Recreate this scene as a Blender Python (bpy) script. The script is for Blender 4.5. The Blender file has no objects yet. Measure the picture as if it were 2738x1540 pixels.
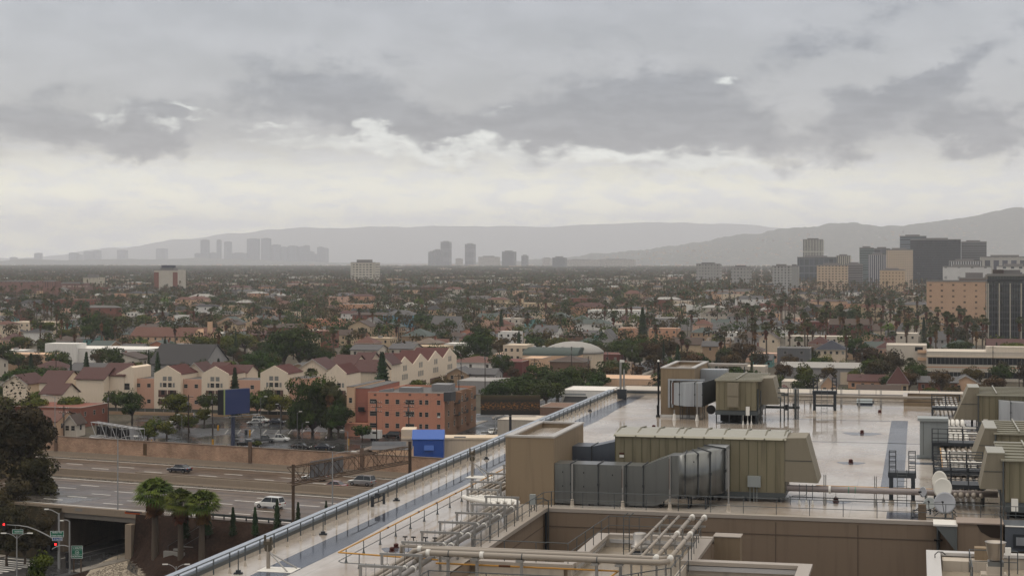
import bpy, math, random
from mathutils import Vector, Matrix
random.seed(7)
PI=math.pi
F=4500.0; H=46.0; YH=695.0
A=math.atan(1085/F); CA=math.cos(A); SA=math.sin(A)
S=bpy.context.scene; COL=S.collection

class Frame:
    def __init__(s,rot): s.r=rot; s.c=math.cos(rot); s.s=math.sin(rot)
    def w(s,x,y): return (x*s.c-y*s.s, x*s.s+y*s.c)
    def inv(s,X,Y): return (X*s.c+Y*s.s, -X*s.s+Y*s.c)
G=Frame(-A)                      # street grid: x = across, y = away
FW=Frame(math.atan2(-.432,.902)) # freeway
WD=Frame(0.0)

def wpos(px,py,z=0.0):
    Y=F*(H-z)/(py-YH); return ((px-1369)/F*Y, Y)
def R(px,py,z=30.0,fr=G): return fr.inv(*wpos(px,py,z))
def at(px,py,u=None,v=None,fr=G):
    k=(px-1369)/F
    ex=fr.inv(k,1.0)
    Y=(u/ex[1]) if u is not None else (v/ex[0])
    return (ex[0]*Y, ex[1]*Y, H-(py-YH)*Y/F)
def scr(X,Y,Z): return (1369+F*X/Y, YH+F*(H-Z)/Y)

# ---------------------------------------------------------------- materials
MATS={}
def nd(nt,t,**k):
    n=nt.nodes.new(t)
    for a,b in k.items(): setattr(n,a,b)
    return n
def newmat(name):
    m=bpy.data.materials.new(name); m.use_nodes=True; nt=m.node_tree
    b=nt.nodes['Principled BSDF']
    return m,nt,b
def c4(c,k=1.0): return (min(1,c[0]*k),min(1,c[1]*k),min(1,c[2]*k),1)
def mat(name,col,rough=.7,var=.18,scale=.6,metal=0.0,bump=0.0,bscale=8.0,streak=0.0,spec=.5,emit=None,rv=0.0,pv=0.0):
    if name in MATS: return MATS[name]
    m,nt,b=newmat(name); L=nt.links
    b.inputs['Roughness'].default_value=rough; b.inputs['Metallic'].default_value=metal
    b.inputs['Specular IOR Level'].default_value=spec if (rough<.5 or metal>0) else min(spec,.22)
    tc=nd(nt,'ShaderNodeTexCoord')
    n=nd(nt,'ShaderNodeTexNoise'); n.inputs['Scale'].default_value=scale; n.inputs['Detail'].default_value=6; n.inputs['Roughness'].default_value=.65
    L.new(tc.outputs['Object'],n.inputs['Vector'])
    mx=nd(nt,'ShaderNodeMix',data_type='RGBA')
    cr=nd(nt,'ShaderNodeMapRange'); cr.inputs['From Min'].default_value=.32; cr.inputs['From Max'].default_value=0.0
    L.new(n.outputs['Fac'],cr.inputs['Value']); L.new(cr.outputs[0],mx.inputs['Factor'])
    mx.inputs['A'].default_value=c4(col,1-var); mx.inputs['B'].default_value=c4(col,1+var)
    out=mx.outputs['Result']
    if streak>0:
        mp=nd(nt,'ShaderNodeMapping'); mp.inputs['Scale'].default_value=(2.2,2.2,.12)
        n2=nd(nt,'ShaderNodeTexNoise'); n2.inputs['Scale'].default_value=1.6; n2.inputs['Detail'].default_value=5
        L.new(tc.outputs['Object'],mp.inputs['Vector']); L.new(mp.outputs[0],n2.inputs['Vector'])
        r2=nd(nt,'ShaderNodeMapRange'); r2.inputs['From Min'].default_value=.5; r2.inputs['From Max'].default_value=.75; r2.inputs['To Max'].default_value=streak
        L.new(n2.outputs['Fac'],r2.inputs['Value'])
        m2=nd(nt,'ShaderNodeMix',data_type='RGBA'); m2.inputs['B'].default_value=c4(col,.35)
        L.new(r2.outputs[0],m2.inputs['Factor']); L.new(out,m2.inputs['A']); out=m2.outputs['Result']
    if pv>0:
        oi=nd(nt,'ShaderNodeObjectInfo'); h=nd(nt,'ShaderNodeHueSaturation')
        r3=nd(nt,'ShaderNodeMapRange'); r3.inputs['To Min'].default_value=1-pv; r3.inputs['To Max'].default_value=1+pv
        L.new(oi.outputs['Random'],r3.inputs['Value']); L.new(r3.outputs[0],h.inputs['Value'])
        r4=nd(nt,'ShaderNodeMapRange'); r4.inputs['To Min'].default_value=.5-pv*.06; r4.inputs['To Max'].default_value=.5+pv*.04
        L.new(oi.outputs['Random'],r4.inputs['Value']); L.new(r4.outputs[0],h.inputs['Hue'])
        L.new(out,h.inputs['Color']); out=h.outputs[0]
    L.new(out,b.inputs['Base Color'])
    if rv>0:
        r5=nd(nt,'ShaderNodeMapRange'); r5.inputs['To Min'].default_value=max(.03,rough-rv); r5.inputs['To Max'].default_value=rough+rv
        L.new(cr.outputs[0],r5.inputs['Value']); L.new(r5.outputs[0],b.inputs['Roughness'])
    if bump>0:
        n3=nd(nt,'ShaderNodeTexNoise'); n3.inputs['Scale'].default_value=bscale; n3.inputs['Detail'].default_value=4
        L.new(tc.outputs['Object'],n3.inputs['Vector'])
        bp=nd(nt,'ShaderNodeBump'); bp.inputs['Strength'].default_value=bump; bp.inputs['Distance'].default_value=.05
        L.new(n3.outputs['Fac'],bp.inputs['Height']); L.new(bp.outputs[0],b.inputs['Normal'])
    if emit:
        b.inputs['Emission Color'].default_value=(*emit[:3],1); b.inputs['Emission Strength'].default_value=emit[3]
    MATS[name]=m; return m

def facade(name,wall,glass,sx=3.0,sz=3.5,fx=.5,fz=.5,rough=.5,gr=.15):
    """office/apartment front: a window grid laid over the wall (object space)"""
    if name in MATS: return MATS[name]
    m,nt,b=newmat(name); L=nt.links
    tc=nd(nt,'ShaderNodeTexCoord'); sp=nd(nt,'ShaderNodeSeparateXYZ'); sn=nd(nt,'ShaderNodeSeparateXYZ')
    L.new(tc.outputs['Object'],sp.inputs[0]); L.new(tc.outputs['Normal'],sn.inputs[0])
    def mth(op,a,bv=None,c=None):
        n=nd(nt,'ShaderNodeMath',operation=op)
        for i,x in enumerate((a,bv,c)):
            if x is None: continue
            if isinstance(x,(int,float)): n.inputs[i].default_value=x
            else: L.new(x,n.inputs[i])
        return n.outputs[0]
    ay=mth('GREATER_THAN',mth('ABSOLUTE',sn.outputs[0]),.5)
    hx=mth('ADD',mth('MULTIPLY',sp.outputs[0],mth('SUBTRACT',1.0,ay)),mth('MULTIPLY',sp.outputs[1],ay))
    wx=mth('LESS_THAN',mth('FRACT',mth('DIVIDE',mth('ADD',hx,500.0),sx)),fx)
    wz=mth('LESS_THAN',mth('FRACT',mth('DIVIDE',mth('ADD',sp.outputs[2],-1.0),sz)),fz)
    top=mth('LESS_THAN',mth('ABSOLUTE',sn.outputs[2]),.5)
    w=mth('MULTIPLY',mth('MULTIPLY',wx,wz),top)
    nz=nd(nt,'ShaderNodeTexNoise'); nz.inputs['Scale'].default_value=.12; L.new(tc.outputs['Object'],nz.inputs['Vector'])
    g=nd(nt,'ShaderNodeMix',data_type='RGBA'); g.inputs['A'].default_value=c4(wall,.85); g.inputs['B'].default_value=c4(wall,1.15); L.new(nz.outputs['Fac'],g.inputs['Factor'])
    # every pane its own tone
    wn=nd(nt,'ShaderNodeTexWhiteNoise'); cb=nd(nt,'ShaderNodeCombineXYZ')
    L.new(mth('FLOOR',mth('DIVIDE',mth('ADD',hx,500.0),sx)),cb.inputs[0]); L.new(mth('FLOOR',mth('DIVIDE',mth('ADD',sp.outputs[2],-1.0),sz)),cb.inputs[1]); L.new(ay,cb.inputs[2])
    L.new(cb.outputs[0],wn.inputs['Vector'])
    gg=nd(nt,'ShaderNodeMix',data_type='RGBA'); gg.inputs['A'].default_value=c4(glass,.6); gg.inputs['B'].default_value=c4(glass,1.9); L.new(wn.outputs['Value'],gg.inputs['Factor'])
    mx=nd(nt,'ShaderNodeMix',data_type='RGBA'); L.new(w,mx.inputs['Factor']); L.new(g.outputs['Result'],mx.inputs['A']); L.new(gg.outputs['Result'],mx.inputs['B'])
    L.new(mx.outputs['Result'],b.inputs['Base Color'])
    rr=nd(nt,'ShaderNodeMapRange'); rr.inputs['To Min'].default_value=rough; rr.inputs['To Max'].default_value=gr
    L.new(w,rr.inputs['Value']); L.new(rr.outputs[0],b.inputs['Roughness'])
    MATS[name]=m; return m

def foliage(name,c1,c2,scale=.55,pv=.25):
    m,nt,b=newmat(name); L=nt.links
    tc=nd(nt,'ShaderNodeTexCoord'); oi=nd(nt,'ShaderNodeObjectInfo')
    ad=nd(nt,'ShaderNodeVectorMath',operation='ADD'); L.new(tc.outputs['Object'],ad.inputs[0])
    sc=nd(nt,'ShaderNodeVectorMath',operation='SCALE'); L.new(oi.outputs['Location'],sc.inputs[0]); sc.inputs['Scale'].default_value=.37
    L.new(sc.outputs[0],ad.inputs[1])
    n=nd(nt,'ShaderNodeTexNoise'); n.inputs['Scale'].default_value=scale; n.inputs['Detail'].default_value=3
    L.new(ad.outputs[0],n.inputs['Vector'])
    cr=nd(nt,'ShaderNodeMapRange'); cr.inputs['From Min'].default_value=.35; cr.inputs['From Max'].default_value=.65; L.new(n.outputs['Fac'],cr.inputs['Value'])
    mx=nd(nt,'ShaderNodeMix',data_type='RGBA'); mx.inputs['A'].default_value=(*c1,1); mx.inputs['B'].default_value=(*c2,1); L.new(cr.outputs[0],mx.inputs['Factor'])
    h=nd(nt,'ShaderNodeHueSaturation'); r3=nd(nt,'ShaderNodeMapRange'); r3.inputs['To Min'].default_value=1-pv; r3.inputs['To Max'].default_value=1+pv
    L.new(oi.outputs['Random'],r3.inputs['Value']); L.new(r3.outputs[0],h.inputs['Value'])
    ml=nd(nt,'ShaderNodeMath',operation='MULTIPLY'); ml.inputs[1].default_value=7.31; L.new(oi.outputs['Random'],ml.inputs[0])
    fr=nd(nt,'ShaderNodeMath',operation='FRACT'); L.new(ml.outputs[0],fr.inputs[0])
    r4=nd(nt,'ShaderNodeMapRange'); r4.inputs['To Min'].default_value=.5-pv*.13; r4.inputs['To Max'].default_value=.5+pv*.06
    L.new(fr.outputs[0],r4.inputs['Value']); L.new(r4.outputs[0],h.inputs['Hue'])
    L.new(mx.outputs['Result'],h.inputs['Color']); L.new(h.outputs[0],b.inputs['Base Color'])
    b.inputs['Roughness'].default_value=.7; b.inputs['Specular IOR Level'].default_value=.1
    MATS[name]=m; return m

# ---------------------------------------------------------------- mesh builder
class MB:
    def __init__(s): s.v=[]; s.f=[]; s.m=[]; s.cur=0
    def face(s,pts):
        i=len(s.v); s.v+= [tuple(p) for p in pts]; s.f.append(tuple(range(i,i+len(pts)))); s.m.append(s.cur); return s
    def box(s,x0,x1,y0,y1,z0,z1):
        if x0>x1:x0,x1=x1,x0
        if y0>y1:y0,y1=y1,y0
        if z0>z1:z0,z1=z1,z0
        i=len(s.v)
        s.v+=[(x0,y0,z0),(x1,y0,z0),(x1,y1,z0),(x0,y1,z0),(x0,y0,z1),(x1,y0,z1),(x1,y1,z1),(x0,y1,z1)]
        for q in ((3,2,1,0),(4,5,6,7),(0,1,5,4),(1,2,6,5),(2,3,7,6),(3,0,4,7)):
            s.f.append(tuple(i+k for k in q)); s.m.append(s.cur)
        return s
    def prism(s,poly,z0,z1,axis='z'):
        """poly: list of 2-d points; extruded along axis. axis y: poly=(x,z); axis x: poly=(y,z)"""
        def P(a,b,c):
            return (a,b,c) if axis=='z' else ((a,c,b) if axis=='y' else (c,a,b))
        n=len(poly); i=len(s.v)
        s.v+=[P(a,b,z0) for a,b in poly]+[P(a,b,z1) for a,b in poly]
        s.f.append(tuple(i+k for k in range(n-1,-1,-1))); s.f.append(tuple(i+n+k for k in range(n))); s.m+=[s.cur]*2
        for k in range(n):
            s.f.append((i+k,i+(k+1)%n,i+n+(k+1)%n,i+n+k)); s.m.append(s.cur)
        return s
    def tube(s,pts,r,seg=8,r2=None,cap=True):
        pts=[Vector(p) for p in pts]; n=len(pts); base=len(s.v); up=None
        for k,p in enumerate(pts):
            if k==0: d=pts[1]-p
            elif k==n-1: d=p-pts[k-1]
            else: d=(pts[k+1]-p).normalized()+(p-pts[k-1]).normalized()
            d.normalize()
            ref=Vector((0,0,1)) if abs(d.z)<.9 else Vector((1,0,0))
            a=d.cross(ref).normalized(); b=d.cross(a).normalized()
            if up is not None:
                b2=(up-d*up.dot(d))
                if b2.length>1e-4: b=b2.normalized(); a=b.cross(d).normalized()
            up=b
            rr=r if r2 is None else r+(r2-r)*k/(n-1)
            for j in range(seg):
                t=2*PI*j/seg; q=p+a*(math.cos(t)*rr)+b*(math.sin(t)*rr); s.v.append(tuple(q))
        for k in range(n-1):
            for j in range(seg):
                a0=base+k*seg+j; a1=base+k*seg+(j+1)%seg
                s.f.append((a0,a1,a1+seg,a0+seg)); s.m.append(s.cur)
        if cap:
            s.f.append(tuple(base+j for j in range(seg-1,-1,-1))); s.f.append(tuple(base+(n-1)*seg+j for j in range(seg))); s.m+=[s.cur]*2
        return s
    def lathe(s,prof,cx,cy,z0=0,seg=16):
        base=len(s.v); n=len(prof)
        for r,z in prof:
            for j in range(seg):
                t=2*PI*j/seg; s.v.append((cx+r*math.cos(t),cy+r*math.sin(t),z0+z))
        for k in range(n-1):
            for j in range(seg):
                a0=base+k*seg+j; a1=base+k*seg+(j+1)%seg
                s.f.append((a0,a1,a1+seg,a0+seg)); s.m.append(s.cur)
        s.f.append(tuple(base+j for j in range(seg-1,-1,-1))); s.f.append(tuple(base+(n-1)*seg+j for j in range(seg))); s.m+=[s.cur]*2
        return s
    def mesh(s,name,mats,o=(0,0,0),smooth=False):
        me=bpy.data.meshes.new(name)
        me.from_pydata([(a-o[0],b-o[1],c-o[2]) for a,b,c in s.v],[],s.f)
        if not isinstance(mats,(list,tuple)): mats=[mats]
        for m in mats: me.materials.append(m)
        if len(mats)>1: me.polygons.foreach_set('material_index',s.m)
        if smooth: me.polygons.foreach_set('use_smooth',[True]*len(me.polygons))
        me.update(); return me

ORG={}
def props(o,label=None,cat=None,group=None,kind=None):
    if label: o['label']=label
    if cat: o['category']=cat
    if group: o['group']=group
    if kind: o['kind']=kind
    return o
def thing(name,label,cat,o=(0,0,0),fr=G,group=None,rz=0.0):
    e=bpy.data.objects.new(name,None); COL.objects.link(e); e.empty_display_size=.3
    X,Y=fr.w(o[0],o[1]); e.location=(X,Y,o[2]); e.rotation_euler=(0,0,fr.r+rz)
    ORG[e]=o; return props(e,label,cat,group)
def part(name,mb,m,par,smooth=False,label=None):
    me=mb.mesh(name,m,ORG[par],smooth); ob=bpy.data.objects.new(name,me); COL.objects.link(ob); ob.parent=par
    ORG[ob]=ORG[par]
    if label: ob['label']=label
    return ob
def copies(name,mb,m,par,spots,smooth=False,label=None):
    """one mesh built round the origin, placed at frame coordinates as separate parts"""
    me=mb.mesh(name,m,(0,0,0),smooth); o=ORG[par]
    for sp in spots:
        ob=bpy.data.objects.new(name,me); COL.objects.link(ob); ob.parent=par
        ob.location=(sp[0]-o[0],sp[1]-o[1],sp[2]-o[2])
        if len(sp)>3: ob.rotation_euler=(0,0,sp[3])
        if len(sp)>4: ob.scale=sp[4]
        ORG[ob]=sp[:3]
        if label: ob['label']=label
def single(name,mb,m,label,cat,o=(0,0,0),fr=G,group=None,smooth=False,kind=None):
    me=mb.mesh(name,m,o,smooth); ob=bpy.data.objects.new(name,me); COL.objects.link(ob)
    X,Y=fr.w(o[0],o[1]); ob.location=(X,Y,o[2]); ob.rotation_euler=(0,0,fr.r)
    ORG[ob]=o; return props(ob,label,cat,group,kind)
def structure(name,mb,m,fr=G,o=(0,0,0),smooth=False):
    return single(name,mb,m,None,None,o,fr,None,smooth,'structure')
class Pool:
    """a prototype thing (built round the origin) and its copies"""
    def __init__(s,root): s.root=root; s.used=False
    def place(s,X,Y,Z=0,rz=0.0,sc=1.0,label=None,cat=None,group=None):
        if not s.used: r=s.root; s.used=True; s.kids=[(c,list(c.children)) for c in r.children]
        else:
            r=s.root.copy(); COL.objects.link(r)
            for ch,gs in s.kids:
                c=ch.copy(); COL.objects.link(c); c.parent=r
                for g in gs:
                    d=g.copy(); COL.objects.link(d); d.parent=c
            for k in ('label','category','group'):
                if k in r: del r[k]
        r.location=(X,Y,Z); r.rotation_euler=(0,0,rz); r.scale=(sc,sc,sc) if isinstance(sc,(int,float)) else sc
        return props(r,label,cat,group)
def unused(p):
    if not p.used:
        for c in list(p.root.children):
            for g in list(c.children): bpy.data.objects.remove(g)
            bpy.data.objects.remove(c)
        bpy.data.objects.remove(p.root)

# ---------------------------------------------------------------- camera, light, sky
cam=bpy.data.cameras.new('camera'); co=bpy.data.objects.new('camera',cam); COL.objects.link(co)
co.location=(0,0,H); co.rotation_euler=(PI/2,0,0)
cam.sensor_width=36; cam.lens=F/2738*36; cam.shift_y=-75/2738; cam.clip_end=90000; cam.clip_start=1
S.camera=co
S.view_settings.view_transform='Standard'; S.view_settings.look='None'; S.view_settings.exposure=0; S.view_settings.gamma=1
S.cycles.volume_bounces=3; S.cycles.max_bounces=6; S.cycles.diffuse_bounces=3; S.cycles.glossy_bounces=3
S.cycles.use_denoising=True
SUN_EL=math.radians(48); SUN_AZ=math.radians(-75)   # azimuth from +Y towards +X
sun=bpy.data.lights.new('sun','SUN'); so=bpy.data.objects.new('sun',sun); COL.objects.link(so)
sun.energy=.5; sun.angle=math.radians(14); sun.color=(1,.93,.84)
d=Vector((math.sin(SUN_AZ)*math.cos(SUN_EL),math.cos(SUN_AZ)*math.cos(SUN_EL),math.sin(SUN_EL)))
so.rotation_euler=d.to_track_quat('Z','Y').to_euler(); so.location=(0,0,300)

w=bpy.data.worlds.new('World'); S.world=w; w.use_nodes=True; nt=w.node_tree; L=nt.links
bg=nt.nodes['Background']
sky=nd(nt,'ShaderNodeTexSky',sky_type='NISHITA'); sky.sun_disc=False; sky.sun_elevation=SUN_EL; sky.sun_rotation=SUN_AZ; sky.air_density=1.3; sky.dust_density=2.0
tc=nd(nt,'ShaderNodeTexCoord'); sp=nd(nt,'ShaderNodeSeparateXYZ'); L.new(tc.outputs['Generated'],sp.inputs[0])
def mth(op,a,b=None,c=None,clamp=False):
    n=nd(nt,'ShaderNodeMath',operation=op); n.use_clamp=clamp
    for i,x in enumerate((a,b,c)):
        if x is None: continue
        if isinstance(x,(int,float)): n.inputs[i].default_value=x
        else: L.new(x,n.inputs[i])
    return n.outputs[0]
az=mth('ARCTAN2',sp.outputs[0],sp.outputs[1]); el=mth('ARCSINE',sp.outputs[2])
cb=nd(nt,'ShaderNodeCombineXYZ'); L.new(az,cb.inputs[0]); L.new(el,cb.inputs[1])
def noise(scale,loc=(0,0,0),sc=(1,1,1),rot=0.0,detail=6,rough=.55):
    mp=nd(nt,'ShaderNodeMapping'); mp.inputs['Location'].default_value=loc; mp.inputs['Scale'].default_value=sc; mp.inputs['Rotation'].default_value=(0,0,rot)
    n=nd(nt,'ShaderNodeTexNoise'); n.inputs['Scale'].default_value=scale; n.inputs['Detail'].default_value=detail; n.inputs['Roughness'].default_value=rough
    L.new(cb.outputs[0],mp.inputs['Vector']); L.new(mp.outputs[0],n.inputs['Vector']); return n.outputs['Fac']
wa=mth('MULTIPLY',mth('SUBTRACT',noise(14,(3,1,0),(1,2,1)),.5),.11); we=mth('MULTIPLY',mth('SUBTRACT',noise(16,(8,5,0),(1,2,1)),.5),.055)
wa2=mth('MULTIPLY',mth('SUBTRACT',noise(60,(1,9,0),(1,1.6,1)),.5),.03); we2=mth('MULTIPLY',mth('SUBTRACT',noise(60,(4,2,0),(1,1.6,1)),.5),.022)
azw=mth('ADD',mth('ADD',az,wa),wa2); elw=mth('ADD',mth('ADD',el,we),we2)
def blob(px,py,rx,ry,amp,soft=1.0,tilt=0.0):
    a0=math.atan((px-1369)/F); e0=math.atan((YH-py)/F); rx=rx/F; ry=ry/F
    dx=mth('SUBTRACT',azw,a0); dy=mth('SUBTRACT',elw,e0); c,s_=math.cos(tilt),math.sin(tilt)
    qx=mth('DIVIDE',mth('ADD',mth('MULTIPLY',dx,c),mth('MULTIPLY',dy,s_)),rx)
    qy=mth('DIVIDE',mth('SUBTRACT',mth('MULTIPLY',dy,c),mth('MULTIPLY',dx,s_)),ry)
    d2=mth('ADD',mth('MULTIPLY',qx,qx),mth('MULTIPLY',qy,qy))
    g=mth('POWER',2.718,mth('MULTIPLY',d2,-1.0*soft))
    return mth('MULTIPLY',g,amp)
def total(bl):
    t=None
    for b in bl:
        x=blob(*b); t=x if t is None else mth('ADD',t,x)
    return t
dark=total([(120,340,330,75,.9),(420,370,170,45,.7),(800,255,220,85,.85),(1080,345,210,75,.9,1,-.25),(1420,345,160,62,.85),(1620,300,260,115,1.0,1,.15),
            (1850,330,190,95,.95),(2090,340,120,60,.6),(2440,270,300,62,1.15,1,.5),(2650,360,150,70,1.05),(2200,130,330,60,.45,1,.3),(1500,90,700,60,.15),(1150,200,400,50,.25)])
brt=total([(300,300,85,22,.75),(540,330,110,20,.85),(760,350,60,14,.6),(1935,205,55,34,1.0,1,-.7),(1350,320,80,18,.4),(900,385,260,24,.65),(1250,405,300,26,.8),(1750,425,260,24,.85),(2080,440,180,22,.6),
           (1000,470,900,60,.5),(300,470,300,40,.35),(1300,570,1500,50,.35),(1850,380,60,30,.4)])
nf=noise(14,(2,7,0),(1,2.4,1),.35); nf2=noise(75,(5,3,0),(1,2.2,1),.3)
fb=noise(26,(6,1,0),(1,1.9,1),.42,12,.68); fb2=noise(34,(1.3,4,0),(1,3.4,1),.12,10,.6)
def sst(x,a,b_):
    r=nd(nt,'ShaderNodeMapRange',interpolation_type='SMOOTHSTEP'); r.inputs['From Min'].default_value=a; r.inputs['From Max'].default_value=b_; L.new(x,r.inputs['Value']); return r.outputs[0]
def col(c): 
    n=nd(nt,'ShaderNodeRGB'); n.outputs[0].default_value=(*c,1); return n.outputs[0]
def mixc(f,a,b):
    n=nd(nt,'ShaderNodeMix',data_type='RGBA'); n.clamp_factor=True
    if isinstance(f,(int,float)): n.inputs['Factor'].default_value=f
    else: L.new(f,n.inputs['Factor'])
    L.new(a,n.inputs['A']); L.new(b,n.inputs['B']); return n.outputs['Result']
base=mixc(sst(nf,.36,.66),col((.285,.283,.312)),col((.37,.366,.40)))
lowf=mth('SUBTRACT',1.0,sst(mth('ADD',el,mth('MULTIPLY',mth('SUBTRACT',fb2,.5),.03)),.030,.078))
base=mixc(mth('MULTIPLY',lowf,.92),base,mixc(sst(fb2,.38,.62),col((1.02,1.03,1.02)),col((1.50,1.45,1.12))))
rt=mth('MULTIPLY',mth('SUBTRACT',az,.05),3.5,None,True)
base=mixc(mth('MULTIPLY',rt,.35),base,col((.50,.50,.53)))
dk=sst(mth('ADD',dark,mth('MULTIPLY',mth('SUBTRACT',fb,.5),1.7)),.20,.82)
c1=mixc(mth('MULTIPLY',dk,.92),base,mixc(sst(fb2,.35,.65),col((.07,.075,.125)),col((.16,.165,.215))))
bk=sst(mth('ADD',brt,mth('MULTIPLY',mth('SUBTRACT',fb2,.5),1.5)),.25,1.30)
c2=mixc(mth('MULTIPLY',bk,.85),c1,col((.98,1.0,.96)))
zen=mth('DIVIDE',mth('SUBTRACT',el,.20),1.0,None,True)
c3=mixc(zen,c2,col((1.82,1.67,1.40)))
mul=nd(nt,'ShaderNodeMix',data_type='RGBA',blend_type='ADD'); mul.inputs['Factor'].default_value=.035
L.new(c3,mul.inputs['A']); L.new(sky.outputs[0],mul.inputs['B'])
L.new(mul.outputs['Result'],bg.inputs['Color']); bg.inputs['Strength'].default_value=1.0

# air
hz=MB().box(-16000,16000,-300,34500,-6,880)
m=bpy.data.materials.new('haze_air'); m.use_nodes=True; n2=m.node_tree; n2.nodes.clear()
o=n2.nodes.new('ShaderNodeOutputMaterial'); pv=n2.nodes.new('ShaderNodeVolumePrincipled')
pv.inputs['Color'].default_value=(.90,.925,1,1); pv.inputs['Density'].default_value=6.1e-5; pv.inputs['Anisotropy'].default_value=0.0
n2.links.new(pv.outputs[0],o.inputs['Volume'])
single('haze',hz,m,None,None,fr=WD,kind='stuff')
# ================================================================= hospital roof in the foreground
def wetroof(name,c,rough=.12):
    m,nt,b=newmat(name); L=nt.links
    tc=nd(nt,'ShaderNodeTexCoord')
    def nz(s,sc=(1,1,1),d=5):
        mp=nd(nt,'ShaderNodeMapping'); mp.inputs['Scale'].default_value=sc; L.new(tc.outputs['Object'],mp.inputs['Vector'])
        n=nd(nt,'ShaderNodeTexNoise'); n.inputs['Scale'].default_value=s; n.inputs['Detail'].default_value=d; n.inputs['Roughness'].default_value=.6; L.new(mp.outputs[0],n.inputs['Vector']); return n.outputs['Fac']
    def rng(x,a,b_,c_,d_):
        r=nd(nt,'ShaderNodeMapRange'); r.inputs['From Min'].default_value=a; r.inputs['From Max'].default_value=b_; r.inputs['To Min'].default_value=c_; r.inputs['To Max'].default_value=d_; L.new(x,r.inputs['Value']); return r.outputs[0]
    def mx(f,a,b_):
        n=nd(nt,'ShaderNodeMix',data_type='RGBA'); L.new(f,n.inputs['Factor'])
        for k,x in (('A',a),('B',b_)):
            if isinstance(x,tuple): n.inputs[k].default_value=x
            else: L.new(x,n.inputs[k])
        return n.outputs['Result']
    dirt=rng(nz(.16,(1,.6,1)),.42,.62,0,1)
    fine=rng(nz(2.2,(1,.35,1)),.45,.8,0,.35)
    col=mx(dirt,c4(c,1.12),c4((c[0]*.78,c[1]*.70,c[2]*.62))); col=mx(fine,col,c4((c[0]*.6,c[1]*.52,c[2]*.44)))
    # lap seams of the membrane sheets
    sp=nd(nt,'ShaderNodeSeparateXYZ'); L.new(tc.outputs['Object'],sp.inputs[0])
    def line(o,per,wd):
        a=nd(nt,'ShaderNodeMath',operation='DIVIDE'); L.new(o,a.inputs[0]); a.inputs[1].default_value=per
        f=nd(nt,'ShaderNodeMath',operation='FRACT'); L.new(a.outputs[0],f.inputs[0])
        g=nd(nt,'ShaderNodeMath',operation='LESS_THAN'); L.new(f.outputs[0],g.inputs[0]); g.inputs[1].default_value=wd/per; return g.outputs[0]
    s1=line(sp.outputs[0],2.9,.05); s2=line(sp.outputs[1],17.0,.12)
    ad=nd(nt,'ShaderNodeMath',operation='MAXIMUM'); L.new(s1,ad.inputs[0]); L.new(s2,ad.inputs[1])
    mm=nd(nt,'ShaderNodeMath',operation='MULTIPLY'); L.new(ad.outputs[0],mm.inputs[0]); mm.inputs[1].default_value=.35
    col=mx(mm.outputs[0],col,c4(c,.55)); L.new(col,b.inputs['Base Color'])
    wet=rng(nz(.11,(1,.5,1)),.38,.6,rough*.4,rough*4.2); L.new(wet,b.inputs['Roughness'])
    b.inputs['IOR'].default_value=1.42
    bp=nd(nt,'ShaderNodeBump'); bp.inputs['Strength'].default_value=.10; bp.inputs['Distance'].default_value=.03; L.new(nz(1.4,(1,.5,1),3),bp.inputs['Height']); L.new(bp.outputs[0],b.inputs['Normal'])
    MATS[name]=m; return m
M_roof=wetroof('wet_membrane',(.36,.33,.30),.06)
M_strip=wetroof('walkway_mat',(.048,.055,.075),.05); M_strip.node_tree.nodes['Principled BSDF'].inputs['IOR'].default_value=1.22
M_roofdry=mat('membrane_upstand',(.50,.44,.37),.5,.15,.5,streak=.35)
M_cap=mat('parapet_capping',(.50,.50,.51),.3,.12,.3,metal=.3,rv=.15)
M_tan=mat('tan_render',(.25,.188,.125),.8,.14,.5,streak=.3,bump=.15,bscale=14)
M_tanl=mat('tan_capping',(.36,.315,.275),.35,.12,.6)
M_brown=mat('pit_wall_render',(.225,.168,.122),.8,.13,.4,streak=.25)
M_steel=mat('galvanised_rail',(.10,.112,.118),.45,.2,2,metal=.6)
M_dkst=mat('dark_steel',(.045,.052,.062),.5,.2,2,metal=.4)
M_galv=mat('galvanised_duct',(.20,.207,.205),.38,.25,.5,metal=.55,streak=.5,rv=.1)
M_galvl=mat('duct_sheet_light',(.40,.42,.45),.38,.18,.6,metal=.45,streak=.3)
M_seam=mat('duct_flange',(.05,.055,.06),.55,.2,2)
M_olive=mat('olive_casing',(.20,.176,.118),.55,.14,.5,streak=.62)
M_olivel=mat('olive_hood',(.205,.18,.135),.55,.10,.5,streak=.2)
M_olroof=mat('olive_roof_sheet',(.27,.255,.20),.3,.12,.6)
M_white=mat('white_paint',(.68,.66,.62),.5,.12,1.5)
M_pipe=mat('pipe_lagging',(.29,.25,.21),.4,.16,1.2)
M_piped=mat('wet_pipe_lagging',(.17,.155,.145),.3,.2,1.2)
M_yel=mat('yellow_gas_pipe',(.55,.27,.035),.45,.25,2,streak=.2)
M_rust=mat('rust',(.14,.055,.025),.8,.4,3)
M_red=mat('red_casting',(.07,.018,.015),.5,.2,3)
M_black=mat('black_rubber',(.015,.015,.017),.6,.2,3)
M_green=mat('green_box',(.03,.22,.14),.5,.1,2)
M_uni=mat('strut_channel',(.33,.32,.31),.4,.2,1.5,metal=.5)
M_ivory=mat('dish_white',(.62,.60,.55),.4,.06,1.0)
M_dishg=mat('dish_grey',(.33,.34,.37),.45,.08,1.0)
M_cab=mat('grey_cabinet',(.26,.28,.28),.45,.08,.8,streak=.15)
M_plate=mat('label_plate',(.7,.68,.64),.5,.05)

ZR=30.0
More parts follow.
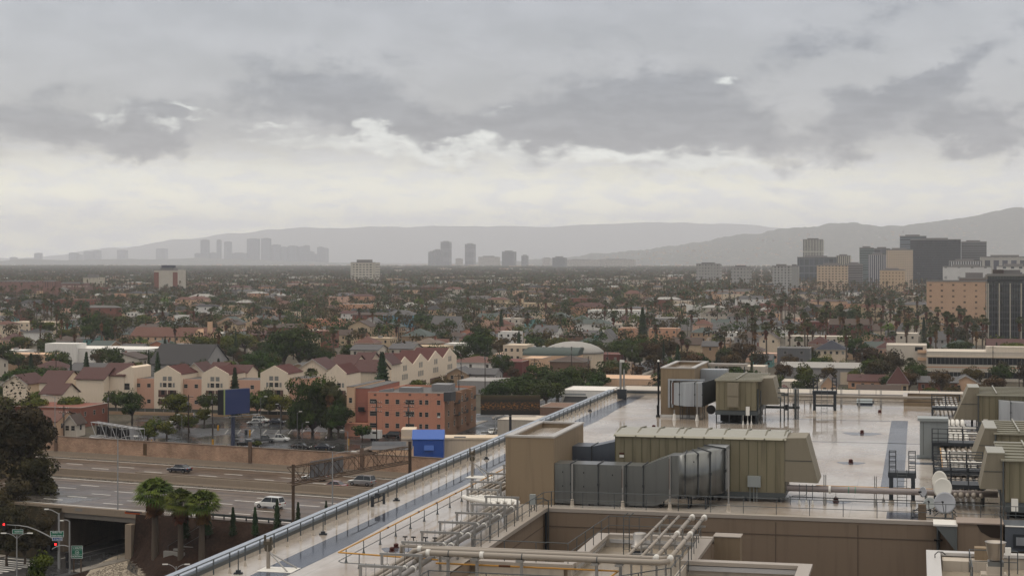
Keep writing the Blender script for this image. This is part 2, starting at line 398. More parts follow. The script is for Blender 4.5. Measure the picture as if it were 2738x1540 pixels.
# --- the building itself: main block, west arm, blocks standing in the light court
hosp=thing('hospital_building','beige hospital block with wide white wet flat roof filling the lower right foreground','building',(-10,120,0))
def slab(b,x0,x1,y0,y1,z): b.face([(x0,y0,z),(x1,y0,z),(x1,y1,z),(x0,y1,z)])
b=MB()
slab(b,-35.0,30,105.7,197.1,ZR); slab(b,-35.0,-23.3,58,105.7,ZR); 
part('roof_membrane',b,M_roof,hosp)
b=MB()
slab(b,-23.3,-18.0,58,87.2,29.25); slab(b,-18.0,-12.3,58,97.2,29.25); slab(b,-12.0,-5.9,58,89.8,29.2); slab(b,.9,30,58,95.5,29.2)
part('low_roof_membrane',b,mat('low_membrane',(.33,.28,.22),.3,.14,.25,streak=.25,rv=.15),hosp)
b=MB()  # outer walls
b.box(-35.7,-35.0,58,197.8,0,29.9); b.box(-35.0,30,197.1,197.8,0,29.9)
b.box(-23.3,9,105.4,105.7,8,29.9)         # court north wall
b.box(-23.6,-23.3,58,105.4,8,29.9); b.box(-23.3,-18,87.2,87.5,8,29.7); b.box(-18.2,-17.9,87.5,97.5,8,29.7)
b.box(-17.9,-11.6,97.2,97.5,8,29.7); b.box(-11.9,-11.6,89.8,97.2,8,29.7); b.box(-12.0,-5.6,89.8,90.1,8,29.7); b.box(-5.9,-5.6,58,89.8,8,29.7)
b.box(.6,.9,58,95.5,8,29.7); b.box(.9,30,95.5,95.8,8,29.7)
part('wall',b,M_brown,hosp)
b=MB()  # control joints in the court wall
for v in (-18.6,-13.6,-8.6,-3.6): b.box(v,v+.05,105.38,105.4,14,29.75)
b.box(-23.2,1.4,105.375,105.4,28.95,29.0); b.box(-23.2,1.4,105.375,105.4,25.1,25.15)
b.box(-23.3,-23.28,88,105.3,28.95,29.0)
part('wall_joint',b,mat('joint',(.12,.09,.07),.9,.1),hosp)
b=MB()  # inside faces of the raised edges (upstands)
b.box(-35.05,-34.95,58,197.1,ZR,ZR+.42); b.box(-34.95,30,197.0,205.0,ZR,ZR+.5)
b.box(-23,-18.2,87.1,87.2,29.2,29.75); b.box(-17.9,-11.9,97.0,97.2,29.2,29.8); b.box(-18,-17.8,87.2,97.2,29.2,29.75); b.box(-12.2,-12.0,58,97,29.2,29.75)
b.box(-12.0,-5.9,89.7,89.8,29.2,29.75); b.box(-6.0,-5.9,58,89.8,29.2,29.75); b.box(.9,1.1,58,95.5,29.2,29.8); b.box(.9,30,95.4,95.5,29.2,29.75)
part('upstand',b,M_roofdry,hosp)
b=MB()  # metal cappings
b.box(-35.85,-35.05,58,197.9,ZR+.42,ZR+.55)
part('parapet_cap',b,mat('capping_blue_grey',(.30,.34,.40),.3,.10,.3,metal=.2,rv=.1),hosp)
b=MB(); b.box(-35.06,-34.93,58,197.1,ZR+.22,ZR+.43); b.box(-34.93,30,196.95,197.1,ZR+.26,ZR+.5)
part('gutter',b,M_steel,hosp)
part('far_coping',MB().box(-35,30,197.0,197.9,ZR+.5,ZR+.62),M_tanl,hosp)
b=MB()
b.box(-23.65,1.9,105.35,105.95,29.9,30.12); b.box(-23.65,-23.1,87.2,105.35,29.9,30.12)
b.box(-23.3,-17.7,87.0,87.6,29.75,29.95); b.box(-18.3,-17.6,87.6,97.6,29.75,29.95); b.box(-17.6,-11.5,97.0,97.6,29.8,29.98); b.box(-12.3,-11.5,90.2,97.0,29.75,29.95)
b.box(-12.3,-5.4,89.5,90.2,29.75,29.95); b.box(-6.1,-5.4,58,89.5,29.75,29.95)
part('coping',b,M_tanl,hosp)
b=MB(); b.box(.45,1.2,58,96,29.8,29.97); b.box(1.2,30,95.3,96,29.8,29.97)
part('white_coping',b,mat('white_coping',(.50,.48,.46),.3,.1,.5),hosp)
b=MB(); b.box(-17.5,-12.4,96.9,97.02,29.5,29.72); b.box(-12,-6.1,89.55,89.7,29.45,29.7); b.box(-17.8,-17.7,88,97,29.45,29.7)
part('metal_flashing',b,M_cap,hosp)
# floor of the court
structure('court_floor',(lambda b:b.box(-23.3,1.5,58,105.4,7.5,8))(MB()),M_brown)

# walkway mats on the roof (dark, holding water)
b=MB(); z=ZR+.006
def wob(k): return .16*math.sin(k*.23)+.10*math.sin(k*.71+1)
for k in range(28):
    y0=60+k*5; y1=y0+5
    b.face([(-33.0+wob(k),y0,z),(-31.25+wob(k*1.7),y0,z),(-31.25+wob((k+1)*1.7),y1,z),(-33.0+wob(k+1),y1,z)])
slab(b,-28.9,-26.6,122,124.2,z) 
part('edge_walkway_mat',b,M_strip,hosp)
b=MB(); slab(b,-2.55,-.95,119.5,172,z); slab(b,-1.9,.1,105.96,109.6,z); slab(b,-6.5,-4.8,188,196,z+.004); slab(b,-13,3,150.4,150.75,z); slab(b,-13,-2.6,171,171.5,z)
slab(b,-.6,2,135.6,137.0,z); slab(b,-24,-16,140.5,141,z)
part('cross_walkway_mat',b,M_strip,hosp)

# ---------------------------------------------------------------- railings
def railing(name,label,pts,sp=1.9,h=1.07,mids=(.55,),r=.024,m=None,fr=G,group=None,cone=False,boot=None):
    m=m or M_steel
    t=thing(name,label,'railing',pts[0],fr,group)
    part('top_rail',MB().tube([(p[0],p[1],p[2]+h) for p in pts],r,6),m,t)
    for q in mids: part('mid_rail',MB().tube([(p[0],p[1],p[2]+h*q) for p in pts],r*.85,6),m,t)
    spots=[]
    for a,b_ in zip(pts[:-1],pts[1:]):
        a=Vector(a);b_=Vector(b_); n=max(1,round((b_-a).length/sp))
        for k in range(n+1):
            p=a.lerp(b_,k/n)
            if not spots or (Vector(spots[-1])-p).length>.2: spots.append(tuple(p))
    spots=spots[:100]
    copies('post',MB().tube([(0,0,0),(0,0,h)],r*1.05,6),m,t,spots)
    if cone: copies('post_boot',MB().lathe([(.11,0),(.07,.12),(.035,.30),(.028,.31)],0,0,0,8),M_roofdry,t,spots[:100])
    return t
railing('railing','long grey guard rail running along the left roof edge towards the mast',[(-34.2,64,ZR),(-34.2,196.2,ZR)],2.02,1.07,(),.034,cone=True)
railing('railing','grey guard rail with spaced posts along the far edge of the wet roof',[(-33.5,196.2,ZR),(5,196.2,ZR)],4.6,1.25,(.5,),.022,cone=True)
railing('railing','grey two-bar guard rail along the brown wall top below the big ducts',[(-23.0,106.3,ZR),(14,106.3,ZR)],2.02,1.07,(.5,))
railing('railing','grey guard rail beside the pipe racks above the sloping court edge',[(-23.4,87.8,ZR),(-23.4,105.6,ZR),(-23.0,106.2,ZR)],2.0,1.07,(.5,))
railing('railing','grey guard rail turning round the left and back of the vent roof',[(-23.2,87.3,29.95),(-18.0,87.3,29.95),(-17.6,97.2,29.95),(-12.2,97.2,29.95),(-11.8,90,29.95)],2.0,1.07,(.5,))
railing('railing','grey guard rail in front of the long horizontal pipe at the bottom',[(-23.4,74,29.4),(-23.4,79.5,29.4),(-14.6,79.5,29.4),(-11.9,83,29.4),(-11.9,89.5,29.4)],2.6,1.35,(.45,),.028)
railing('railing','bent grey rail frame on the small white roof at bottom right',[(2.7,88.6,29.2),(2.7,94,29.2),(5.2,94,29.2)],3.0,1.2,(.5,),.03)
railing('railing','lowest grey guard rail crossing the bottom right corner',[(2.7,87.0,29.2),(12,87.0,29.2)],2.6,.5,(),.03)

# ---------------------------------------------------------------- stair penthouses
def penthouse(label,x0,x1,y0,y1,z1):
    t=thing('stair_penthouse',label,'rooftop structure',((x0+x1)/2,(y0+y1)/2,ZR))
    b=MB(); b.box(x0,x1,y0,y0+.35,ZR,z1-.06); b.box(x0,x1,y1-.35,y1,ZR,z1-.06); b.box(x0,x0+.35,y0+.35,y1-.35,ZR,z1-.06); b.box(x1-.35,x1,y0+.35,y1-.35,ZR,z1-.06)
    part('wall',b,M_tan,t)
    part('roof',MB().box(x0+.35,x1-.35,y0+.35,y1-.35,z1-.7,z1-.36),M_roof,t)
    b=MB(); w_=.42; e=.05
    b.box(x0-e,x1+e,y0-e,y0+w_,z1-.06,z1+.06); b.box(x0-e,x1+e,y1-w_,y1+e,z1-.06,z1+.06); b.box(x0-e,x0+w_,y0+w_,y1-w_,z1-.06,z1+.06); b.box(x1-w_,x1+e,y0+w_,y1-w_,z1-.06,z1+.06)
    part('coping',b,mat('penthouse_coping',(.36,.33,.30),.25,.08,.6),t)
    return t
p1=penthouse('tall plain tan stair block nearest the camera, beside the long grey duct',-26.38,-23.13,107.6,117.6,34.42)
p2=penthouse('tall plain tan stair block further back, with a light grey duct on its front',-25.5,-22.03,170.5,182,35.0)
part('base_kerb',MB().box(-25.55,-22.0,170.35,170.5,ZR,ZR+.25),M_white,p2)
part('duct_frame',MB().box(-24.7,-24.5,170.1,170.5,31.0,33.9).box(-24.5,-21.0,170.1,170.5,33.75,33.9).box(-24.35,-24.2,170.2,170.5,31.0,33.75),M_galvl,p2)

# ---------------------------------------------------------------- big air handling unit with its ducts
def ribs_x(b,xs,y0,y1,z0,z1,wd=.07): 
    for x in xs: b.box(x-wd/2,x+wd/2,y0,y1,z0,z1)
u=thing('air_handling_unit','long low olive green air handling unit in front, with a curved grey duct','air handler',(-14,114,ZR))
X0,X1,Y0,Y1,Z0,Z1=-19.9,-8.55,112.2,116.6,30.62,34.12
part('casing',MB().box(X0,X1,Y0,Y1,Z0,Z1),M_olive,u)
b=MB()
for k in range(20): b.box(X0+.02+k*.597,X0+.05+k*.597,Y0-.02,Y0,Z0+.05,Z1-.1)
part('panel_seam',b,mat('olive_seam',(.09,.088,.05),.7,.1),u)
b=MB(); b.prism([(Y0-.18,Z1),(Y0+.0,Z1+.12),(114.4,Z1+.36),(114.4,Z1+.28),(Y1+.1,Z1+.22),(Y1+.1,Z1)],X0-.08,X1+.12,'x')
part('roof',b,M_olroof,u)
b=MB()
for x in (X0-.02,-18.5,-17.2,-15.85,-15.35,-13.9,-12.65,-11.2,-9.9,-8.65):
    b.prism([(Y0-.2,Z1+.03),(Y0-.2,Z1+.07),(114.4,Z1+.41),(Y1,Z1+.30),(Y1,Z1+.2),(114.4,Z1+.34)],x,x+.09,'x')
part('roof_batten',b,mat('batten',(.15,.14,.10),.5,.1),u)
b=MB(); b.box(X0+5,X1+.05,Y0-.1,Y1+.1,30.32,Z0); b.box(X0+.2,X0+5,Y0+.1,Y1,30.4,Z0)
part('skid_frame',b,M_steel,u)
copies('skid_leg',MB().box(0,.16,0,.16,0,.4),M_dkst,u,[(x,y,ZR) for x in (-19.5,-17.3,-15.6,-13.4,-11.2,-9.0) for y in (Y0+.2,Y1-.3)])
b=MB(); b.prism([(X1,31.38),(-6.35,31.34),(-7.15,34.3),(X1,34.25)],Y0-.02,Y0+3.6,'y')
h=part('intake_hood',b,M_olivel,u)
part('hood_seam',MB().box(X1+.02,-6.75,Y0-.04,Y0-.02,32.76,32.8),M_seam,h)
eb=part('control_box',MB().box(-10.95,-10.1,Y0-.3,Y0,31.0,31.72),M_cab,u)
part('conduit',MB().tube([(-10.8,Y0-.15,31.0),(-10.8,Y0-.15,ZR)],.025,6).tube([(-10.55,Y0-.15,31.0),(-10.55,Y0-.15,ZR)],.025,6).tube([(-10.35,Y0-.15,31.0),(-10.35,Y0-.15,ZR)],.025,6),M_cab,eb)
part('warning_plate',MB().box(-19.6,-19.25,Y0-.04,Y0-.01,32.9,33.0),M_red,u)
part('notice_plate',MB().box(-19.58,-19.28,Y0-.04,Y0-.01,32.7,32.86),M_plate,u)
part('junction_box',MB().box(-12.5,-12.2,Y0-.15,Y0,31.3,31.75),M_olivel,u)

# long duct: straight run, rise, quarter bend into the unit
dth=thing('ventilation_duct','long dark grey sheet metal duct from the tan block curving into the olive unit','duct',(-18,109,ZR))
yF,yB=107.75,109.6
prof=[(-23.12,30.12,32.70),(-21.2,30.12,32.70),(-19.2,30.12,32.70),(-17.24,30.12,32.68),(-16.4,30.14,33.05),(-15.5,30.72,33.40),(-14.95,30.78,33.42)]
def ductmesh(sec):
    """sec: list of ((xf,yf),(xb,yb),z0,z1)"""
    b=MB(); n=len(sec)
    for (f,k,z0,z1) in sec: b.v+=[(f[0],f[1],z0),(k[0],k[1],z0),(k[0],k[1],z1),(f[0],f[1],z1)]
    for i in range(n-1):
        for j in range(4):
            b.f.append((i*4+j,i*4+(j+1)%4,i*4+4+(j+1)%4,i*4+4+j)); b.m.append(0)
    b.f.append((3,2,1,0)); b.f.append(tuple(n*4-4+j for j in range(4))); b.m+=[0,0]
    return b
straight=[((x,yF),(x,yB),z0,z1) for x,z0,z1 in prof]
bend=[]
cx,cy=-14.95,112.0; ro,ri=4.25,1.9
for k in range(9):
    t=math.radians(-90+k*(62/8)); xo=cx+ro*math.cos(t)*.72; yo=cy+ro*math.sin(t); xi=cx+ri*math.cos(t)*.72; yi=cy+ri*math.sin(t)+.5*k/8
    zz=33.42+.28*(k/8); bend.append(((xo,yo),(xi,yi),30.78+.06*k/8,zz))
part('duct_run',ductmesh(straight),M_galv,dth)
part('duct_bend',ductmesh(bend),M_galv,dth,True)
part('duct_end',ductmesh([bend[-1],((-12.15,112.15),(-13.5,112.15),31.0,33.75)]),M_galvl,dth)
def flange(sec,g=.06):
    (f,k,z0,z1)=sec; f=Vector((f[0],f[1],0)); k=Vector((k[0],k[1],0)); d=(k-f).normalized(); nrm=Vector((-d.y,d.x,0))
    b=MB(); a=f-d*g; c=k+d*g
    def q(p,z,s): p=p+nrm*s*.035; return (p.x,p.y,z)
    for (pa,pb,za,zb) in ((a,f,z0-g,z1+g),(k,c,z0-g,z1+g),(f,k,z1,z1+g),(f,k,z0-g,z0)):
        i=len(b.v); b.v+=[q(pa,za,-1),q(pb,za,-1),q(pb,za,1),q(pa,za,1),q(pa,zb,-1),q(pb,zb,-1),q(pb,zb,1),q(pa,zb,1)]
        for ff in ((3,2,1,0),(4,5,6,7),(0,1,5,4),(1,2,6,5),(2,3,7,6),(3,0,4,7)): b.f.append(tuple(i+k_ for k_ in ff)); b.m.append(0)
    mz=(z0+z1)/2; p=f-d*.09; b.box(p.x-.06,p.x+.06,p.y-.03,p.y+.05,mz-.09,mz+.09); b.box(p.x-.05,p.x+.05,p.y-.03,p.y+.05,z0-.02,z0+.14); b.box(p.x-.05,p.x+.05,p.y-.03,p.y+.05,z1-.12,z1+.04)
    return b
for s_ in [((x,yF),(x,yB),30.12,32.70) for x in (-22.0,-20.2,-18.35,-17.24)]+[bend[1],bend[3],bend[5],bend[8]]:
    part('flange',flange(s_),M_seam,dth)
b=MB()
for x in (-22.7,-20.9,-17.9,-16.2,-14.4,-13.3):
    for y in (yF+.3,yB-.3): b.box(x,x+.09,y,y+.09,ZR,30.75 if x>-16.5 else 30.12)
    b.box(x,x+.09,yF+.2,yB-.2,30.05,30.11)
part('support_frame',b,M_dkst,dth)
b=MB()
for x,z in ((-22.6,32.1),(-22.6,31.2),(-21.2,32.1),(-21.2,31.2),(-19.3,32.0),(-14,33)): b.box(x,x+.06,yF-.02,yF,z,z+.1)
part('test_port',b,M_black,dth)
d2=thing('ventilation_duct','short dark grey duct joining the near tan block to the unit','duct',(-21.8,114,ZR))
part('duct_run',ductmesh([((-23.12,113.6),(-23.12,115.9),31.2,33.2),((-21.75,113.6),(-21.75,115.9),31.2,33.2),((-20.0,113.6),(-20.0,115.9),31.0,33.62)]),mat('duct_blue_grey',(.10,.115,.145),.4,.15,.6,metal=.5,streak=.2),d2)
part('flange',flange(((-21.75,113.6),(-21.75,115.9),31.2,33.2)),M_seam,d2)
part('support_frame',MB().box(-22.6,-22.5,113.8,113.9,ZR,31.2).box(-20.6,-20.5,113.8,113.9,ZR,31.2),M_dkst,d2)
# tall light posts in front of the duct
for i,(px,lab,z1,mm) in enumerate(((1530,'thin pale support post in front of the long duct, nearest the tan block',32.72,M_uni),(1665,'thin pale post with a rust streak at mid length of the long duct',32.7,M_uni),(1791,'rust-marked pale post where the long duct rises',33.45,M_rust),(1948,'tall pale post at the right end of the curved duct',33.95,M_uni))):
    v,uu,_=at(px,1300,u=107.45)
    t=thing('duct_post',lab,'post',(v,uu,ZR),group='posts carrying the long duct')
    part('post',MB().box(v-.05,v+.05,uu-.05,uu+.05,ZR,z1),M_uni,t)
    if i in(1,2): part('rust_streak',MB().box(v-.053,v-.02,uu-.055,uu-.05,31.3,z1-.2),M_rust,t)
    part('boot',MB().lathe([(.16,0),(.12,.1),(.1,.42),(.07,.45)],v,uu,ZR,10),M_roofdry,t)

# ---------------------------------------------------------------- second unit (far)
u=thing('air_handling_unit','square olive green air handling unit with ribbed roof beside the far tan block','air handler',(-17,168,ZR))
X0,X1,Y0,Y1,Z0,Z1=-19.26,-15.3,165.2,175.6,31.3,34.15
part('casing',MB().box(X0,X1,Y0,Y1,Z0,Z1),M_olive,u)
b=MB()
for k in range(8): b.box(X0+.3+k*.52,X0+.33+k*.52,Y0-.02,Y0,Z0+.05,Z1-.1)
part('panel_seam',b,MATS['olive_seam'],u)
part('roof',MB().box(X0-.1,X1+.45,Y0-.15,Y1+.2,Z1,Z1+.12),M_olroof,u)
b=MB()
for k in range(6): b.box(X0-.1,X1+.45,Y0+.2+k*1.75,Y0+.75+k*1.75,Z1+.12,Z1+.17)
part('roof_rib',b,MATS['batten'],u)
part('roof_strap',MB().box(-17.3,-17.2,Y0,Y1,Z1+.2,Z1+.26),M_olroof,u)
part('access_hood',MB().box(-18.1,-17.0,Y0-.5,Y0-.02,32.7,34.0).box(-18.08,-17.0,Y0-.56,Y0-.02,31.65,32.66),M_olivel,u)
part('skid_frame',MB().box(X0-.05,X1+.1,Y0-.1,Y1,30.85,31.27),M_steel,u)
b=MB(); b.box(X0,X1,Y0-.02,Y0+.08,ZR+.02,ZR+.1)
for x in (X0,-18.0,-16.8,X1-.1):
    for y in (Y0,Y1-.2): b.box(x,x+.1,y,y+.1,ZR,30.85)
part('skid_leg',b,M_dkst,u)
part('plenum',MB().box(X0+.3,X1-.2,Y0+1.2,Y1-1,ZR+.1,30.85),M_black,u)
part('intake_hood',MB().prism([(X1+.05,31.7),(-13.3,31.75),(-13.9,34.35),(X1+.05,34.3)],167.6,172,'y'),M_olivel,u)
part('disconnect_box',MB().box(-16.3,-15.95,Y0-.35,Y0-.1,30.85,31.7),M_plate,u)
b=MB()
for x in (-16.55,-16.1,-15.75): b.lathe([(.1,0),(.06,.25),(.02,.4),(.02,.9)],x,Y0-.5,ZR,8)
part('pipe_boot',b,M_white,u)
b=MB(); b.tube([(-15.2,Y0+.3,ZR),(-15.2,Y0+.3,33.4)],.08,8); b.tube([(-15.0,Y0+1.2,ZR),(-15.0,Y0+1.2,33.2)],.06,8)
part('riser_pipe',b,M_steel,u)
# its duct in front of the far block
d3=thing('ventilation_duct','light grey sheet metal duct on the front of the far tan block','duct',(-22.5,168.5,ZR))
b=ductmesh([((-24.3,169.6),(-23.6,170.4),31.4,33.55),((-23.6,168.9),(-23.1,170.4),31.35,33.62),((-22.7,168.5),(-22.5,170.4),31.3,33.66),((-21.0,168.5),(-20.9,170.4),31.28,33.7)])
part('duct_run',b,M_galvl,d3)
part('duct_side',ductmesh([((-20.98,168.5),(-20.9,170.4),31.28,33.7),((-19.3,172.6),(-19.3,174.4),31.9,34.1)]),mat('duct_dark_grey',(.075,.085,.095),.45,.15,.6,metal=.4,streak=.2),d3)
for sx in (-23.3,-21.75,-20.98): part('flange',flange(((sx,168.52),(sx,170.3),31.3,33.68),.04),M_seam,d3)
part('corner_strip',MB().box(-24.15,-24.0,169.3,169.5,31.4,33.6),MATS['rust'],d3)
b=MB()
for x in (-23.3,-22.6,-21.6,-21.0):
    for y in (168.7,170.2): b.box(x,x+.07,y,y+.07,ZR,31.3)
b.box(-23.3,-21,168.7,168.75,ZR+.02,ZR+.09)
part('support_frame',b,M_dkst,d3)
part('back_duct',MB().box(-22.0,-19.3,175,177,33.2,34.6),M_galvl,d3)
for px,z1 in ((1803,31.0),(1864,33.7)):
    v,uu,_=at(px,1110,u=167.6)
    t=thing('duct_post','pale post with flared white foot before the light grey far duct, '+('short' if z1<32 else 'tall')+' one','post',(v,uu,ZR),group='posts carrying the far duct')
    part('post',MB().box(v-.06,v+.06,uu-.06,uu+.06,ZR,z1),M_uni,t)
    part('boot',MB().lathe([(.2,0),(.15,.3),(.1,.6),(.05,.62)],v,uu,ZR,10),M_white,t)
part('wheel_valve',MB().tube([(-19.9,166.5,31.2),(-19.9,166.7,31.2)],.45,14),M_black,d3)
t=thing('canopy','thin flat pale canopy sticking out right of the far tan block','canopy',(-20.5,182,ZR))
part('canopy_slab',MB().box(-22.0,-17.8,181,182.2,34.6,34.85),M_tanl,t)
part('canopy_post',MB().box(-18.1,-18,181.2,181.3,ZR,34.6),M_steel,t)

# ---------------------------------------------------------------- right-hand units
def runit(label,x0,y0,y1,z0,z1,hood,ribs=6,extra=None):
    u=thing('air_handling_unit',label,'air handler',(x0+3,y0,ZR))
    part('casing',MB().box(x0,x0+9,y0,y1,z0,z1),M_olive,u)
    b=MB()
    for k in range(14): b.box(x0+.25+k*.6,x0+.28+k*.6,y0-.02,y0,z0+.05,z1-.1)
    part('panel_seam',b,MATS['olive_seam'],u)
    part('roof',MB().box(x0-.25,x0+9.2,y0-.2,y1+.2,z1,z1+.1),M_olroof,u)
    b=MB(); L_=(y1-y0)/ribs
    for k in range(ribs): b.box(x0-.25,x0+9.2,y0+.25+k*L_,y0+.25+k*L_+.42*L_,z1+.1,z1+.17)
    part('roof_rib',b,MATS['batten'],u)
    part('roof_strap',MB().box(x0+1.5,x0+1.6,y0,y1,z1+.2,z1+.27),M_olroof,u)
    part('skid_frame',MB().box(x0,x0+9,y0-.05,y1,z0-.6,z0-.02),M_steel,u)
    copies('skid_leg',MB().box(0,.15,0,.15,0,z0-.6-ZR),M_dkst,u,[(x0+.1+k*1.4,y0,ZR) for k in range(4)])
    part('plenum',MB().box(x0+.3,x0+8,y0+.8,y1,ZR+.05,z0-.6),M_black,u)
    hx0,hx1,hz0,hz1,hy0,hy1=hood
    h=part('intake_hood',MB().prism([(hx0,hz0),(x0-.02,hz0),(x0-.02,hz1),(hx1,hz1)],hy0,hy1,'y'),M_olivel,u)
    part('hood_top',MB().box(hx1-.02,x0,hy0-.04,hy1,hz1,hz1+.08),M_olroof,h)
    part('hood_seam',MB().box((hx0+hx1)/2,x0-.03,hy0-.03,hy0,(hz0+hz1)/2-.02,(hz0+hz1)/2+.02),M_seam,h)
    part('disconnect_box',MB().box(x0+.35,x0+.75,y0-.3,y0-.05,z0-.5,z0+.25),M_plate,u)
    part('corner_pipe',MB().tube([(x0-.12,y0-.1,ZR),(x0-.12,y0-.1,z1)],.05,8).tube([(x0-.25,y0+.6,ZR),(x0-.25,y0+.6,z1-.2)],.04,8),M_steel,u)
    return u
runit('olive air handling unit at the right edge, nearest of the three beside the platforms',5.25,108.2,118.5,31.05,33.6,(3.75,4.2,31.8,34.0,108.4,112))
runit('olive air handling unit at the right edge, middle one of the three beside the platforms',5.6,127,137,31.1,33.35,(3.9,4.75,31.3,33.7,127.2,133))
u3=runit('olive air handling unit at the right edge, farthest of three, with a light duct',5.6,163,173,30.9,33.35,(3.3,4.6,31.0,34.0,163.5,168))
u3.location.z+=0
d4=thing('ventilation_duct','light grey curved duct on the front of the farthest right-hand unit','duct',(8,162,ZR))
part('duct_run',ductmesh([((7.3,161.9),(7.3,162.9),31.2,33.0),((8.3,161.2),(8.3,162.9),31.1,32.95),((9.6,160.9),(9.6,162.9),31.0,32.9),((13,160.9),(13,162.9),31.0,32.9)]),M_galvl,d4)
for sx in (8.3,9.6): part('flange',flange(((sx,161),(sx,162.8),31.05,32.93),.04),M_seam,d4)
part('support_frame',MB().box(7.5,7.6,161.5,161.6,ZR,31.1).box(9.4,9.5,161.5,161.6,ZR,31.0),M_dkst,d4)

# ---------------------------------------------------------------- pipe bundle and crossover platforms on the right
def platform(label,y,x0,x1,zd,dep=2.2,lvl=None):
    t=thing('access_platform',label,'platform',((x0+x1)/2,y,ZR),group='dark steel platforms over the pipes on the right')
    part('deck',MB().box(x0,x1,y,y+dep,zd-.26,zd),M_dkst,t)
    b=MB()
    sp=[(x,yy) for x in (x0+.05,x1-.15) for yy in (y+.02,y+dep-.12)]
    copies('leg',MB().box(-.07,.07,-.07,.07,0,zd-.26-ZR),M_dkst,t,[(x,yy,ZR) for x,yy in sp])
    for yy in (y,y+dep):
        for hh in (.35,.72,1.1): part('rail',MB().tube([(x0,yy,zd+hh),(x1,yy,zd+hh)],.036,6),M_dkst,t)
        copies('post',MB().tube([(0,0,0),(0,0,1.12)],.035,6),M_dkst,t,[(x0+(x1-x0)*k/3,yy,zd) for k in range(4)])
    part('ladder',MB().box(x0-.02,x0+.05,y-.3,y-.25,ZR,zd+1.1).box(x0+.45,x0+.5,y-.3,y-.25,ZR,zd+1.1),M_dkst,t)
    return t
platform('dark steel crossover platform on the right, nearest, just behind the white dishes',113.5,1.05,4.3,31.35)
platform('dark steel crossover platform on the right, second from the dishes',119.9,1.05,4.4,31.5,1.8)
platform('dark steel crossover platform on the right, third from the dishes, with rails',138.5,1.1,4.7,31.45)
platform('dark steel crossover platform on the right, farthest, against the houses',166,1.3,5.2,31.9)
t=thing('pipe_bundle','bundle of pale lagged pipes with white elbows passing under the dark platforms','pipes',(3,140,ZR))
xs=(1.9,2.35,2.7,3.1,3.5,3.95)
for i,x in enumerate(xs):
    r=.13 if i%2 else .17
    part('pipe',MB().tube([(x,111.5,30.9),(x,190,30.9)],r,8),M_pipe,t,True)
copies('elbow',MB().tube([(0,0,0),(0,0,.55),(0,.12,.7),(0,.4,.78),(0,1.2,.78)],.18,8),M_white,t,[(x,y,30.5) for x in xs for y in (126,132,145,152,158,174)],True)
b=MB()
for y in (124,130,136,144,150,156,163,172,180): b.box(1.5,4.4,y,y+.12,30.55,30.7); b.box(1.5,1.62,y,y+.12,ZR,30.55); b.box(4.3,4.42,y,y+.12,ZR,30.55)
part('rack_frame',b,M_uni,t)
b=MB()
for y in (125,131.5,146,151): b.tube([(2.2,y,31.45),(4.9,y,31.45)],.11,8)
for y in (164,165,166.2,167.5): b.tube([(4.8,y,32.0+.2*(y-164)),(5.6,y,32.0+.2*(y-164))],.12,8)
part('cross_pipe',b,M_white,t,True)
part('rusty_conduit',MB().tube([(1.7,121,30.4),(1.7,121,31.4),(1.7,135,31.4)],.04,6).tube([(1.75,142,30.2),(1.75,142,31.5),(1.75,160,31.5)],.04,6),M_yel,t)

# equipment cabinet left of the platforms
t=thing('equipment_cabinet','tall plain grey steel cabinet standing left of the dark platforms','cabinet',(.6,139.8,ZR))
part('body',MB().box(.16,2.4,139.8,141.6,ZR+.05,33.02),M_cab,t)
part('lid',MB().box(-.02,2.4,139.6,141.8,33.02,33.25),M_cab,t)
part('door_edge',MB().box(.42,.45,139.77,139.8,30.3,32.9),M_seam,t)
part('plinth',MB().box(-.1,2.5,139.5,141.8,ZR,ZR+.05),M_steel,t)

# little crossover ladders in the middle of the roof
def crossover(label,x0,x1,y,zd,sc=1.0):
    t=thing('crossover_stair',label,'steps',((x0+x1)/2,y,ZR),group='dark steel crossover steps over the roof pipe')
    part('deck',MB().box(x0,x1,y,y+1.3,zd-.34,zd),M_dkst,t)
    copies('leg',MB().box(-.13,.13,-.1,.1,0,zd-.22-ZR-.3),M_dkst,t,[(x,yy,ZR+.3) for x in (x0+.2,x1-.2) for yy in (y+.1,y+.9)])
    copies('leg_boot',MB().lathe([(.2,0),(.17,.1),(.12,.32)],0,0,0,8),M_roofdry,t,[(x,yy,ZR) for x in (x0+.2,x1-.2) for yy in (y+.1,y+.9)])
    for x in (x0+.05,x1-.5):
        for yy in (y,y+.9):
            b=MB(); b.box(x,x+.05,yy,yy+.05,zd,zd+1.35); b.box(x+.42,x+.47,yy,yy+.05,zd,zd+1.35)
            for h_ in (.3,.62,.95,1.3): b.box(x,x+.47,yy,yy+.05,zd+h_,zd+h_+.05)
            part('guard',b,M_dkst,t)
    b=MB(); xm=(x0+x1)/2
    for dx in (-.3,.3): b.tube([(xm+dx,y-.05,zd+.2),(xm+dx,y-.5,ZR)],.025,6)
    for k in range(6): z=ZR+.2+k*(zd-ZR)/6; b.tube([(xm-.3,y-.47+.06*k,z),(xm+.3,y-.47+.06*k,z)],.02,6)
    part('ladder',b,M_steel,t)
    part('cross_beam',MB().box(x0+.1,x1-.1,y+.02,y+.12,ZR+.75,ZR+.95),M_dkst,t)
    return t
crossover('dark steel crossover steps over the big pipe, beside the satellite dishes',-1.9,-.1,112.9,32.1)
crossover('dark steel crossover steps at the back of the wet roof',-10.7,-8.2,178,32.35)

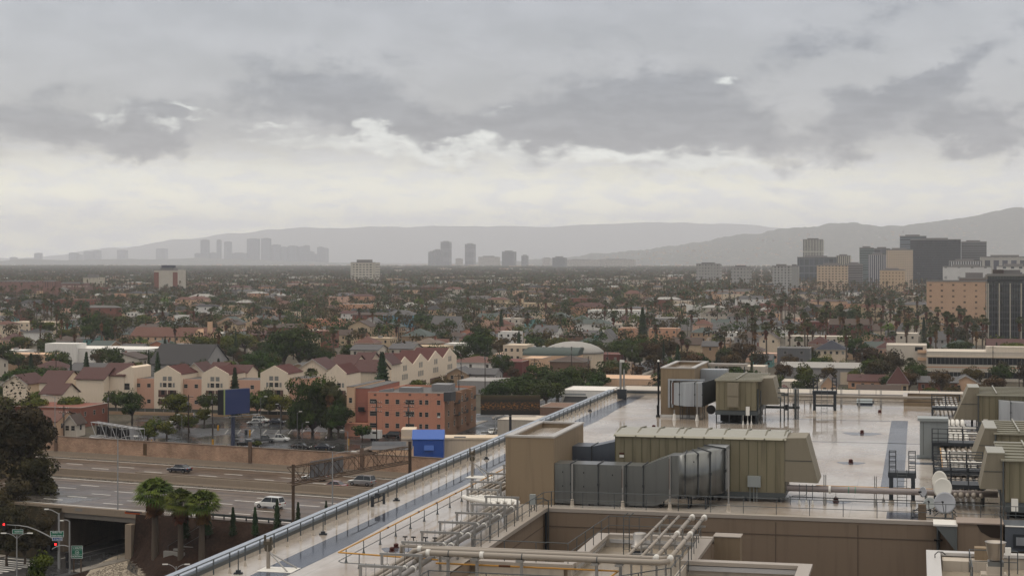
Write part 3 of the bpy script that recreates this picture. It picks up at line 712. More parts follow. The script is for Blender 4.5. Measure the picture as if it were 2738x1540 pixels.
# ---------------------------------------------------------------- roof pipes running across
def xpipe(label,y,x0,x1,z,r,m,sups,h,extra=None,name='roof_pipe'):
    t=thing(name,label,'pipe',((x0+x1)/2,y,ZR))
    part('pipe',MB().tube([(x0,y,z),(x1,y,z)],r,12),m,t,True)
    copies('support_post',MB().box(-.08,-.02,-.08,.08,0,h-ZR).box(.04,.1,-.08,.08,0,h-ZR).box(-.1,.12,-.1,.1,0,.35),M_uni,t,[(x,y,ZR) for x in sups])
    return t
t=xpipe('thick grey lagged pipe crossing the wet roof right of the olive unit',112.4,-8.4,5.0,30.95,.21,mat('grey_pipe',(.27,.235,.23),.35,.15,1,rv=.1),(-5.95,-2.7),31.9)
part('green_band',MB().tube([(-4.42,112.4,30.95),(-4.38,112.4,30.95)],.222,12).tube([(-4.0,112.4,30.95),(-3.96,112.4,30.95)],.222,12),M_green,t)
part('white_band',MB().tube([(-5.7,112.4,30.93),(-5.55,112.4,30.93)],.25,12),M_white,t)
t=thing('gas_pipe','thin orange gas line crossing the wet roof behind the thick grey pipe','pipe',(-3,113.6,ZR))
part('pipe',MB().tube([(-6.6,113.9,30.95),(2.2,113.9,30.95)],.055,8),M_yel,t)
copies('pipe_foot',MB().tube([(0,0,0),(0,0,.95)],.02,6).lathe([(.12,0),(.07,.2),(.02,.35)],0,0,0,8),M_uni,t,[(x,113.9,ZR) for x in (-5.3,-2.2,.6)])
t=thing('conduit_line','thin black conduit crossing the wet roof below the thick grey pipe','conduit',(-3,111.6,ZR))
part('conduit',MB().tube([(-8.2,111.5,30.5),(5,111.5,30.5)],.03,6),M_black,t)
copies('conduit_foot',MB().box(-.05,.05,-.05,.05,0,.5),M_uni,t,[(x,111.5,ZR) for x in (-5.9,-2.7,2)])
xpipe('long pale pipe on posts at the back of the wet roof',186.5,-13.8,2.6,31.15,.16,M_pipe,(-13.2,-11.4,-8.1,-6.2,-3.9),31.95)
t=thing('conduit_line','thin black conduit below the pale pipe at the back of the roof','conduit',(-6,185.9,ZR))
part('conduit',MB().tube([(-15,185.9,30.75),(2.6,185.9,30.75)],.035,6),M_black,t)
copies('conduit_foot',MB().box(-.05,.05,-.05,.05,0,.75),M_uni,t,[(x,185.9,ZR) for x in (-12,-8,-3.8)])
t=thing('valve_manifold','cluster of small pipes and valves right of the far olive unit','pipes',(-12.5,170,ZR))
b=MB()
for k,x in enumerate((-13.2,-12.9,-12.6)): b.tube([(x,168+k,ZR),(x,168+k,32.4+.4*k),(x-1,168+k,32.4+.4*k)],.07,8)
b.tube([(-15,172,31.1),(-11.6,172,31.1)],.14,8); b.box(-12.1,-11.9,171.6,172.4,ZR,33.0); b.box(-11.8,-11.7,171.6,172.4,ZR,33.0)
part('pipework',b,M_steel,t)
part('valve',MB().tube([(-12.9,171.8,31.1),(-12.9,172.2,31.1)],.3,10).box(-12.3,-12.0,171.7,172.1,31.3,31.5),M_dkst,t)
t=thing('vent_pipe','small bent grey vent lines beside the near olive unit hood','pipes',(-7.2,111.8,ZR))
b=MB()
for x,z in ((-7.55,31.3),(-7.1,31.3),(-6.7,31.3)): b.tube([(x,111.8,ZR),(x,111.8,z)],.025,6)
b.tube([(-8.1,111.3,ZR),(-8.1,111.3,30.45),(-7.95,111.3,30.6),(-7.2,111.3,30.62),(-7.05,111.3,30.75),(-7.05,111.3,31.2)],.025,6)
part('pipework',b,M_steel,t)
copies('pipe_boot',MB().lathe([(.1,0),(.06,.2),(.02,.33)],0,0,0,8),M_white,t,[(x,111.8,ZR) for x in (-7.55,-7.1,-6.7)])

# red roof drains
dr=thing('roof_drain',None,None,(0,0,0),WD)
part('base',MB().lathe([(.22,0),(.2,.06),(.12,.08)],0,0,0,12),M_red,dr)
part('strainer',MB().lathe([(.13,.06),(.17,.1),(.17,.24),(.1,.3)],0,0,0,10),M_red,dr)
P=Pool(dr)
for px,py,lab in ((2275,1237,'red-brown roof drain in a puddle at the middle of the right-hand roof'),(2235,1341,'red-brown roof drain just below the thick grey pipe'),(2305,1158,'red-brown roof drain behind the middle one, towards the back'),(2352,1103,'farthest red-brown roof drain near the back pipe'),(1748,1144,'red-brown roof drain peeping over the olive unit roof'),(1048,1473,'red roof drain beside the yellow pipe, nearer of the touching pair'),(1059,1463,'red roof drain beside the yellow pipe, rear of the touching pair')):
    v,uu=R(px,py); X,Y=G.w(v,uu); P.place(X,Y,ZR,0,1.0 if px>1400 else .8,lab,'roof drain','red roof drains')
b=MB()
for px,py,r in ((2275,1238,1.0),(2240,1342,.8),(2305,1160,1.6),(1062,1470,.9)):
    v,uu=R(px,py); b.face([(v+r*math.cos(t)*(1+.25*math.sin(3*t)),uu+r*1.1*math.sin(t)*(1+.2*math.cos(2*t)),ZR+.005) for t in [2*PI*k/20 for k in range(20)]])
ob=part('puddle_stain',b,mat('puddle',(.085,.085,.10),.12,.1,.5,spec=.25),hosp)

# ---------------------------------------------------------------- yellow pipe fence and pipe racks on the left
t=thing('gas_pipe','yellow gas pipe on thin posts running up beside the pipe racks','pipe',(-29.4,90,ZR))
part('pipe',MB().tube([(-14.4,82.2,ZR+.62),(-23.8,82.2,ZR+.62)],.045,8).tube([(-14.4,82.2,ZR+.62),(-14.6,79.6,ZR+.62)],.045,8).tube([(-29.4,83.3,ZR+.75),(-23.8,82.6,ZR+.72)],.045,8).tube([(-29.4,83.3,ZR+.75),(-29.4,124,ZR+.75)],.045,8),M_yel,t)
part('lower_line',MB().tube([(-24.8,82.5,ZR+.3),(-29.1,82.9,ZR+.3),(-29.4,83.3,ZR+.3),(-29.4,116,ZR+.3)],.022,6),M_steel,t)
copies('post',MB().tube([(0,0,0),(0,0,.75)],.025,6).lathe([(.09,0),(.05,.12),(.026,.3)],0,0,0,8),M_steel,t,[(-29.4,84.5+2.9*k,ZR) for k in range(13)]+[(-28.2,83.1,ZR)])
b=MB()
for y in (91.5,97.6,101.5,106): b.tube([(-29.4,y,ZR+.75),(-29.4,y+.3,ZR+.75)],.056,8)
b.tube([(-19.9,82.2,ZR+.62),(-20.5,82.2,ZR+.62)],.056,8)
part('pipe_coupling',b,M_rust,t)

# racks (goal posts) with hangers
xr0,xr1=-25.95,-23.85
rk=thing('pipe_rack',None,None,(0,0,0),WD)
part('leg',MB().box(-1.05,-.93,-.05,.05,0,1.35),M_uni,rk); part('leg',MB().box(.93,1.05,-.05,.05,0,1.35),M_uni,rk)
part('beam',MB().box(-1.1,1.1,-.06,.06,1.35,1.47),M_uni,rk)
hb=MB()
for x,r,z in ((-.72,.125,.72),(-.28,.085,.76),(.18,.145,.72),(.62,.15,.72)):
    hb.tube([(x,0,1.55),(x,0,z+r+.1)],.012,4); pts=[(x+r*1.15*math.sin(a),0,z+r*1.15*math.cos(a)+ (.06 if abs(a)<.4 else 0)) for a in [(-PI*.5)+PI*k/8 for k in range(9)]]
    hb.tube(pts,.016,4); hb.tube([(x-r*1.4,-.0,z),(x+r*1.4,0,z)],.014,4)
part('hanger',hb,M_dkst,rk)
sd=MB()
for x,r,z in ((-.72,.125,.72),(-.28,.085,.76),(.18,.145,.72),(.62,.15,.72)): sd.tube([(x,-.12,z),(x,.12,z)],r*1.2,12)
part('saddle',sd,M_white,rk,True)
P=Pool(rk); k=0
for y in (73.2,76.5,79.8,83.4,86.8,90.3,93.8,97.3,100.6):
    X,Y=G.w(-24.9,y); k+=1
    P.place(X,Y,ZR,G.r,1.0,('steel goal-post rack holding four lagged pipes, '+['lowest in the picture','second from the bottom','third from the bottom','just before the valves','fourth above the valves','fifth up the row','sixth up the row','seventh up the row','last before the white elbows'][k-1]),'pipe rack','pipe racks along the left of the court')
for y,x in ((103.6,-26.9),(107.2,-27.6),(111.5,-27.6),(116.2,-27.6),(121,-27.6)):
    X,Y=G.w(x,y); P.place(X,Y,ZR,G.r,1.0,'steel goal-post rack left of the near tan block, '+{103.6:'at the white elbows',107.2:'first beside the block',111.5:'second beside the block',116.2:'third beside the block',121:'farthest one'}[y],'pipe rack','pipe racks along the left of the court')
t=thing('pipe_run','four parallel lagged pipes hung from the goal-post racks on the left','pipes',(-24.9,90,ZR))
for i,(dx,r,z) in enumerate(((-.72,.125,.72),(-.28,.085,.76),(.18,.145,.72),(.62,.15,.72))):
    x=-24.9+dx
    part('pipe',MB().tube([(x,62,ZR+z),(x,101.6,ZR+z)],r,10),M_piped if i>1 else M_pipe,t,True)
    x2=-27.6+dx
    part('jog_pipe',MB().tube([(x,101.5,ZR+z),(x-.1,102.0+.2*i,ZR+z+.1),(x2+.6,103.2+.3*i,ZR+z+.15),(x2,104.2,ZR+z+.1),(x2,105.2,ZR+z)],r*1.1,10),M_white,t,True)
    part('pipe',MB().tube([(x2,105.1,ZR+z),(x2,122,ZR+z)],r,10),M_pipe,t,True)
# valves near rack 4
b=MB()
for dx in (-.9,-.45,.2,.7): b.tube([(-24.9+dx,83.4,ZR+1.5),(-24.9+dx,83.4,ZR+1.7)],.03,6); b.box(-25.02+dx,-24.78+dx,83.36,83.44,ZR+1.66,ZR+1.72)
part('valve_handle',b,M_black,t)

# the long pipe crossing at the bottom, turning up the vent roof
t=thing('pipe_run','pair of thick pale pipes crossing the bottom and turning back over the vent roof','pipes',(-18,82,29.3))
zp=ZR+1.22
part('pipe',MB().tube([(-25.5,82.7,zp-.5),(-25.1,82.7,zp-.1),(-24.6,82.7,zp),(-12.6,82.7,zp),(-12.1,83.0,zp)],.14,12),M_pipe,t,True)
part('pipe',MB().tube([(-24.7,81.7,zp-.55),(-24.6,81.7,zp-.15),(-24.1,81.7,zp),(-12.3,81.7,zp),(-11.85,82.0,zp+.02)],.15,12),M_pipe,t,True)
part('pipe',MB().tube([(-26.0,83.4,zp-.5),(-26.0,83.4,zp),(-22,83.3,zp),(-16,83.3,zp)],.11,10),M_pipe,t,True)
for i,(x,r) in enumerate(((-14.05,.08),(-13.35,.08),(-12.6,.115),(-11.9,.115))):
    part('pipe',MB().tube([(x,82.6,zp+.05),(x,96.3,zp+.05)],r,10),M_pipe,t,True)
b=MB()
for x in (-12.6,-11.9):
    for y in (82.7,90.2): b.tube([(x,y-.2,zp+.05),(x,y+.2,zp+.05)],.15,12)
    b.tube([(x,96.0,zp+.05),(x,96.5,zp+.05),(x,96.75,zp-.1)],.145,12)
b.tube([(-21.35,81.7,zp),(-21.15,81.7,zp)],.18,12); b.tube([(-24.15,81.7,zp),(-23.95,81.7,zp)],.18,12); b.tube([(-24.9,82.7,zp),(-24.7,82.7,zp)],.17,12)
part('white_collar',b,M_white,t,True)
b=MB()
for x in (-23.0,-19.2,-15.4): b.tube([(x,81.7,zp),(x+.05,81.7,zp)],.162,12)
for y in (84.8,88,91.5,94.5):
    for x,r in ((-14.05,.092),(-13.35,.092),(-12.6,.128),(-11.9,.128)): b.tube([(x,y,zp+.05),(x,y+.06,zp+.05)],r,10)
part('strap',b,M_dkst,t)
for x in (-23.0,-21.5,-19.2,-15.4,-14.2): part('support_post',MB().box(x-.07,x+.07,81.6,81.75,29.25,zp-.26).box(x-.25,x+.1,81.4,82.9,zp-.25,zp-.15),M_uni,t)
b=MB()
for y in (84.8,88,91.5,94.5): part('support_frame',MB().box(-14.3,-11.6,y,y+.1,zp-.25,zp-.15).box(-12.95,-12.85,y,y+.1,29.25,zp-.25).box(-14.25,-14.15,y,y+.1,29.25,zp-.25),M_uni,t)

# mushroom vent on the low roof
v,uu,_=at(1711,1460,u=92.0)
t=thing('exhaust_fan','round grey mushroom exhaust fan on a white kerb, on the low vent roof','exhaust fan',(v,uu,29.25))
part('kerb',MB().box(v-.52,v+.52,uu-.5,uu+.5,29.25,29.85),M_roofdry,t)
part('neck',MB().box(v-.38,v+.38,uu-.38,uu+.38,29.85,30.0),M_dkst,t)
part('housing',MB().lathe([(.38,0),(.50,.06),(.50,.26),(.42,.30),(.37,.32),(.37,.9),(.33,.95),(.1,.98)],v,uu,30.0,20),mat('fan_aluminium',(.34,.32,.30),.35,.1,1,metal=.6),t,True)
v,uu,_=at(1675,1460,u=92.5)
t=thing('access_ladder','thin dark steel ladder rails standing on the low vent roof','ladder',(v,uu,29.25))
part('rail',MB().tube([(v-.16,uu,29.25),(v-.16,uu,31.75),(v+.1,uu,31.95)],.03,6).tube([(v+.16,uu,29.25),(v+.16,uu,31.75),(v+.4,uu,31.95)],.03,6),M_steel,t)
b=MB()
for k in range(7): b.tube([(v-.16,uu,29.6+.33*k),(v+.16,uu,29.6+.33*k)],.015,5)
part('rung',b,M_steel,t)
# dark condenser box at bottom
v0=at(1545,1500,u=77)[0]; v1=at(1720,1500,u=77)[0]
t=thing('condenser_unit','dark blue-grey condenser box with louvred front at the bottom edge','condenser',((v0+v1)/2,77,29.25))
part('body',MB().box(v0+.35,v1-.1,77,79,29.3,30.55),M_dkst,t)
part('lid',MB().prism([(76.5,30.5),(78.0,30.72),(79.6,30.5),(79.6,30.58),(78.0,30.8),(76.5,30.58)],v0,v1+.25,'x'),mat('condenser_lid',(.17,.20,.22),.3,.1,1,metal=.3),t)
b=MB()
for k in range(12): b.box(v0+.5+.22*k,v0+.56+.22*k,76.96,77,29.7+.12*(k%3),29.78+.12*(k%3))
part('louvre_bolt',b,M_black,t)
# metal-capped stub right of the pipes
t=thing('duct_stub','short wide brown duct riser with foil wrapped top, right of the vent roof','duct',(-10.6,96,27))
part('riser',MB().box(-11.5,-10.0,97.7,98.9,20,29.95),M_tan,t)
part('capping',MB().box(-11.55,-9.95,97.65,98.95,29.95,30.0),M_tanl,t)
part('foil_wrap',MB().tube([(-13.0,97.9,29.75),(-10.4,97.9,29.65)],.2,8),mat('foil',(.5,.5,.5),.3,.3,4,metal=.8,bump=.6,bscale=9),t)

# ---------------------------------------------------------------- tripod poles, camera mast, small roof items
def tripole(label,v,uu,h=1.9,legs=True):
    t=thing('pipe_stand',label,'stand',(v,uu,ZR))
    part('pole',MB().tube([(v,uu,ZR),(v,uu,ZR+h)],.11,8),M_pipe,t)
    b=MB()
    for a in (-.5,.2): b.tube([(v+.05,uu,ZR+h*.55),(v+1.5*math.cos(a),uu+1.5*math.sin(a),ZR+.05)],.04,6)
    part('strut',b,M_uni,t)
    part('valve_head',MB().box(v-.22,v+.22,uu-.12,uu+.12,ZR+h-.3,ZR+h-.12).tube([(v-.18,uu,ZR+h-.2),(v-.18,uu,ZR+h+.2)],.06,6).tube([(v+.15,uu,ZR+h-.2),(v+.15,uu,ZR+h+.1)],.06,6).tube([(v,uu-.1,ZR+h*.7),(v,uu+.1,ZR+h*.7)],.2,8),mat('brass_head',(.09,.075,.055),.5,.2,3),t)
    part('foot_plate',MB().box(v-.3,v+1.6,uu-.9,uu+.5,ZR+.002,ZR+.03),M_white,t)
tripole('roof pipe stand with valves and two struts, far one near the tan block',-32.0,120.2)
tripole('roof pipe stand with valves and two struts, near one at the bottom',-32.75,81.9,1.55)
v,uu=R(1662,1066); t=thing('camera_mast','tall grey double pole mast with a white camera on top at the roof corner','mast',(v,uu,ZR))
part('mast_tube',MB().tube([(v-.12,uu,ZR),(v-.12,uu,ZR+4.2)],.13,10).tube([(v+.28,uu,ZR),(v+.28,uu,ZR+3.4)],.1,10),M_uni,t)
part('base_box',MB().box(v-.45,v+.55,uu-.3,uu+.3,ZR,ZR+1.1),M_dkst,t)
part('camera_head',MB().box(v-.2,v+.28,uu-.15,uu+.25,ZR+4.2,ZR+4.45).tube([(v,uu-.3,ZR+4.3),(v,uu-.1,ZR+4.3)],.1,8),M_white,t)
v,uu=R(1768,1105); 
t=thing('lamp_pole','thin black pole with a small dome on the left of the far tan block','pole',(-25.75,170.6,ZR))
part('pole',MB().tube([(-25.75,170.6,ZR),(-25.75,170.6,35.6)],.1,8),M_black,t)
part('dome',MB().lathe([(.12,0),(.14,.08),(.05,.2)],-25.75,170.6,35.6,10),M_plate,t)
part('base_pipe',MB().lathe([(.22,0),(.18,.2),(.12,.25),(.14,1.2)],-25.75,170.3,ZR,10),M_black,t)
al=thing('roof_anchor',None,None,(0,0,0),WD)
part('post',MB().tube([(0,0,0),(0,0,1.2)],.03,6),M_steel,al); part('bracket',MB().box(-.22,.22,-.15,.15,0,.08).box(-.12,.12,-.1,.1,.08,.2),M_dkst,al)
P=Pool(al)
for y,lab in ((80.2,'lowest'),(92.8,'second from the bottom'),(107.0,'third from the bottom'),(131,'fourth from the bottom'),(152,'fifth from the bottom'),(175,'farthest')):
    X,Y=G.w(-33.7,y); P.place(X,Y,ZR,0,1,'small dark bracket post just inside the left guard rail, '+lab,'bracket','bracket posts inside the left guard rail')
t=thing('valve_bracket','small black double valve on a bracket midway along the left guard rail','valve',(-34,104.5,ZR))
part('body',MB().box(-34.5,-34.3,104,104.1,ZR,ZR+.7).box(-33.7,-33.55,104,104.1,ZR+.2,ZR+.95).tube([(-34.4,104.05,ZR+.5),(-33.6,104.05,ZR+.8)],.04,6).tube([(-34.4,104.05,ZR+.2),(-33.6,104.05,ZR+.5)],.04,6).box(-34.2,-33.9,103.9,104.2,ZR+.6,ZR+.9),M_dkst,t)
t=thing('skylight_hatch','small grey-green lifting roof hatch at the back of the roof','hatch',(-5.7,192,ZR))
part('frame',MB().box(-6.6,-4.9,190.5,191.6,ZR+.02,ZR+.12),M_dkst,t)
part('lid',MB().prism([(190.5,ZR+.12),(191.6,ZR+.5),(191.6,ZR+.56),(190.5,ZR+.18)],-6.6,-4.9,'x'),mat('hatch_lid',(.16,.19,.20),.3,.1),t)
t=thing('roof_curb_box','low open white-edged tan curb box near the far roof edge on the right','roof curb',(2,192,ZR))
b=MB(); b.box(-1.5,-1.2,189.5,194.5,ZR,ZR+1.0); b.box(4.6,4.9,189.5,194.5,ZR,ZR+1.0); b.box(-1.2,4.6,194.2,194.5,ZR,ZR+1.0); b.box(-1.2,4.6,189.5,189.8,ZR,ZR+.45)
part('curb_wall',b,M_tan,t); part('curb_cap',MB().box(-1.6,-1.1,189.4,194.6,ZR+1.0,ZR+1.06).box(-1.1,4.9,194.1,194.6,ZR+1.0,ZR+1.06),M_tanl,t)
# grey access ladder end at the rail, electrical box near the rail corner
t=thing('switch_box','grey electrical switch box on the rail beside the near tan block','electrical box',(-23.9,104.8,ZR))
part('case',MB().box(-24.0,-23.65,104.3,104.6,ZR+.45,ZR+1.1),M_cab,t); part('stand',MB().box(-23.95,-23.9,104.4,104.5,ZR,ZR+.45).box(-23.75,-23.7,104.4,104.5,ZR,ZR+.45),M_steel,t)
part('cable',MB().tube([(-23.7,104.4,ZR+.8),(-23.2,104.6,ZR+.85),(-22.95,105.1,ZR+.6),(-22.95,105.2,25)],.04,6),M_steel,t)
t=thing('downpipe','dark downpipe in the inner corner of the court','downpipe',(-23.1,105.2,20)); part('pipe',MB().tube([(-23.12,105.2,10),(-23.12,105.2,29.9)],.09,8),M_dkst,t)
t=thing('downpipe','grey downpipe with black bracket at the right end of the court wall','downpipe',(1.2,105.2,20)); part('pipe',MB().tube([(1.2,105.25,10),(1.2,105.25,29.9)],.1,8),M_steel,t); part('bracket',MB().box(.95,1.45,105.1,105.35,29.0,29.08),M_black,t)

# ---------------------------------------------------------------- satellite dishes
def dish(name,label,c,r,n,m,depth=.18,feed=True):
    n=Vector(n).normalized(); c=Vector(c)
    t=thing(name,label,'satellite dish',(c.x,c.y,ZR))
    ref=Vector((0,0,1)); a=n.cross(ref).normalized(); b_=n.cross(a).normalized()
    bm=MB(); seg=28; rings=6
    for k in range(rings+1):
        q=k/rings
        for j in range(seg):
            t_=2*PI*j/seg; p=c+(a*math.cos(t_)+b_*math.sin(t_))*(r*q)+n*(depth*r*(q*q-1)); bm.v.append(tuple(p))
    for k in range(rings):
        for j in range(seg):
            i0=k*seg+j;i1=k*seg+(j+1)%seg; bm.f.append((i0,i1,i1+seg,i0+seg)); bm.m.append(0)
    o=len(bm.v)
    for k in range(rings+1):
        q=k/rings
        for j in range(seg):
            t_=2*PI*j/seg; p=c+(a*math.cos(t_)+b_*math.sin(t_))*(r*q)+n*(depth*r*(q*q-1)-.03); bm.v.append(tuple(p))
    for k in range(rings):
        for j in range(seg):
            i0=o+k*seg+j;i1=o+k*seg+(j+1)%seg; bm.f.append((i1,i0,i0+seg,i1+seg)); bm.m.append(0)
    for j in range(seg):
        i0=rings*seg+j;i1=rings*seg+(j+1)%seg; bm.f.append((i0,i1,i1+o,i0+o)); bm.m.append(0)
    part('reflector',bm,m,t,True)
    f=c+n*r*.95; low=c-Vector((0,0,1))*r*.85
    if feed:
        part('feed_arm',MB().tube([tuple(c+b_*r*.95),tuple(f)],.02,5).tube([tuple(c+a*r*.95),tuple(f)],.014,5),M_black,t)
        part('feed_horn',MB().tube([tuple(f),tuple(f-n*.18)],.06,8),M_black,t)
    bk=c-n*.25
    part('mount',MB().tube([(bk.x,bk.y,ZR),tuple(bk)],.06,8).tube([(bk.x-.7,bk.y+.3,ZR+.05),(bk.x,bk.y,ZR+.7)],.03,5).tube([(bk.x+.7,bk.y+.3,ZR+.05),(bk.x,bk.y,ZR+.7)],.03,5),M_steel,t)
    return t
dish('satellite_dish','large pale grey round satellite dish, front one facing the camera',(1.62,107.6,30.98),.67,(-.25,-1,.22),M_dishg,.12)
dish('satellite_dish','large cream satellite dish just behind the pale grey one',(1.52,109.5,31.62),.66,(-.6,-1,.12),M_ivory,.12,False)
dish('satellite_dish','large cream satellite dish at the back of the trio of dishes',(1.35,111.0,31.9),.64,(-.85,-.9,.1),M_ivory,.12,False)
dish('satellite_dish','small grey oval dish on an arm left of the large dishes',(.3,109.5,31.35),.33,(-1,-.9,.1),M_dishg,.15)
dish('satellite_dish','small dark grey dish with strut below the oval one',(.72,109.0,30.72),.40,(-.2,-1,.5),M_cab,.15)
t=thing('dish_sled','flat dark steel sled of struts under the satellite dishes','frame',(.8,107,ZR))
b=MB(); b.tube([(-.3,106.8,ZR+.15),(2.1,106.8,ZR+.15)],.04,6).tube([(-.3,109.8,ZR+.15),(2.1,109.8,ZR+.15)],.04,6).tube([(-.3,106.8,ZR+.15),(1.3,109.8,ZR+.5)],.03,6).tube([(2.1,106.8,ZR+.15),(2.1,109.8,ZR+.15)],.04,6).tube([(-.3,106.8,ZR+.15),(-.3,109.8,ZR+.15)],.04,6)
part('strut',b,M_dkst,t)
cb_=MB(); cb_.box(0,.42,0,.3,0,.17); P=None
for k,lab in enumerate(('bottom','second','third','fourth','top')):
    single('ballast_block',MB().box(.02,.5,106.6,106.9,ZR+.03+k*.19,ZR+.2+k*.19),mat('ballast',(.17,.13,.095),.8,.2,3),lab+' brown ballast block in the stack left of the dishes','block',(.26,106.7,ZR+.03+k*.19),group='brown ballast blocks stacked by the dishes')
# brown mechanical box and the chute beside it
t=thing('mechanical_box','brown rendered mechanical box with stained front below the dishes','rooftop structure',(4,104,25))
x0=at(2560,1376,u=103.5)[0]; x1=at(2682,1384,u=103.5)[0]
part('wall',MB().box(x0,x1,103.5,105.3,24,30.35),M_brown,t)
part('capping',MB().box(x0-.05,x1+.05,103.4,105.6,30.35,30.43),mat('brown_cap',(.27,.215,.18),.5,.1),t)
part('soot_stain',MB().face([(x0+1.1,103.48,30.33),(x0+1.35,103.48,29.9),(x0+1.9,103.48,29.6),(x0+2.4,103.48,29.55),(x1-.05,103.48,29.9),(x1-.05,103.48,30.33)]),mat('soot',(.045,.032,.025),.9,.3,2),t)
t=thing('rain_chute','triangular grey sheet metal chute hanging beside the brown box','chute',(1.9,103.4,27))
xa=at(2500,1384,u=103.3)[0]
part('sheet',MB().prism([(xa,30.2),(x0-.02,30.2),(x0-.02,28.75),(x0-.12,28.75)],103.3,105.2,'y'),mat('chute_steel',(.16,.175,.175),.4,.12,1,metal=.4,streak=.2),t)
part('rim',MB().box(xa-.1,x0,103.2,105.2,30.2,30.3),M_white,t)
# grey plant with window on the far right, exhaust fan on the lower roof
t=thing('plant_module','blue-grey plant module with a square port at the right edge','plant module',(6.5,103,28))
part('body',MB().box(x1+.1,x1+6,103.2,106,28.9,30.3),mat('module_steel',(.12,.135,.16),.4,.15,.8,metal=.3,streak=.25),t)
part('port_frame',MB().box(x1+.55,x1+1.35,103.1,103.2,29.1,29.9),M_dkst,t)
part('port_cover',MB().box(x1+.72,x1+1.2,103.05,103.1,29.25,29.72),M_galvl,t)
part('top_pipe',MB().tube([(x1+.1,103.1,30.35),(x1+6,103.1,30.35)],.05,6),M_white,t)
v,uu,_=at(2662,1490,u=92)
t=thing('exhaust_fan','shiny upblast exhaust fan bowl on a white kerb at bottom right','exhaust fan',(v,uu,29.2))
part('kerb',MB().box(v-.75,v+.55,uu-.5,uu+.5,29.2,29.55).box(v-.45,v+.4,uu-.4,uu+.4,29.55,29.95),M_roofdry,t)
part('base',MB().box(v-.4,v+.4,uu-.35,uu+.35,29.95,30.2),M_galv,t)
part('bowl',MB().lathe([(.3,0),(.36,.1),(.46,.55),(.52,.95),(.56,1.0),(.5,1.0),(.44,.9)],v,uu,30.2,24),mat('bowl_steel',(.42,.38,.34),.28,.15,1,metal=.8),t,True)
part('switch',MB().box(v+.45,v+.75,uu-.6,uu-.45,30.6,31.0),M_plate,t)
part('post',MB().tube([(v+.25,uu-.6,29.2),(v+.25,uu-.6,32.6)],.045,6).tube([(v+.65,uu-.55,29.2),(v+.65,uu-.55,30.7)],.04,6),M_dkst,t)
bt=thing('vent_boot',None,None,(0,0,0),WD); part('boot',MB().lathe([(.13,0),(.1,.2),(.05,.4),(.03,.42)],0,0,0,10),M_white,bt); part('stub',MB().tube([(0,0,.4),(0,0,.5)],.025,6),M_steel,bt)
P=Pool(bt)
for px,py,lab in ((2610,1506,'left'),(2679,1501,'middle'),(2697,1507,'right'),(2659,1510,'near')):
    v,uu=R(px,py,29.2); X,Y=G.w(v,uu); P.place(X,Y,29.2,0,1,'small white cone boot on the bottom right roof, '+lab+' one of the four','pipe boot','white cone boots on the bottom right roof')
t=thing('gooseneck_vent','thin black gooseneck vent on the white coping at bottom right','vent',(1.2,93.5,29.97)); part('pipe',MB().tube([(.9,93.5,29.9),(.9,93.5,30.15),(1.05,93.5,30.3),(1.3,93.5,30.3),(1.45,93.5,30.15)],.03,6),M_black,t)
t=thing('low_parapet_block','short tan block with blue-grey capping on the bottom right roof','rooftop structure',(3,94.5,29.2))
part('block',MB().box(1.3,4.1,94.0,95.2,29.2,29.75),M_roofdry,t); part('upper_block',MB().box(3.0,4.0,94.6,95.3,29.75,30.4),M_tan,t)
# ================================================================= kit: trees, palms, cars, poles
import random
FOL=foliage('leaf_dark_green',(.010,.022,.004),(.040,.066,.009),.35)
FOL2=foliage('leaf_olive_brown',(.030,.022,.009),(.08,.054,.018),.35)
FOLE=foliage('leaf_eucalyptus',(.014,.014,.006),(.058,.047,.020),.3)
FOLY=foliage('leaf_yellow_green',(.024,.037,.004),(.085,.095,.010),.4)
FOLC=foliage('leaf_conifer',(.007,.017,.007),(.022,.042,.014),.5)
FOLP=foliage('frond_green',(.026,.048,.008),(.10,.135,.022),.8)
FOLO=foliage('frond_olive',(.022,.028,.009),(.062,.068,.022),.8)
SKIRT=foliage('dead_fronds',(.05,.024,.010),(.14,.065,.025),.8)
BARK=mat('bark',(.075,.055,.04),.9,.3,2)
PBARK=mat('palm_bark',(.11,.085,.065),.9,.25,3)
def leaf_blob(b,rnd,c,rad,n,size,flat=1.0):
    for _ in range(n):
        while True:
            p=Vector((rnd.uniform(-1,1),rnd.uniform(-1,1),rnd.uniform(-1,1)))
            if .25<p.length<1: break
        if rnd.random()<.6: p=p.normalized()*rnd.uniform(.78,1.05)
        q=Vector((c[0]+p.x*rad[0],c[1]+p.y*rad[1],c[2]+p.z*rad[2]))
        nrm=(p+Vector((rnd.uniform(-.8,.8),rnd.uniform(-.8,.8),rnd.uniform(-.3,.9)))).normalized()
        a=nrm.cross(Vector((rnd.uniform(-1,1),rnd.uniform(-1,1),rnd.uniform(-1,1)))).normalized(); d=nrm.cross(a)
        s=size*rnd.uniform(.6,1.4); t=s*rnd.uniform(.45,.8)
        b.face([q-a*s,q-d*t*.9+a*s*.1,q+a*s,q+d*t])
def limb(b,p0,p1,r0,r1): b.tube([p0,tuple((Vector(p0)+Vector(p1))/2+Vector((.1,.05,0))*(r0*3)),p1],r0,6,r1,False)
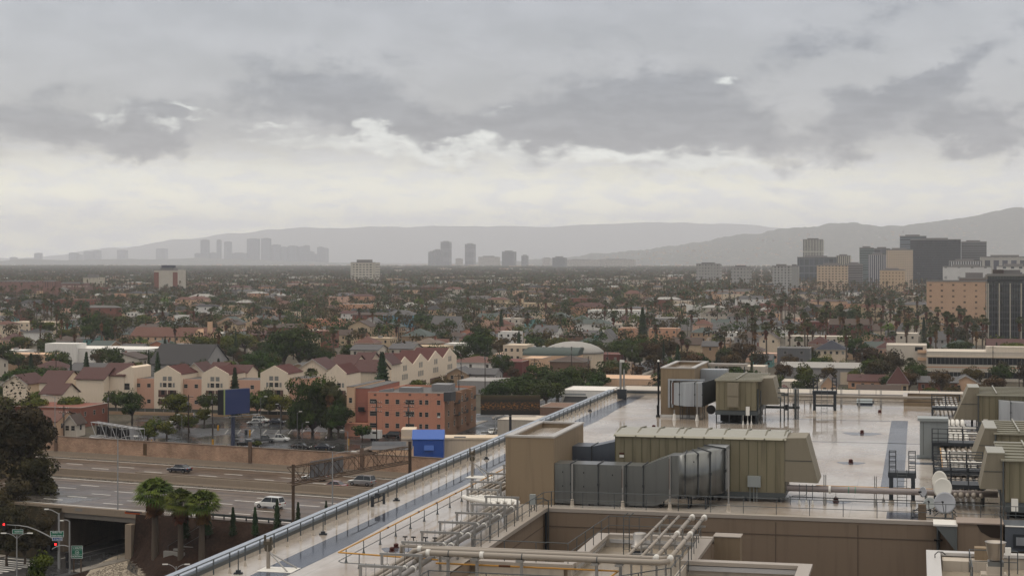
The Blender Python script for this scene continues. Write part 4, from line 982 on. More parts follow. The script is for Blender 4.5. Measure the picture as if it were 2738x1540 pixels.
def broad(seed,h=9,w=5,flat=.5,n=2600,fol=None,name='tree',leaf=.3,trunk=.35,lobes=11):
    rnd=random.Random(seed); t=thing(name,None,None,(0,0,0),WD)
    tb=MB(); hz=h*(1-flat); limb(tb,(0,0,-.3),(rnd.uniform(-.2,.2),0,hz),w*.07+.08,w*.04+.05)
    cb_=MB(); cs=[]
    for k in range(lobes):
        a=rnd.uniform(0,2*PI); rr=rnd.uniform(.25,.72)*w; z=hz+(h-hz)*rnd.uniform(.15,.72)
        s=rnd.uniform(.28,.50)*w; zz=s*rnd.uniform(.55,.85)
        cs.append(((rr*math.cos(a),rr*math.sin(a),z),(s,s,min(zz,(h-z)*1.05))))
    cs.append(((0,0,hz+(h-hz)*.62),(w*.5,w*.5,(h-hz)*.40)))
    for c,r in cs:
        limb(tb,(0,0,hz*.9),(c[0]*.9,c[1]*.9,c[2]-r[2]*.2),w*.035+.05,.04)
        leaf_blob(cb_,rnd,c,r,int(n/len(cs)),leaf)
    part('trunk',tb,BARK,t); part('crown',cb_,fol or FOL,t); return Pool(t)
def conifer(seed,h=14,w=2.2,n=2200,name='conifer_tree',fol=None,leaf=.28,droop=True):
    rnd=random.Random(seed); t=thing(name,None,None,(0,0,0),WD)
    tb=MB(); tb.tube([(0,0,-.3),(0,0,h*.95)],.22,6,.05)
    cb_=MB()
    for k in range(n):
        q=rnd.random()**.8; z=h*(.06+.94*q); rr=w*(1-q)**.75*(.7+.45*math.sin(z*3.1+seed)**2)*rnd.uniform(.3,1.05)+.08
        a=rnd.uniform(0,2*PI); c=Vector((rr*math.cos(a),rr*math.sin(a),z-rr*.15))
        n_=Vector((math.cos(a),math.sin(a),rnd.uniform(.1,1.2))).normalized(); d=n_.cross(Vector((0,0,1))).normalized(); e=n_.cross(d)
        s=leaf*rnd.uniform(.6,1.4); cb_.face([c-d*s,c-e*s*.6,c+d*s,c+e*s*.9])
    part('trunk',tb,BARK,t); part('crown',cb_,fol or FOLC,t); return Pool(t)
def fan(b,rnd,o,az,elv,L_,w_):
    """palmate frond: petiole and a folded fan of narrow blades"""
    d=Vector((math.cos(az)*math.cos(elv),math.sin(az)*math.cos(elv),math.sin(elv))); side=Vector((-math.sin(az),math.cos(az),0)); up=side.cross(d)*-1
    c=o+d*L_*.5
    b.face([o-side*.03,o+side*.03,c+side*.03,c-side*.03])
    nb=11
    for j in range(nb):
        t=(j/(nb-1)-.5)*2.6; dd=(d*math.cos(t)+side*math.sin(t)).normalized(); tip=c+dd*w_*(1-.12*abs(t))+Vector((0,0,-w_*.28*(1+.5*abs(t))*rnd.uniform(.7,1.3)))
        s=(d*-math.sin(t)+side*math.cos(t)).normalized()*w_*.062; mid=c+dd*w_*.55+Vector((0,0,.02))
        b.face([c,mid-s,tip,mid+s])
def fanpalm(seed,h=10,cr=1.7,n=42,skirt=1.0,name='palm_tree',tr=.22,fol=None):
    rnd=random.Random(seed); t=thing(name,None,None,(0,0,0),WD)
    lean=rnd.uniform(-.25,.25); top=Vector((lean,lean*.6,h-cr*.55))
    part('trunk',MB().tube([(0,0,-.4),(lean*.2,0,h*.3),(lean*.6,lean*.3,h*.7),tuple(top)],tr*1.25,8,tr*.8,False),PBARK,t)
    b=MB()
    for k in range(n):
        e=math.radians(rnd.uniform(-28,82)); fan(b,rnd,top,rnd.uniform(0,2*PI),e,cr*rnd.uniform(.8,1.05),cr*.62)
    part('crown',b,fol or FOLP,t)
    if skirt>0:
        b=MB()
        for k in range(int(n*1.1)):
            a=rnd.uniform(0,2*PI); z=top.z-rnd.uniform(.1,1)*cr*skirt*1.7
            o=Vector((top.x,top.y,z)); L_=cr*rnd.uniform(.65,1.0)*(.65+.35*(1-(top.z-z)/(cr*1.7*skirt+.01)))
            d=Vector((math.cos(a)*.62,math.sin(a)*.62,-.8)); s=Vector((-math.sin(a),math.cos(a),0))*L_*.28
            b.face([o,o+d*L_*.55-s,o+d*L_,o+d*L_*.55+s])
        part('dead_frond_skirt',b,SKIRT,t)
    return Pool(t)
def feather(seed,h=10,cr=3.2,name='palm_tree'):
    rnd=random.Random(seed); t=thing(name,None,None,(0,0,0),WD)
    part('trunk',MB().tube([(0,0,-.4),(0,0,h-.5)],.4,8,.35,False),PBARK,t)
    b=MB()
    for k in range(46):
        az_=rnd.uniform(0,2*PI); e=math.radians(rnd.uniform(-5,75)); o=Vector((0,0,h-.6)); side=Vector((-math.sin(az_),math.cos(az_),0))
        prev=o
        for j in range(1,7):
            q=j/6; p=o+Vector((math.cos(az_)*math.cos(e),math.sin(az_)*math.cos(e),math.sin(e)))*cr*q+Vector((0,0,-cr*.75*q*q*math.cos(e)))
            for s in (-1,1):
                b.face([prev,p,p+side*s*.55*(1.1-q)+Vector((0,0,-.35)),prev+side*s*.6*(1.15-q)+Vector((0,0,-.35))])
            prev=p
    part('crown',b,FOLP,t); return Pool(t)

# ---- vehicles
GLASS=mat('car_glass',(.015,.018,.02),.08,.05,1)
TYRE=mat('tyre',(.012,.012,.013),.8,.1)
RIM=mat('wheel_rim',(.3,.3,.31),.3,.1,metal=.7)
HEADL=mat('headlight_lens',(.7,.7,.68),.1,.05); TAIL=mat('tail_light_lens',(.3,.01,.01),.2,.05); TAILON=mat('tail_light_lit',(.5,.02,.01),.2,.05,emit=(1,.05,.02,3))
def carpaint(name,c,metal=.3): 
    m=mat(name,c,.22,.04,1,metal=metal); m.node_tree.nodes['Principled BSDF'].inputs['Coat Weight'].default_value=.6; return m
PAINTS={'white':carpaint('paint_white',(.62,.62,.60),0),'silver':carpaint('paint_silver',(.33,.34,.35),.6),'black':carpaint('paint_black',(.012,.012,.014)),'navy':carpaint('paint_navy',(.012,.018,.035)),'red':carpaint('paint_red',(.14,.014,.012)),'grey':carpaint('paint_grey',(.09,.095,.10)),'tan':carpaint('paint_tan',(.22,.18,.12)),'blue':carpaint('paint_blue',(.02,.05,.13))}
CARS={}
def carproto(kind,color):
    """kind: sedan / suv / van / pickup, forward = +x"""
    t=thing('parked_car',None,None,(0,0,0),WD); P_=PAINTS[color]
    L_,Hh,W_={'sedan':(4.6,1.43,.88),'suv':(4.7,1.75,.93),'van':(5.0,1.9,.97),'pickup':(5.5,1.8,.97)}[kind]
    hl=L_/2
    low={'sedan':[(-hl,.45),(-hl+.02,.85),(-hl+.5,.96),(hl-1.25,.92),(hl-.25,.72),(hl,.55),(hl,.3),(-hl,.3)],
         'suv':[(-hl,.4),(-hl+.02,1.0),(-hl+.2,1.05),(hl-1.1,1.03),(hl-.15,.9),(hl,.6),(hl,.32),(-hl,.32)],
         'van':[(-hl,.4),(-hl,1.1),(hl-1.0,1.08),(hl-.15,.9),(hl,.6),(hl,.32),(-hl,.32)],
         'pickup':[(-hl,.5),(-hl,1.05),(hl-1.2,1.08),(hl-.1,.98),(hl,.6),(hl,.38),(-hl,.38)]}[kind]
    cab={'sedan':[(-hl+.55,.95),(-hl+1.25,Hh),(.35,Hh),(hl-1.3,.91)],'suv':[(-hl+.08,1.03),(-hl+.35,Hh),(.45,Hh),(hl-1.15,1.02)],
         'van':[(-hl+.03,1.08),(-hl+.2,Hh),(.9,Hh),(hl-.95,1.07)],'pickup':[(-.75,1.06),(-.6,Hh),(.75,Hh),(hl-1.25,1.07)]}[kind]
    def shell(poly,w0,w1):
        b=MB(); n=len(poly); zs=[p[1] for p in poly]; z0,z1=min(zs),max(zs)
        for s in (-1,1):
            for x,z in poly: b.v.append((x,s*(w0+(w1-w0)*((z-z0)/(z1-z0))),z))
        b.f.append(tuple(range(n))); b.f.append(tuple(range(2*n-1,n-1,-1))); b.m+=[0,0]
        for k in range(n): b.f.append((k,n+k,n+(k+1)%n,(k+1)%n)); b.m.append(0)
        return b
    bd=part('body',shell(low,W_,W_-.05),P_,t); 
    bd.modifiers.new('bevel','BEVEL').width=.07
    cabin=part('windows',shell(cab,W_-.08,W_-.24),GLASS,t)
    rx0,rx1=cab[1][0],cab[2][0]
    b=MB(); b.box(rx0-.02,rx1+.02,-(W_-.23),(W_-.23),Hh-.02,Hh+.035)
    for s in (-1,1):
        for xa,za,xb,zb in ((cab[0][0],cab[0][1],cab[1][0],Hh),(cab[3][0],cab[3][1],cab[2][0],Hh),((rx0+rx1)/2,1.0,(rx0+rx1)/2,Hh)):
            b.tube([(xa,s*(W_-.07),za),(xb,s*(W_-.23),zb)],.04,4)
    part('roof_panel',b,P_,t)
    whl=MB().tube([(0,-.11,0),(0,.11,0)],.33,14); wr=MB().tube([(0,-.12,0),(0,.12,0)],.18,10)
    me=whl.mesh('wheel',TYRE); mr=wr.mesh('rim',RIM)
    for x in (-hl+.85,hl-.88):
        for s in (-1,1):
            o=bpy.data.objects.new('wheel',me); COL.objects.link(o); o.parent=t; o.location=(x,s*(W_-.09),.33)
            o2=bpy.data.objects.new('rim',mr); COL.objects.link(o2); o2.parent=o
    for s in (-1,1):
        part('headlight',MB().box(hl-.1,hl+.02,s*(W_-.4),s*(W_-.08),.58,.74),HEADL,t); part('tail_light',MB().box(-hl-.02,-hl+.06,s*(W_-.35),s*(W_-.06),.7,.9),TAIL,t)
    if kind=='pickup': part('load_bed',MB().box(-hl+.1,-.85,-W_+.15,W_-.15,1.06,1.09),M_black,t)
    return Pool(t)
def car(kind,color,px,py,rot,label,z=0,group=None,fr=G,cat=None,name=None):
    """rot: heading in the frame (0 = +x across)"""
    if (kind,color) not in CARS: CARS[(kind,color)]=carproto(kind,color)
    X,Y=wpos(px,py,z)
    r=CARS[(kind,color)].place(X,Y,z,fr.r+rot,1.0,label,cat or {'sedan':'car','suv':'car','van':'van','pickup':'pickup truck'}[kind],group)
    if name: r.name=name
    return r

# ---- poles
WOOD=mat('creosote_wood',(.045,.032,.026),.9,.2,2)
CONC=mat('concrete',(.26,.205,.155),.8,.15,.5,streak=.2)
def utility_pole(px,ytop,h,label,arms=2,z=0,transformer=True,Y=None):
    if Y is None: Y=F*(H-z-h)/(ytop-YH)
    X=(px-1369)/F*Y; x,y=G.inv(X,Y)
    t=thing('utility_pole',label,'utility pole',(x,y,z),G,'wooden utility poles in the city')
    part('pole',MB().tube([(x,y,z),(x,y,z+h)],.16,8,.12),WOOD,t)
    for k in range(arms):
        part('crossarm',MB().box(x-1.3,x+1.3,y-.06,y+.06,z+h-.6-k*1.1,z+h-.45-k*1.1),WOOD,t)
        b=MB()
        for q in (-1.2,-.7,.7,1.2): b.lathe([(.05,0),(.07,.08),(.04,.2)],x+q,y,z+h-.45-k*1.1,6)
        part('insulator',b,M_plate,t)
    if transformer: part('transformer',MB().lathe([(.22,0),(.24,.05),(.24,.8),(.15,.9)],x,y-.32,z+h-2.6,10),M_galv,t)
    return (X,Y,z+h-.5)
def street_lamp(px,ybase,ytop,z,arm,label,name='street_lamp',armdir=-1,double=False,ph=None,fr=WD,m=None,group=None):
    """lamp head centre near (px + arm); arm in metres, along the frame's x"""
    m=m or mat('lamp_post_grey',(.30,.30,.30),.5,.1,1,metal=.3)
    X,Y=wpos(px,ybase,z); h=H-(ytop-YH)*Y/F-z
    x,y=fr.inv(X,Y)
    t=thing(name,label,'street lamp',(x,y,z),fr,group)
    part('post',MB().tube([(x,y,z),(x,y,z+h-.3)],.12,8,.075),m,t)
    for s in ((-1,1) if double else (armdir,)):
        pts=[(x,y,z+h-.75),(x+s*arm*.3,y,z+h-.3),(x+s*arm*.7,y,z+h-.04),(x+s*arm,y,z+h)]
        part('arm',MB().tube(pts,.045,6),m,t)
        part('lamp_head',MB().box(x+s*(arm-.1),x+s*(arm+.65),y-.13,y+.13,z+h-.05,z+h+.08),M_plate,t)
    return t
# ================================================================= ground, freeway, underpass, parking lot
def groundmat(name,c,c2,rough=.6,sc=.02,wet=None,bump=0.0,fs=.8):
    m,nt,b=newmat(name); L=nt.links
    tc=nd(nt,'ShaderNodeTexCoord')
    n=nd(nt,'ShaderNodeTexNoise'); n.inputs['Scale'].default_value=sc; n.inputs['Detail'].default_value=8; n.inputs['Roughness'].default_value=.65; L.new(tc.outputs['Object'],n.inputs['Vector'])
    n2=nd(nt,'ShaderNodeTexNoise'); n2.inputs['Scale'].default_value=fs; n2.inputs['Detail'].default_value=4; L.new(tc.outputs['Object'],n2.inputs['Vector'])
    ad=nd(nt,'ShaderNodeMath',operation='ADD'); L.new(n.outputs['Fac'],ad.inputs[0]); L.new(n2.outputs['Fac'],ad.inputs[1])
    r=nd(nt,'ShaderNodeMapRange'); r.inputs['From Min'].default_value=.8; r.inputs['From Max'].default_value=1.2; L.new(ad.outputs[0],r.inputs['Value'])
    mx=nd(nt,'ShaderNodeMix',data_type='RGBA'); mx.inputs['A'].default_value=(*c,1); mx.inputs['B'].default_value=(*c2,1); L.new(r.outputs[0],mx.inputs['Factor']); L.new(mx.outputs['Result'],b.inputs['Base Color'])
    b.inputs['Roughness'].default_value=rough
    b.inputs['Specular IOR Level'].default_value=.08 if rough>.75 else .16
    if wet:
        r2=nd(nt,'ShaderNodeMapRange'); r2.inputs['From Min'].default_value=.42; r2.inputs['From Max'].default_value=.58; r2.inputs['To Min'].default_value=wet; r2.inputs['To Max'].default_value=rough; L.new(n.outputs['Fac'],r2.inputs['Value']); L.new(r2.outputs[0],b.inputs['Roughness'])
    MATS[name]=m; return m
def laned(name,c,c2,rough,sc,wet):
    m=groundmat(name,c,c2,rough,sc,wet); nt=m.node_tree; L=nt.links; b=nt.nodes['Principled BSDF']; src=b.inputs['Base Color'].links[0].from_socket
    tc=nt.nodes.new('ShaderNodeTexCoord'); mp=nt.nodes.new('ShaderNodeMapping'); mp.inputs['Scale'].default_value=(.012,.62,1); n=nt.nodes.new('ShaderNodeTexNoise'); n.inputs['Scale'].default_value=1; n.inputs['Detail'].default_value=5
    L.new(tc.outputs['Object'],mp.inputs['Vector']); L.new(mp.outputs[0],n.inputs['Vector']); r=nt.nodes.new('ShaderNodeMapRange'); r.inputs['From Min'].default_value=.35; r.inputs['From Max'].default_value=.65; r.inputs['To Min'].default_value=.45; r.inputs['To Max'].default_value=1.25
    L.new(n.outputs['Fac'],r.inputs['Value']); br=nt.nodes.new('ShaderNodeTexBrick'); br.inputs['Scale'].default_value=1; br.inputs['Brick Width'].default_value=4.6; br.inputs['Row Height'].default_value=3.9; br.inputs['Mortar Size'].default_value=.05; br.inputs['Color1'].default_value=(1,1,1,1); br.inputs['Color2'].default_value=(.72,.72,.72,1); br.inputs['Mortar'].default_value=(.45,.45,.45,1); br.offset=0
    L.new(tc.outputs['Object'],br.inputs['Vector'])
    for f in (r.outputs[0],br.outputs['Color']):
        m2=nt.nodes.new('ShaderNodeMix'); m2.data_type='RGBA'; m2.blend_type='MULTIPLY'; m2.inputs['Factor'].default_value=.8; L.new(src,m2.inputs['A']); L.new(f,m2.inputs['B']); src=m2.outputs['Result']
    L.new(src,b.inputs['Base Color']); return m
M_earth=groundmat('city_ground',(.045,.040,.028),(.10,.085,.065),.8,.01)
M_asph=groundmat('wet_asphalt',(.022,.023,.025),(.045,.044,.044),.45,.06,.16)
M_park=groundmat('wet_parking_asphalt',(.016,.017,.019),(.035,.034,.034),.4,.05,.10)
M_fwy=laned('freeway_concrete',(.075,.052,.038),(.125,.092,.070),.5,.05,.28)
M_mulch=groundmat('dark_mulch',(.014,.008,.006),(.035,.020,.014),.95,.3,fs=3)
M_gravel=groundmat('pale_gravel',(.20,.17,.13),(.36,.31,.25),.9,.4,fs=6)
M_kerb=mat('kerb_concrete',(.30,.27,.24),.6,.15,1)
M_mark=mat('road_paint',(.62,.60,.56),.5,.15,2)
M_side=groundmat('pavement_concrete',(.14,.125,.11),(.21,.19,.165),.6,.1)
g=MB(); g.face([(-15900,280,0),(15900,280,0),(15900,34400,0),(-15900,34400,0)]); 
structure('ground',g,M_earth,WD)
g=MB(); g.face([(-400,-200,-.02),(400,-200,-.02),(400,282,-.02),(-400,282,-.02)]); structure('near_ground',g,M_asph,WD)
ZF=7.0
# freeway deck
b=MB(); b.box(-420,60,209.2,264.2,6.0,ZF); structure('freeway',b,M_fwy,FW)
b=MB(); b.box(-420,-178.5,210.5,263,-.3,5.98); b.box(-163.8,60,210.5,263,-.3,5.98); structure('freeway_embankment',b,M_mulch,FW)
# lane lines
b=MB()
def solid(n,x0=-420,x1=60,w_=.2): b.face([(x0,n-w_,ZF+.006),(x1,n-w_,ZF+.006),(x1,n+w_,ZF+.006),(x0,n+w_,ZF+.006)])
def dashes(n,ph=0):
    x=-420+ph
    while x<60:
        b.face([(x,n-.17,ZF+.006),(x+4,n-.17,ZF+.006),(x+4,n+.17,ZF+.006),(x,n+.17,ZF+.006)]); x+=12.2
solid(211.4); solid(260.6); solid(243.2); solid(242.5,w_=.12); solid(236.8)
for k,n_ in enumerate((215.4,219.3,223.2,227.1,231.0,)): dashes(n_,k*1.7)
for k,n_ in enumerate((247.0,250.7,254.3,)): dashes(n_,2+k*3.1)
structure('lane_markings',b,M_mark,FW)
b=MB(); b.face([(-200,212,ZF+.004),(-181,212,ZF+.004),(-179,221,ZF+.004),(-200,222,ZF+.004)]); b.face([(-420,236.9,ZF+.004),(60,236.9,ZF+.004),(60,239,ZF+.004),(-420,239,ZF+.004)]); b.face([(-420,261,ZF+.004),(60,261,ZF+.004),(60,262.5,ZF+.004),(-420,262.5,ZF+.004)])
structure('asphalt_patch',b,groundmat('patch_asphalt',(.05,.045,.042),(.09,.08,.07),.5,.2,.2),FW)
# median barrier
t=thing('median_barrier','low stained concrete barrier wall along the middle of the freeway','barrier',(-180,240,ZF),FW)
part('near_wall',MB().prism([(239.0,ZF),(239.15,ZF+.3),(239.3,ZF+1.35),(239.6,ZF+1.35),(239.7,ZF)],-420,60,'x'),CONC,t)
part('far_wall',MB().prism([(241.3,ZF),(241.35,ZF+1.3),(241.6,ZF+1.3),(241.9,ZF)],-190,60,'x'),CONC,t)
part('dark_gap',MB().box(-190,60,239.7,241.3,ZF+.9,ZF+1.0),M_black,t)  # black strip standing in for the shade between the two barrier walls
# sound wall
WALLM,nt_,b_=newmat('block_wall'); 
_L=nt_.links; tc_=nd(nt_,'ShaderNodeTexCoord'); mp_=nd(nt_,'ShaderNodeMapping'); mp_.inputs['Rotation'].default_value=(PI/2,0,0); br=nd(nt_,'ShaderNodeTexBrick')
br.inputs['Color1'].default_value=(.33,.20,.13,1); br.inputs['Color2'].default_value=(.42,.27,.18,1); br.inputs['Mortar'].default_value=(.165,.12,.095,1); br.inputs['Scale'].default_value=1; br.inputs['Brick Width'].default_value=.42; br.inputs['Row Height'].default_value=.21; br.inputs['Mortar Size'].default_value=.015
nz_=nd(nt_,'ShaderNodeTexNoise'); nz_.inputs['Scale'].default_value=.35; nz_.inputs['Detail'].default_value=6; _L.new(tc_.outputs['Object'],nz_.inputs['Vector'])
mx_=nd(nt_,'ShaderNodeMix',data_type='RGBA',blend_type='MULTIPLY'); mx_.inputs['Factor'].default_value=.75
rr_=nd(nt_,'ShaderNodeMapRange'); rr_.inputs['From Min'].default_value=.3; rr_.inputs['From Max'].default_value=.7; rr_.inputs['To Min'].default_value=.55; rr_.inputs['To Max'].default_value=1.25; _L.new(nz_.outputs['Fac'],rr_.inputs['Value'])
_L.new(tc_.outputs['Object'],mp_.inputs['Vector']); _L.new(mp_.outputs[0],br.inputs['Vector']); _L.new(br.outputs['Color'],mx_.inputs['A']); _L.new(rr_.outputs[0],mx_.inputs['B']); _L.new(mx_.outputs['Result'],b_.inputs['Base Color']); b_.inputs['Roughness'].default_value=.9
t=thing('sound_wall','long tan concrete block wall along the far side of the freeway','wall',(-180,263,ZF),FW)
part('block_wall',MB().box(-420,60,262.9,263.3,ZF+1.0,ZF+3.9),WALLM,t)
part('concrete_base',MB().prism([(262.5,ZF),(262.65,ZF+.3),(262.8,ZF+1.05),(263.3,ZF+1.05),(263.3,ZF-7)],-420,60,'x'),CONC,t)
part('capping',MB().box(-420,60,262.8,263.4,ZF+3.9,ZF+4.02),mat('wall_cap',(.17,.125,.095),.8,.15,1),t)
copies('pilaster',MB().box(-.35,.35,-.12,.12,0,3.95),mat('pilaster_brown',(.13,.085,.062),.9,.1,1),t,[(x,262.8,ZF+1.02) for x in (-226.5,-180.2,-156,-130)])
part('door_recess',MB().box(-205.0,-204.2,262.82,262.9,ZF+1.3,ZF+3.6),mat('rust_door',(.10,.06,.03),.9,.2),t)
# near guard rail and bridge parapet
t=thing('guard_rail','low grey metal guard rail on the near freeway edge behind the cypress trees','guard rail',(-140,209.6,ZF),FW)
part('beam',MB().box(-157,20,209.55,209.65,ZF+.45,ZF+.78),M_steel,t)
copies('post',MB().box(-.08,.08,0,.15,0,.8),M_dkst,t,[(-156.5+2.0*k,209.66,ZF) for k in range(60)])
t=thing('freeway_overpass','concrete freeway bridge over the dark underpass at lower left','bridge',(-171,209,0),FW)
part('parapet',MB().box(-190,-160,208.7,209.15,ZF-.75,ZF+.28),CONC,t)
part('girder',MB().box(-178.5,-163.8,208.95,210.4,ZF-1.55,ZF-.77),mat('girder_concrete',(.17,.15,.13),.8,.15,.5,streak=.2),t)
part('abutment',MB().box(-179.4,-178.5,209,263,-.3,ZF-1.56),CONC,t); part('abutment',MB().box(-164.4,-163.8,209.6,263,-.3,ZF-1.56),CONC,t)
part('wing_wall',MB().box(-181.5,-178.6,208.9,209.3,2.8,ZF-.76),CONC,t)
part('pillar',MB().box(-165.4,-164.2,207.6,209.4,-.3,ZF-1.6),CONC,t)
b=MB()
for k in range(2):
    for j in range(3):
        z=.6+j*1.3; x=-164.1+k*1.25
        b.face([(x+.05,208.57,z),(x+1.2,208.57,z),(x+1.2,208.57,z+1.2)])
part('sculpted_wall',MB().box(-164.2,-161.4,208.6,209.4,-.3,5.0),mat('white_block',(.40,.37,.34),.8,.1),t); part('wall_relief',b,mat('relief_dark',(.13,.12,.11),.9,.1),t)  # flat dark triangles paint the shaded halves of the sculpted blocks
part('graffiti',MB().box(-166.3,-163.4,208.68,208.7,ZF-.15,ZF+.2),mat('graffiti_orange',(.45,.09,.02),.7,.4,4),t)
part('graffiti',MB().box(-166.1,-163.0,208.67,208.68,ZF+.1,ZF+.3),mat('graffiti_blue',(.03,.03,.05),.7,.3,4),t)
part('buffed_patch',MB().box(-176,-174.6,208.68,208.7,ZF-.35,ZF+.1),mat('buff_patch',(.2,.18,.165),.8,.05),t)
part('pier_back',MB().box(-178.4,-164.5,258,258.5,-.3,5.4),M_black,t)  # black sheet across the far end, put in for the underpass darkness
# embankments
def bankz(x,n_,nlow=197.5,west=True):
    n0=nlow+(208.2-nlow)*max(0,min(1,(-153.0-x)/10.5)) if west else nlow
    q=(n_-n0)/(208.6-n0); return 6.9*max(0,min(1,q))**1.1
def slope(x0,x1,name,m,nlow=191.0,seed=1,amp=.35,west=False):
    rnd=random.Random(seed); b=MB(); nx,ny=int((x1-x0)/1.5),14
    for j in range(ny+1):
        for i in range(nx+1):
            q=j/ny; n_=nlow+(208.6-nlow)*q; x=x0+(x1-x0)*i/nx; z=bankz(x,n_,nlow,west); z+=rnd.uniform(-amp,amp)*min(1,z) if 0<j<ny else 0
            b.v.append((x,n_,z+.01 if z>.02 else -.04))
    for j in range(ny):
        for i in range(nx):
            a=j*(nx+1)+i; b.f.append((a,a+1,a+nx+2,a+nx+1)); b.m.append(0)
    structure(name,b,m,FW,smooth=True)
slope(-164.1,20,'planted_bank',M_mulch,nlow=197.5,west=True)
slope(-300,-178.6,'ivy_bank',groundmat('ivy_ground',(.008,.008,.004),(.026,.018,.009),.9,.3,fs=2),202,2,.4)
def onslope(px,py):
    z=2.0
    for _ in range(40):
        x,n_=R(px,py,z,FW); z=z*.7+.3*bankz(x,n_)
    return x,n_,z
# street below, kerbs, crossing
b=MB(); b.face([(-183.5,150,.0),(-166.3,150,.0),(-166.3,262,.0),(-183.5,262,.0)]); structure('street',b,M_asph,FW)
b=MB(); b.box(-188,-183.6,198,262,-.3,.13); b.box(-166.2,-164.4,196,262,-.3,.13); structure('pavement',b,M_side,FW)
b=MB(); b.box(-183.75,-183.6,198,262,-.3,.15); b.box(-166.25,-166.1,196,262,-.3,.15); structure('kerb',b,M_kerb,FW)
b=MB()
for k in range(9):
    n_=187.6+k*1.35; b.face([(-182.9,n_,.008),(-174.5,n_+.2,.008),(-174.5,n_+.75,.008),(-182.9,n_+.55,.008)])
b.face([(-183.2,200.6,.008),(-174.2,200.6,.008),(-174.2,200.95,.008),(-183.2,200.95,.008)])
b.face([(-174.9,204,.008),(-174.7,204,.008),(-174.7,262,.008),(-174.9,262,.008)])
structure('crosswalk_markings',b,M_mark,FW)
b=MB(); b.box(-188.2,-184,187,197.5,-.3,.14); structure('brick_pavement',b,groundmat('brick_paving',(.10,.045,.03),(.15,.07,.045),.7,.3),FW)
# gravel patch
b=MB()
pts=[(225,1545),(250,1512),(300,1488),(355,1470),(372,1478),(345,1500),(338,1520),(360,1535),(400,1545)]
b.face([(*wpos(px,py,.05),.05) for px,py in pts][::-1]); pts=[(365,1538),(372,1512),(400,1505),(450,1508),(500,1520),(470,1545),(380,1545)]
b.face([(*wpos(px,py,.05),.05) for px,py in pts][::-1])
structure('gravel_bed',b,M_gravel,WD)
b=MB(); rnd=random.Random(5)
for _ in range(2600):
    px=rnd.uniform(228,500); py=rnd.uniform(1475,1540)
    if py<1540-(px-225)*.42 and px<360: continue
    if px>355 and py<1505: continue
    X,Y=wpos(px,py,.06); s=rnd.uniform(.05,.13); b.lathe([(s*.6,0),(s,s*.4),(s*.5,s*.8)],X,Y,.04,5)
single('gravel_stones',b,mat('stones',(.26,.22,.175),.9,.35,3),None,None,(0,0,0),WD,kind='stuff')
b=MB(); b.box(-164.4,-140,150,197.6,-.25,-.01); structure('planting_bed',b,M_mulch,FW)
# fence along the underpass
t=thing('chain_link_fence','thin wire fence on grey posts beside the road into the underpass','fence',(-166,205,.13),FW)
copies('post',MB().tube([(0,0,0),(0,0,1.6)],.035,6),M_steel,t,[(-166.0,197+3.2*k,.13) for k in range(12)])
part('rail',MB().tube([(-166,197,1.7),(-166,232,1.7)],.025,5),M_steel,t); part('rail',MB().tube([(-166,197,.3),(-166,232,.3)],.02,5),M_steel,t)
# drain stairs on the bank
x,n_,z=onslope(470,1478)
t=thing('bank_steps','pale concrete steps and slab with railing set in the dark bank','steps',(x,n_,z),FW)
b=MB(); 
for k in range(7): b.box(x-1.5+.45*k,x-1.5+.45*k+2.6,n_+.0+.75*k,n_+.75*k+.75,z-1.5,z+.1+.36*k)
part('steps',b,mat('pale_slab',(.24,.23,.21),.8,.15,1,streak=.2),t)
part('edge_slab',MB().box(x-1.9,x+1.7,n_-.5,n_-.02,z-1,z+.25),MATS['pale_slab'],t)
part('railing',MB().tube([(x-1.4,n_,z+1.0),(x+1.3,n_+4.6,z+3.6)],.04,5).tube([(x+1.0,n_,z+1.0),(x+3.6,n_+4.6,z+3.4)],.04,5).tube([(x+1.5,n_+4.6,z+2),(x+1.5,n_+4.6,z+3.6)],.04,5).tube([(x-1.4,n_,z),(x-1.4,n_,z+1.0)],.04,5).tube([(x+1.0,n_,z),(x+1.0,n_,z+1.0)],.04,5),M_steel,t)

# ---------------------------------------------------------------- overhead sign gantries
RUSTY=mat('rusty_truss',(.115,.075,.05),.75,.3,2,streak=.3)
GREYT=mat('grey_truss',(.30,.30,.31),.5,.1,1,metal=.3)
def truss(name,label,a,b_,z0,z1,m,fr,dep=1.2,bays=10):
    """a,b_: (x,y) ends in the frame"""
    t=thing(name,label,'sign gantry',(a[0],a[1],ZF),fr)
    a=Vector((*a,0)); b_=Vector((*b_,0)); d=(b_-a); n_=Vector((-d.y,d.x,0)).normalized()*dep
    ch=MB(); web=MB()
    for o in (Vector(),n_):
        for z in (z0,z1): ch.tube([tuple(a+o+Vector((0,0,z))),tuple(b_+o+Vector((0,0,z)))],.09,6)
        for k in range(bays):
            p=a+d*k/bays+o; q=a+d*(k+1)/bays+o
            web.tube([(p.x,p.y,z0 if k%2 else z1),(q.x,q.y,z1 if k%2 else z0)],.06,4); web.tube([(q.x,q.y,z0),(q.x,q.y,z1)],.05,4)
    for k in range(bays+1):
        p=a+d*k/bays
        for z in (z0,z1): web.tube([(p.x,p.y,z),(p.x+n_.x,p.y+n_.y,z)],.05,4)
        if k<bays:
            q=a+d*(k+1)/bays+n_; web.tube([(p.x,p.y,z1),(q.x,q.y,z1)],.04,4)
    part('chord',ch,m,t); part('web_member',web,m,t); return t
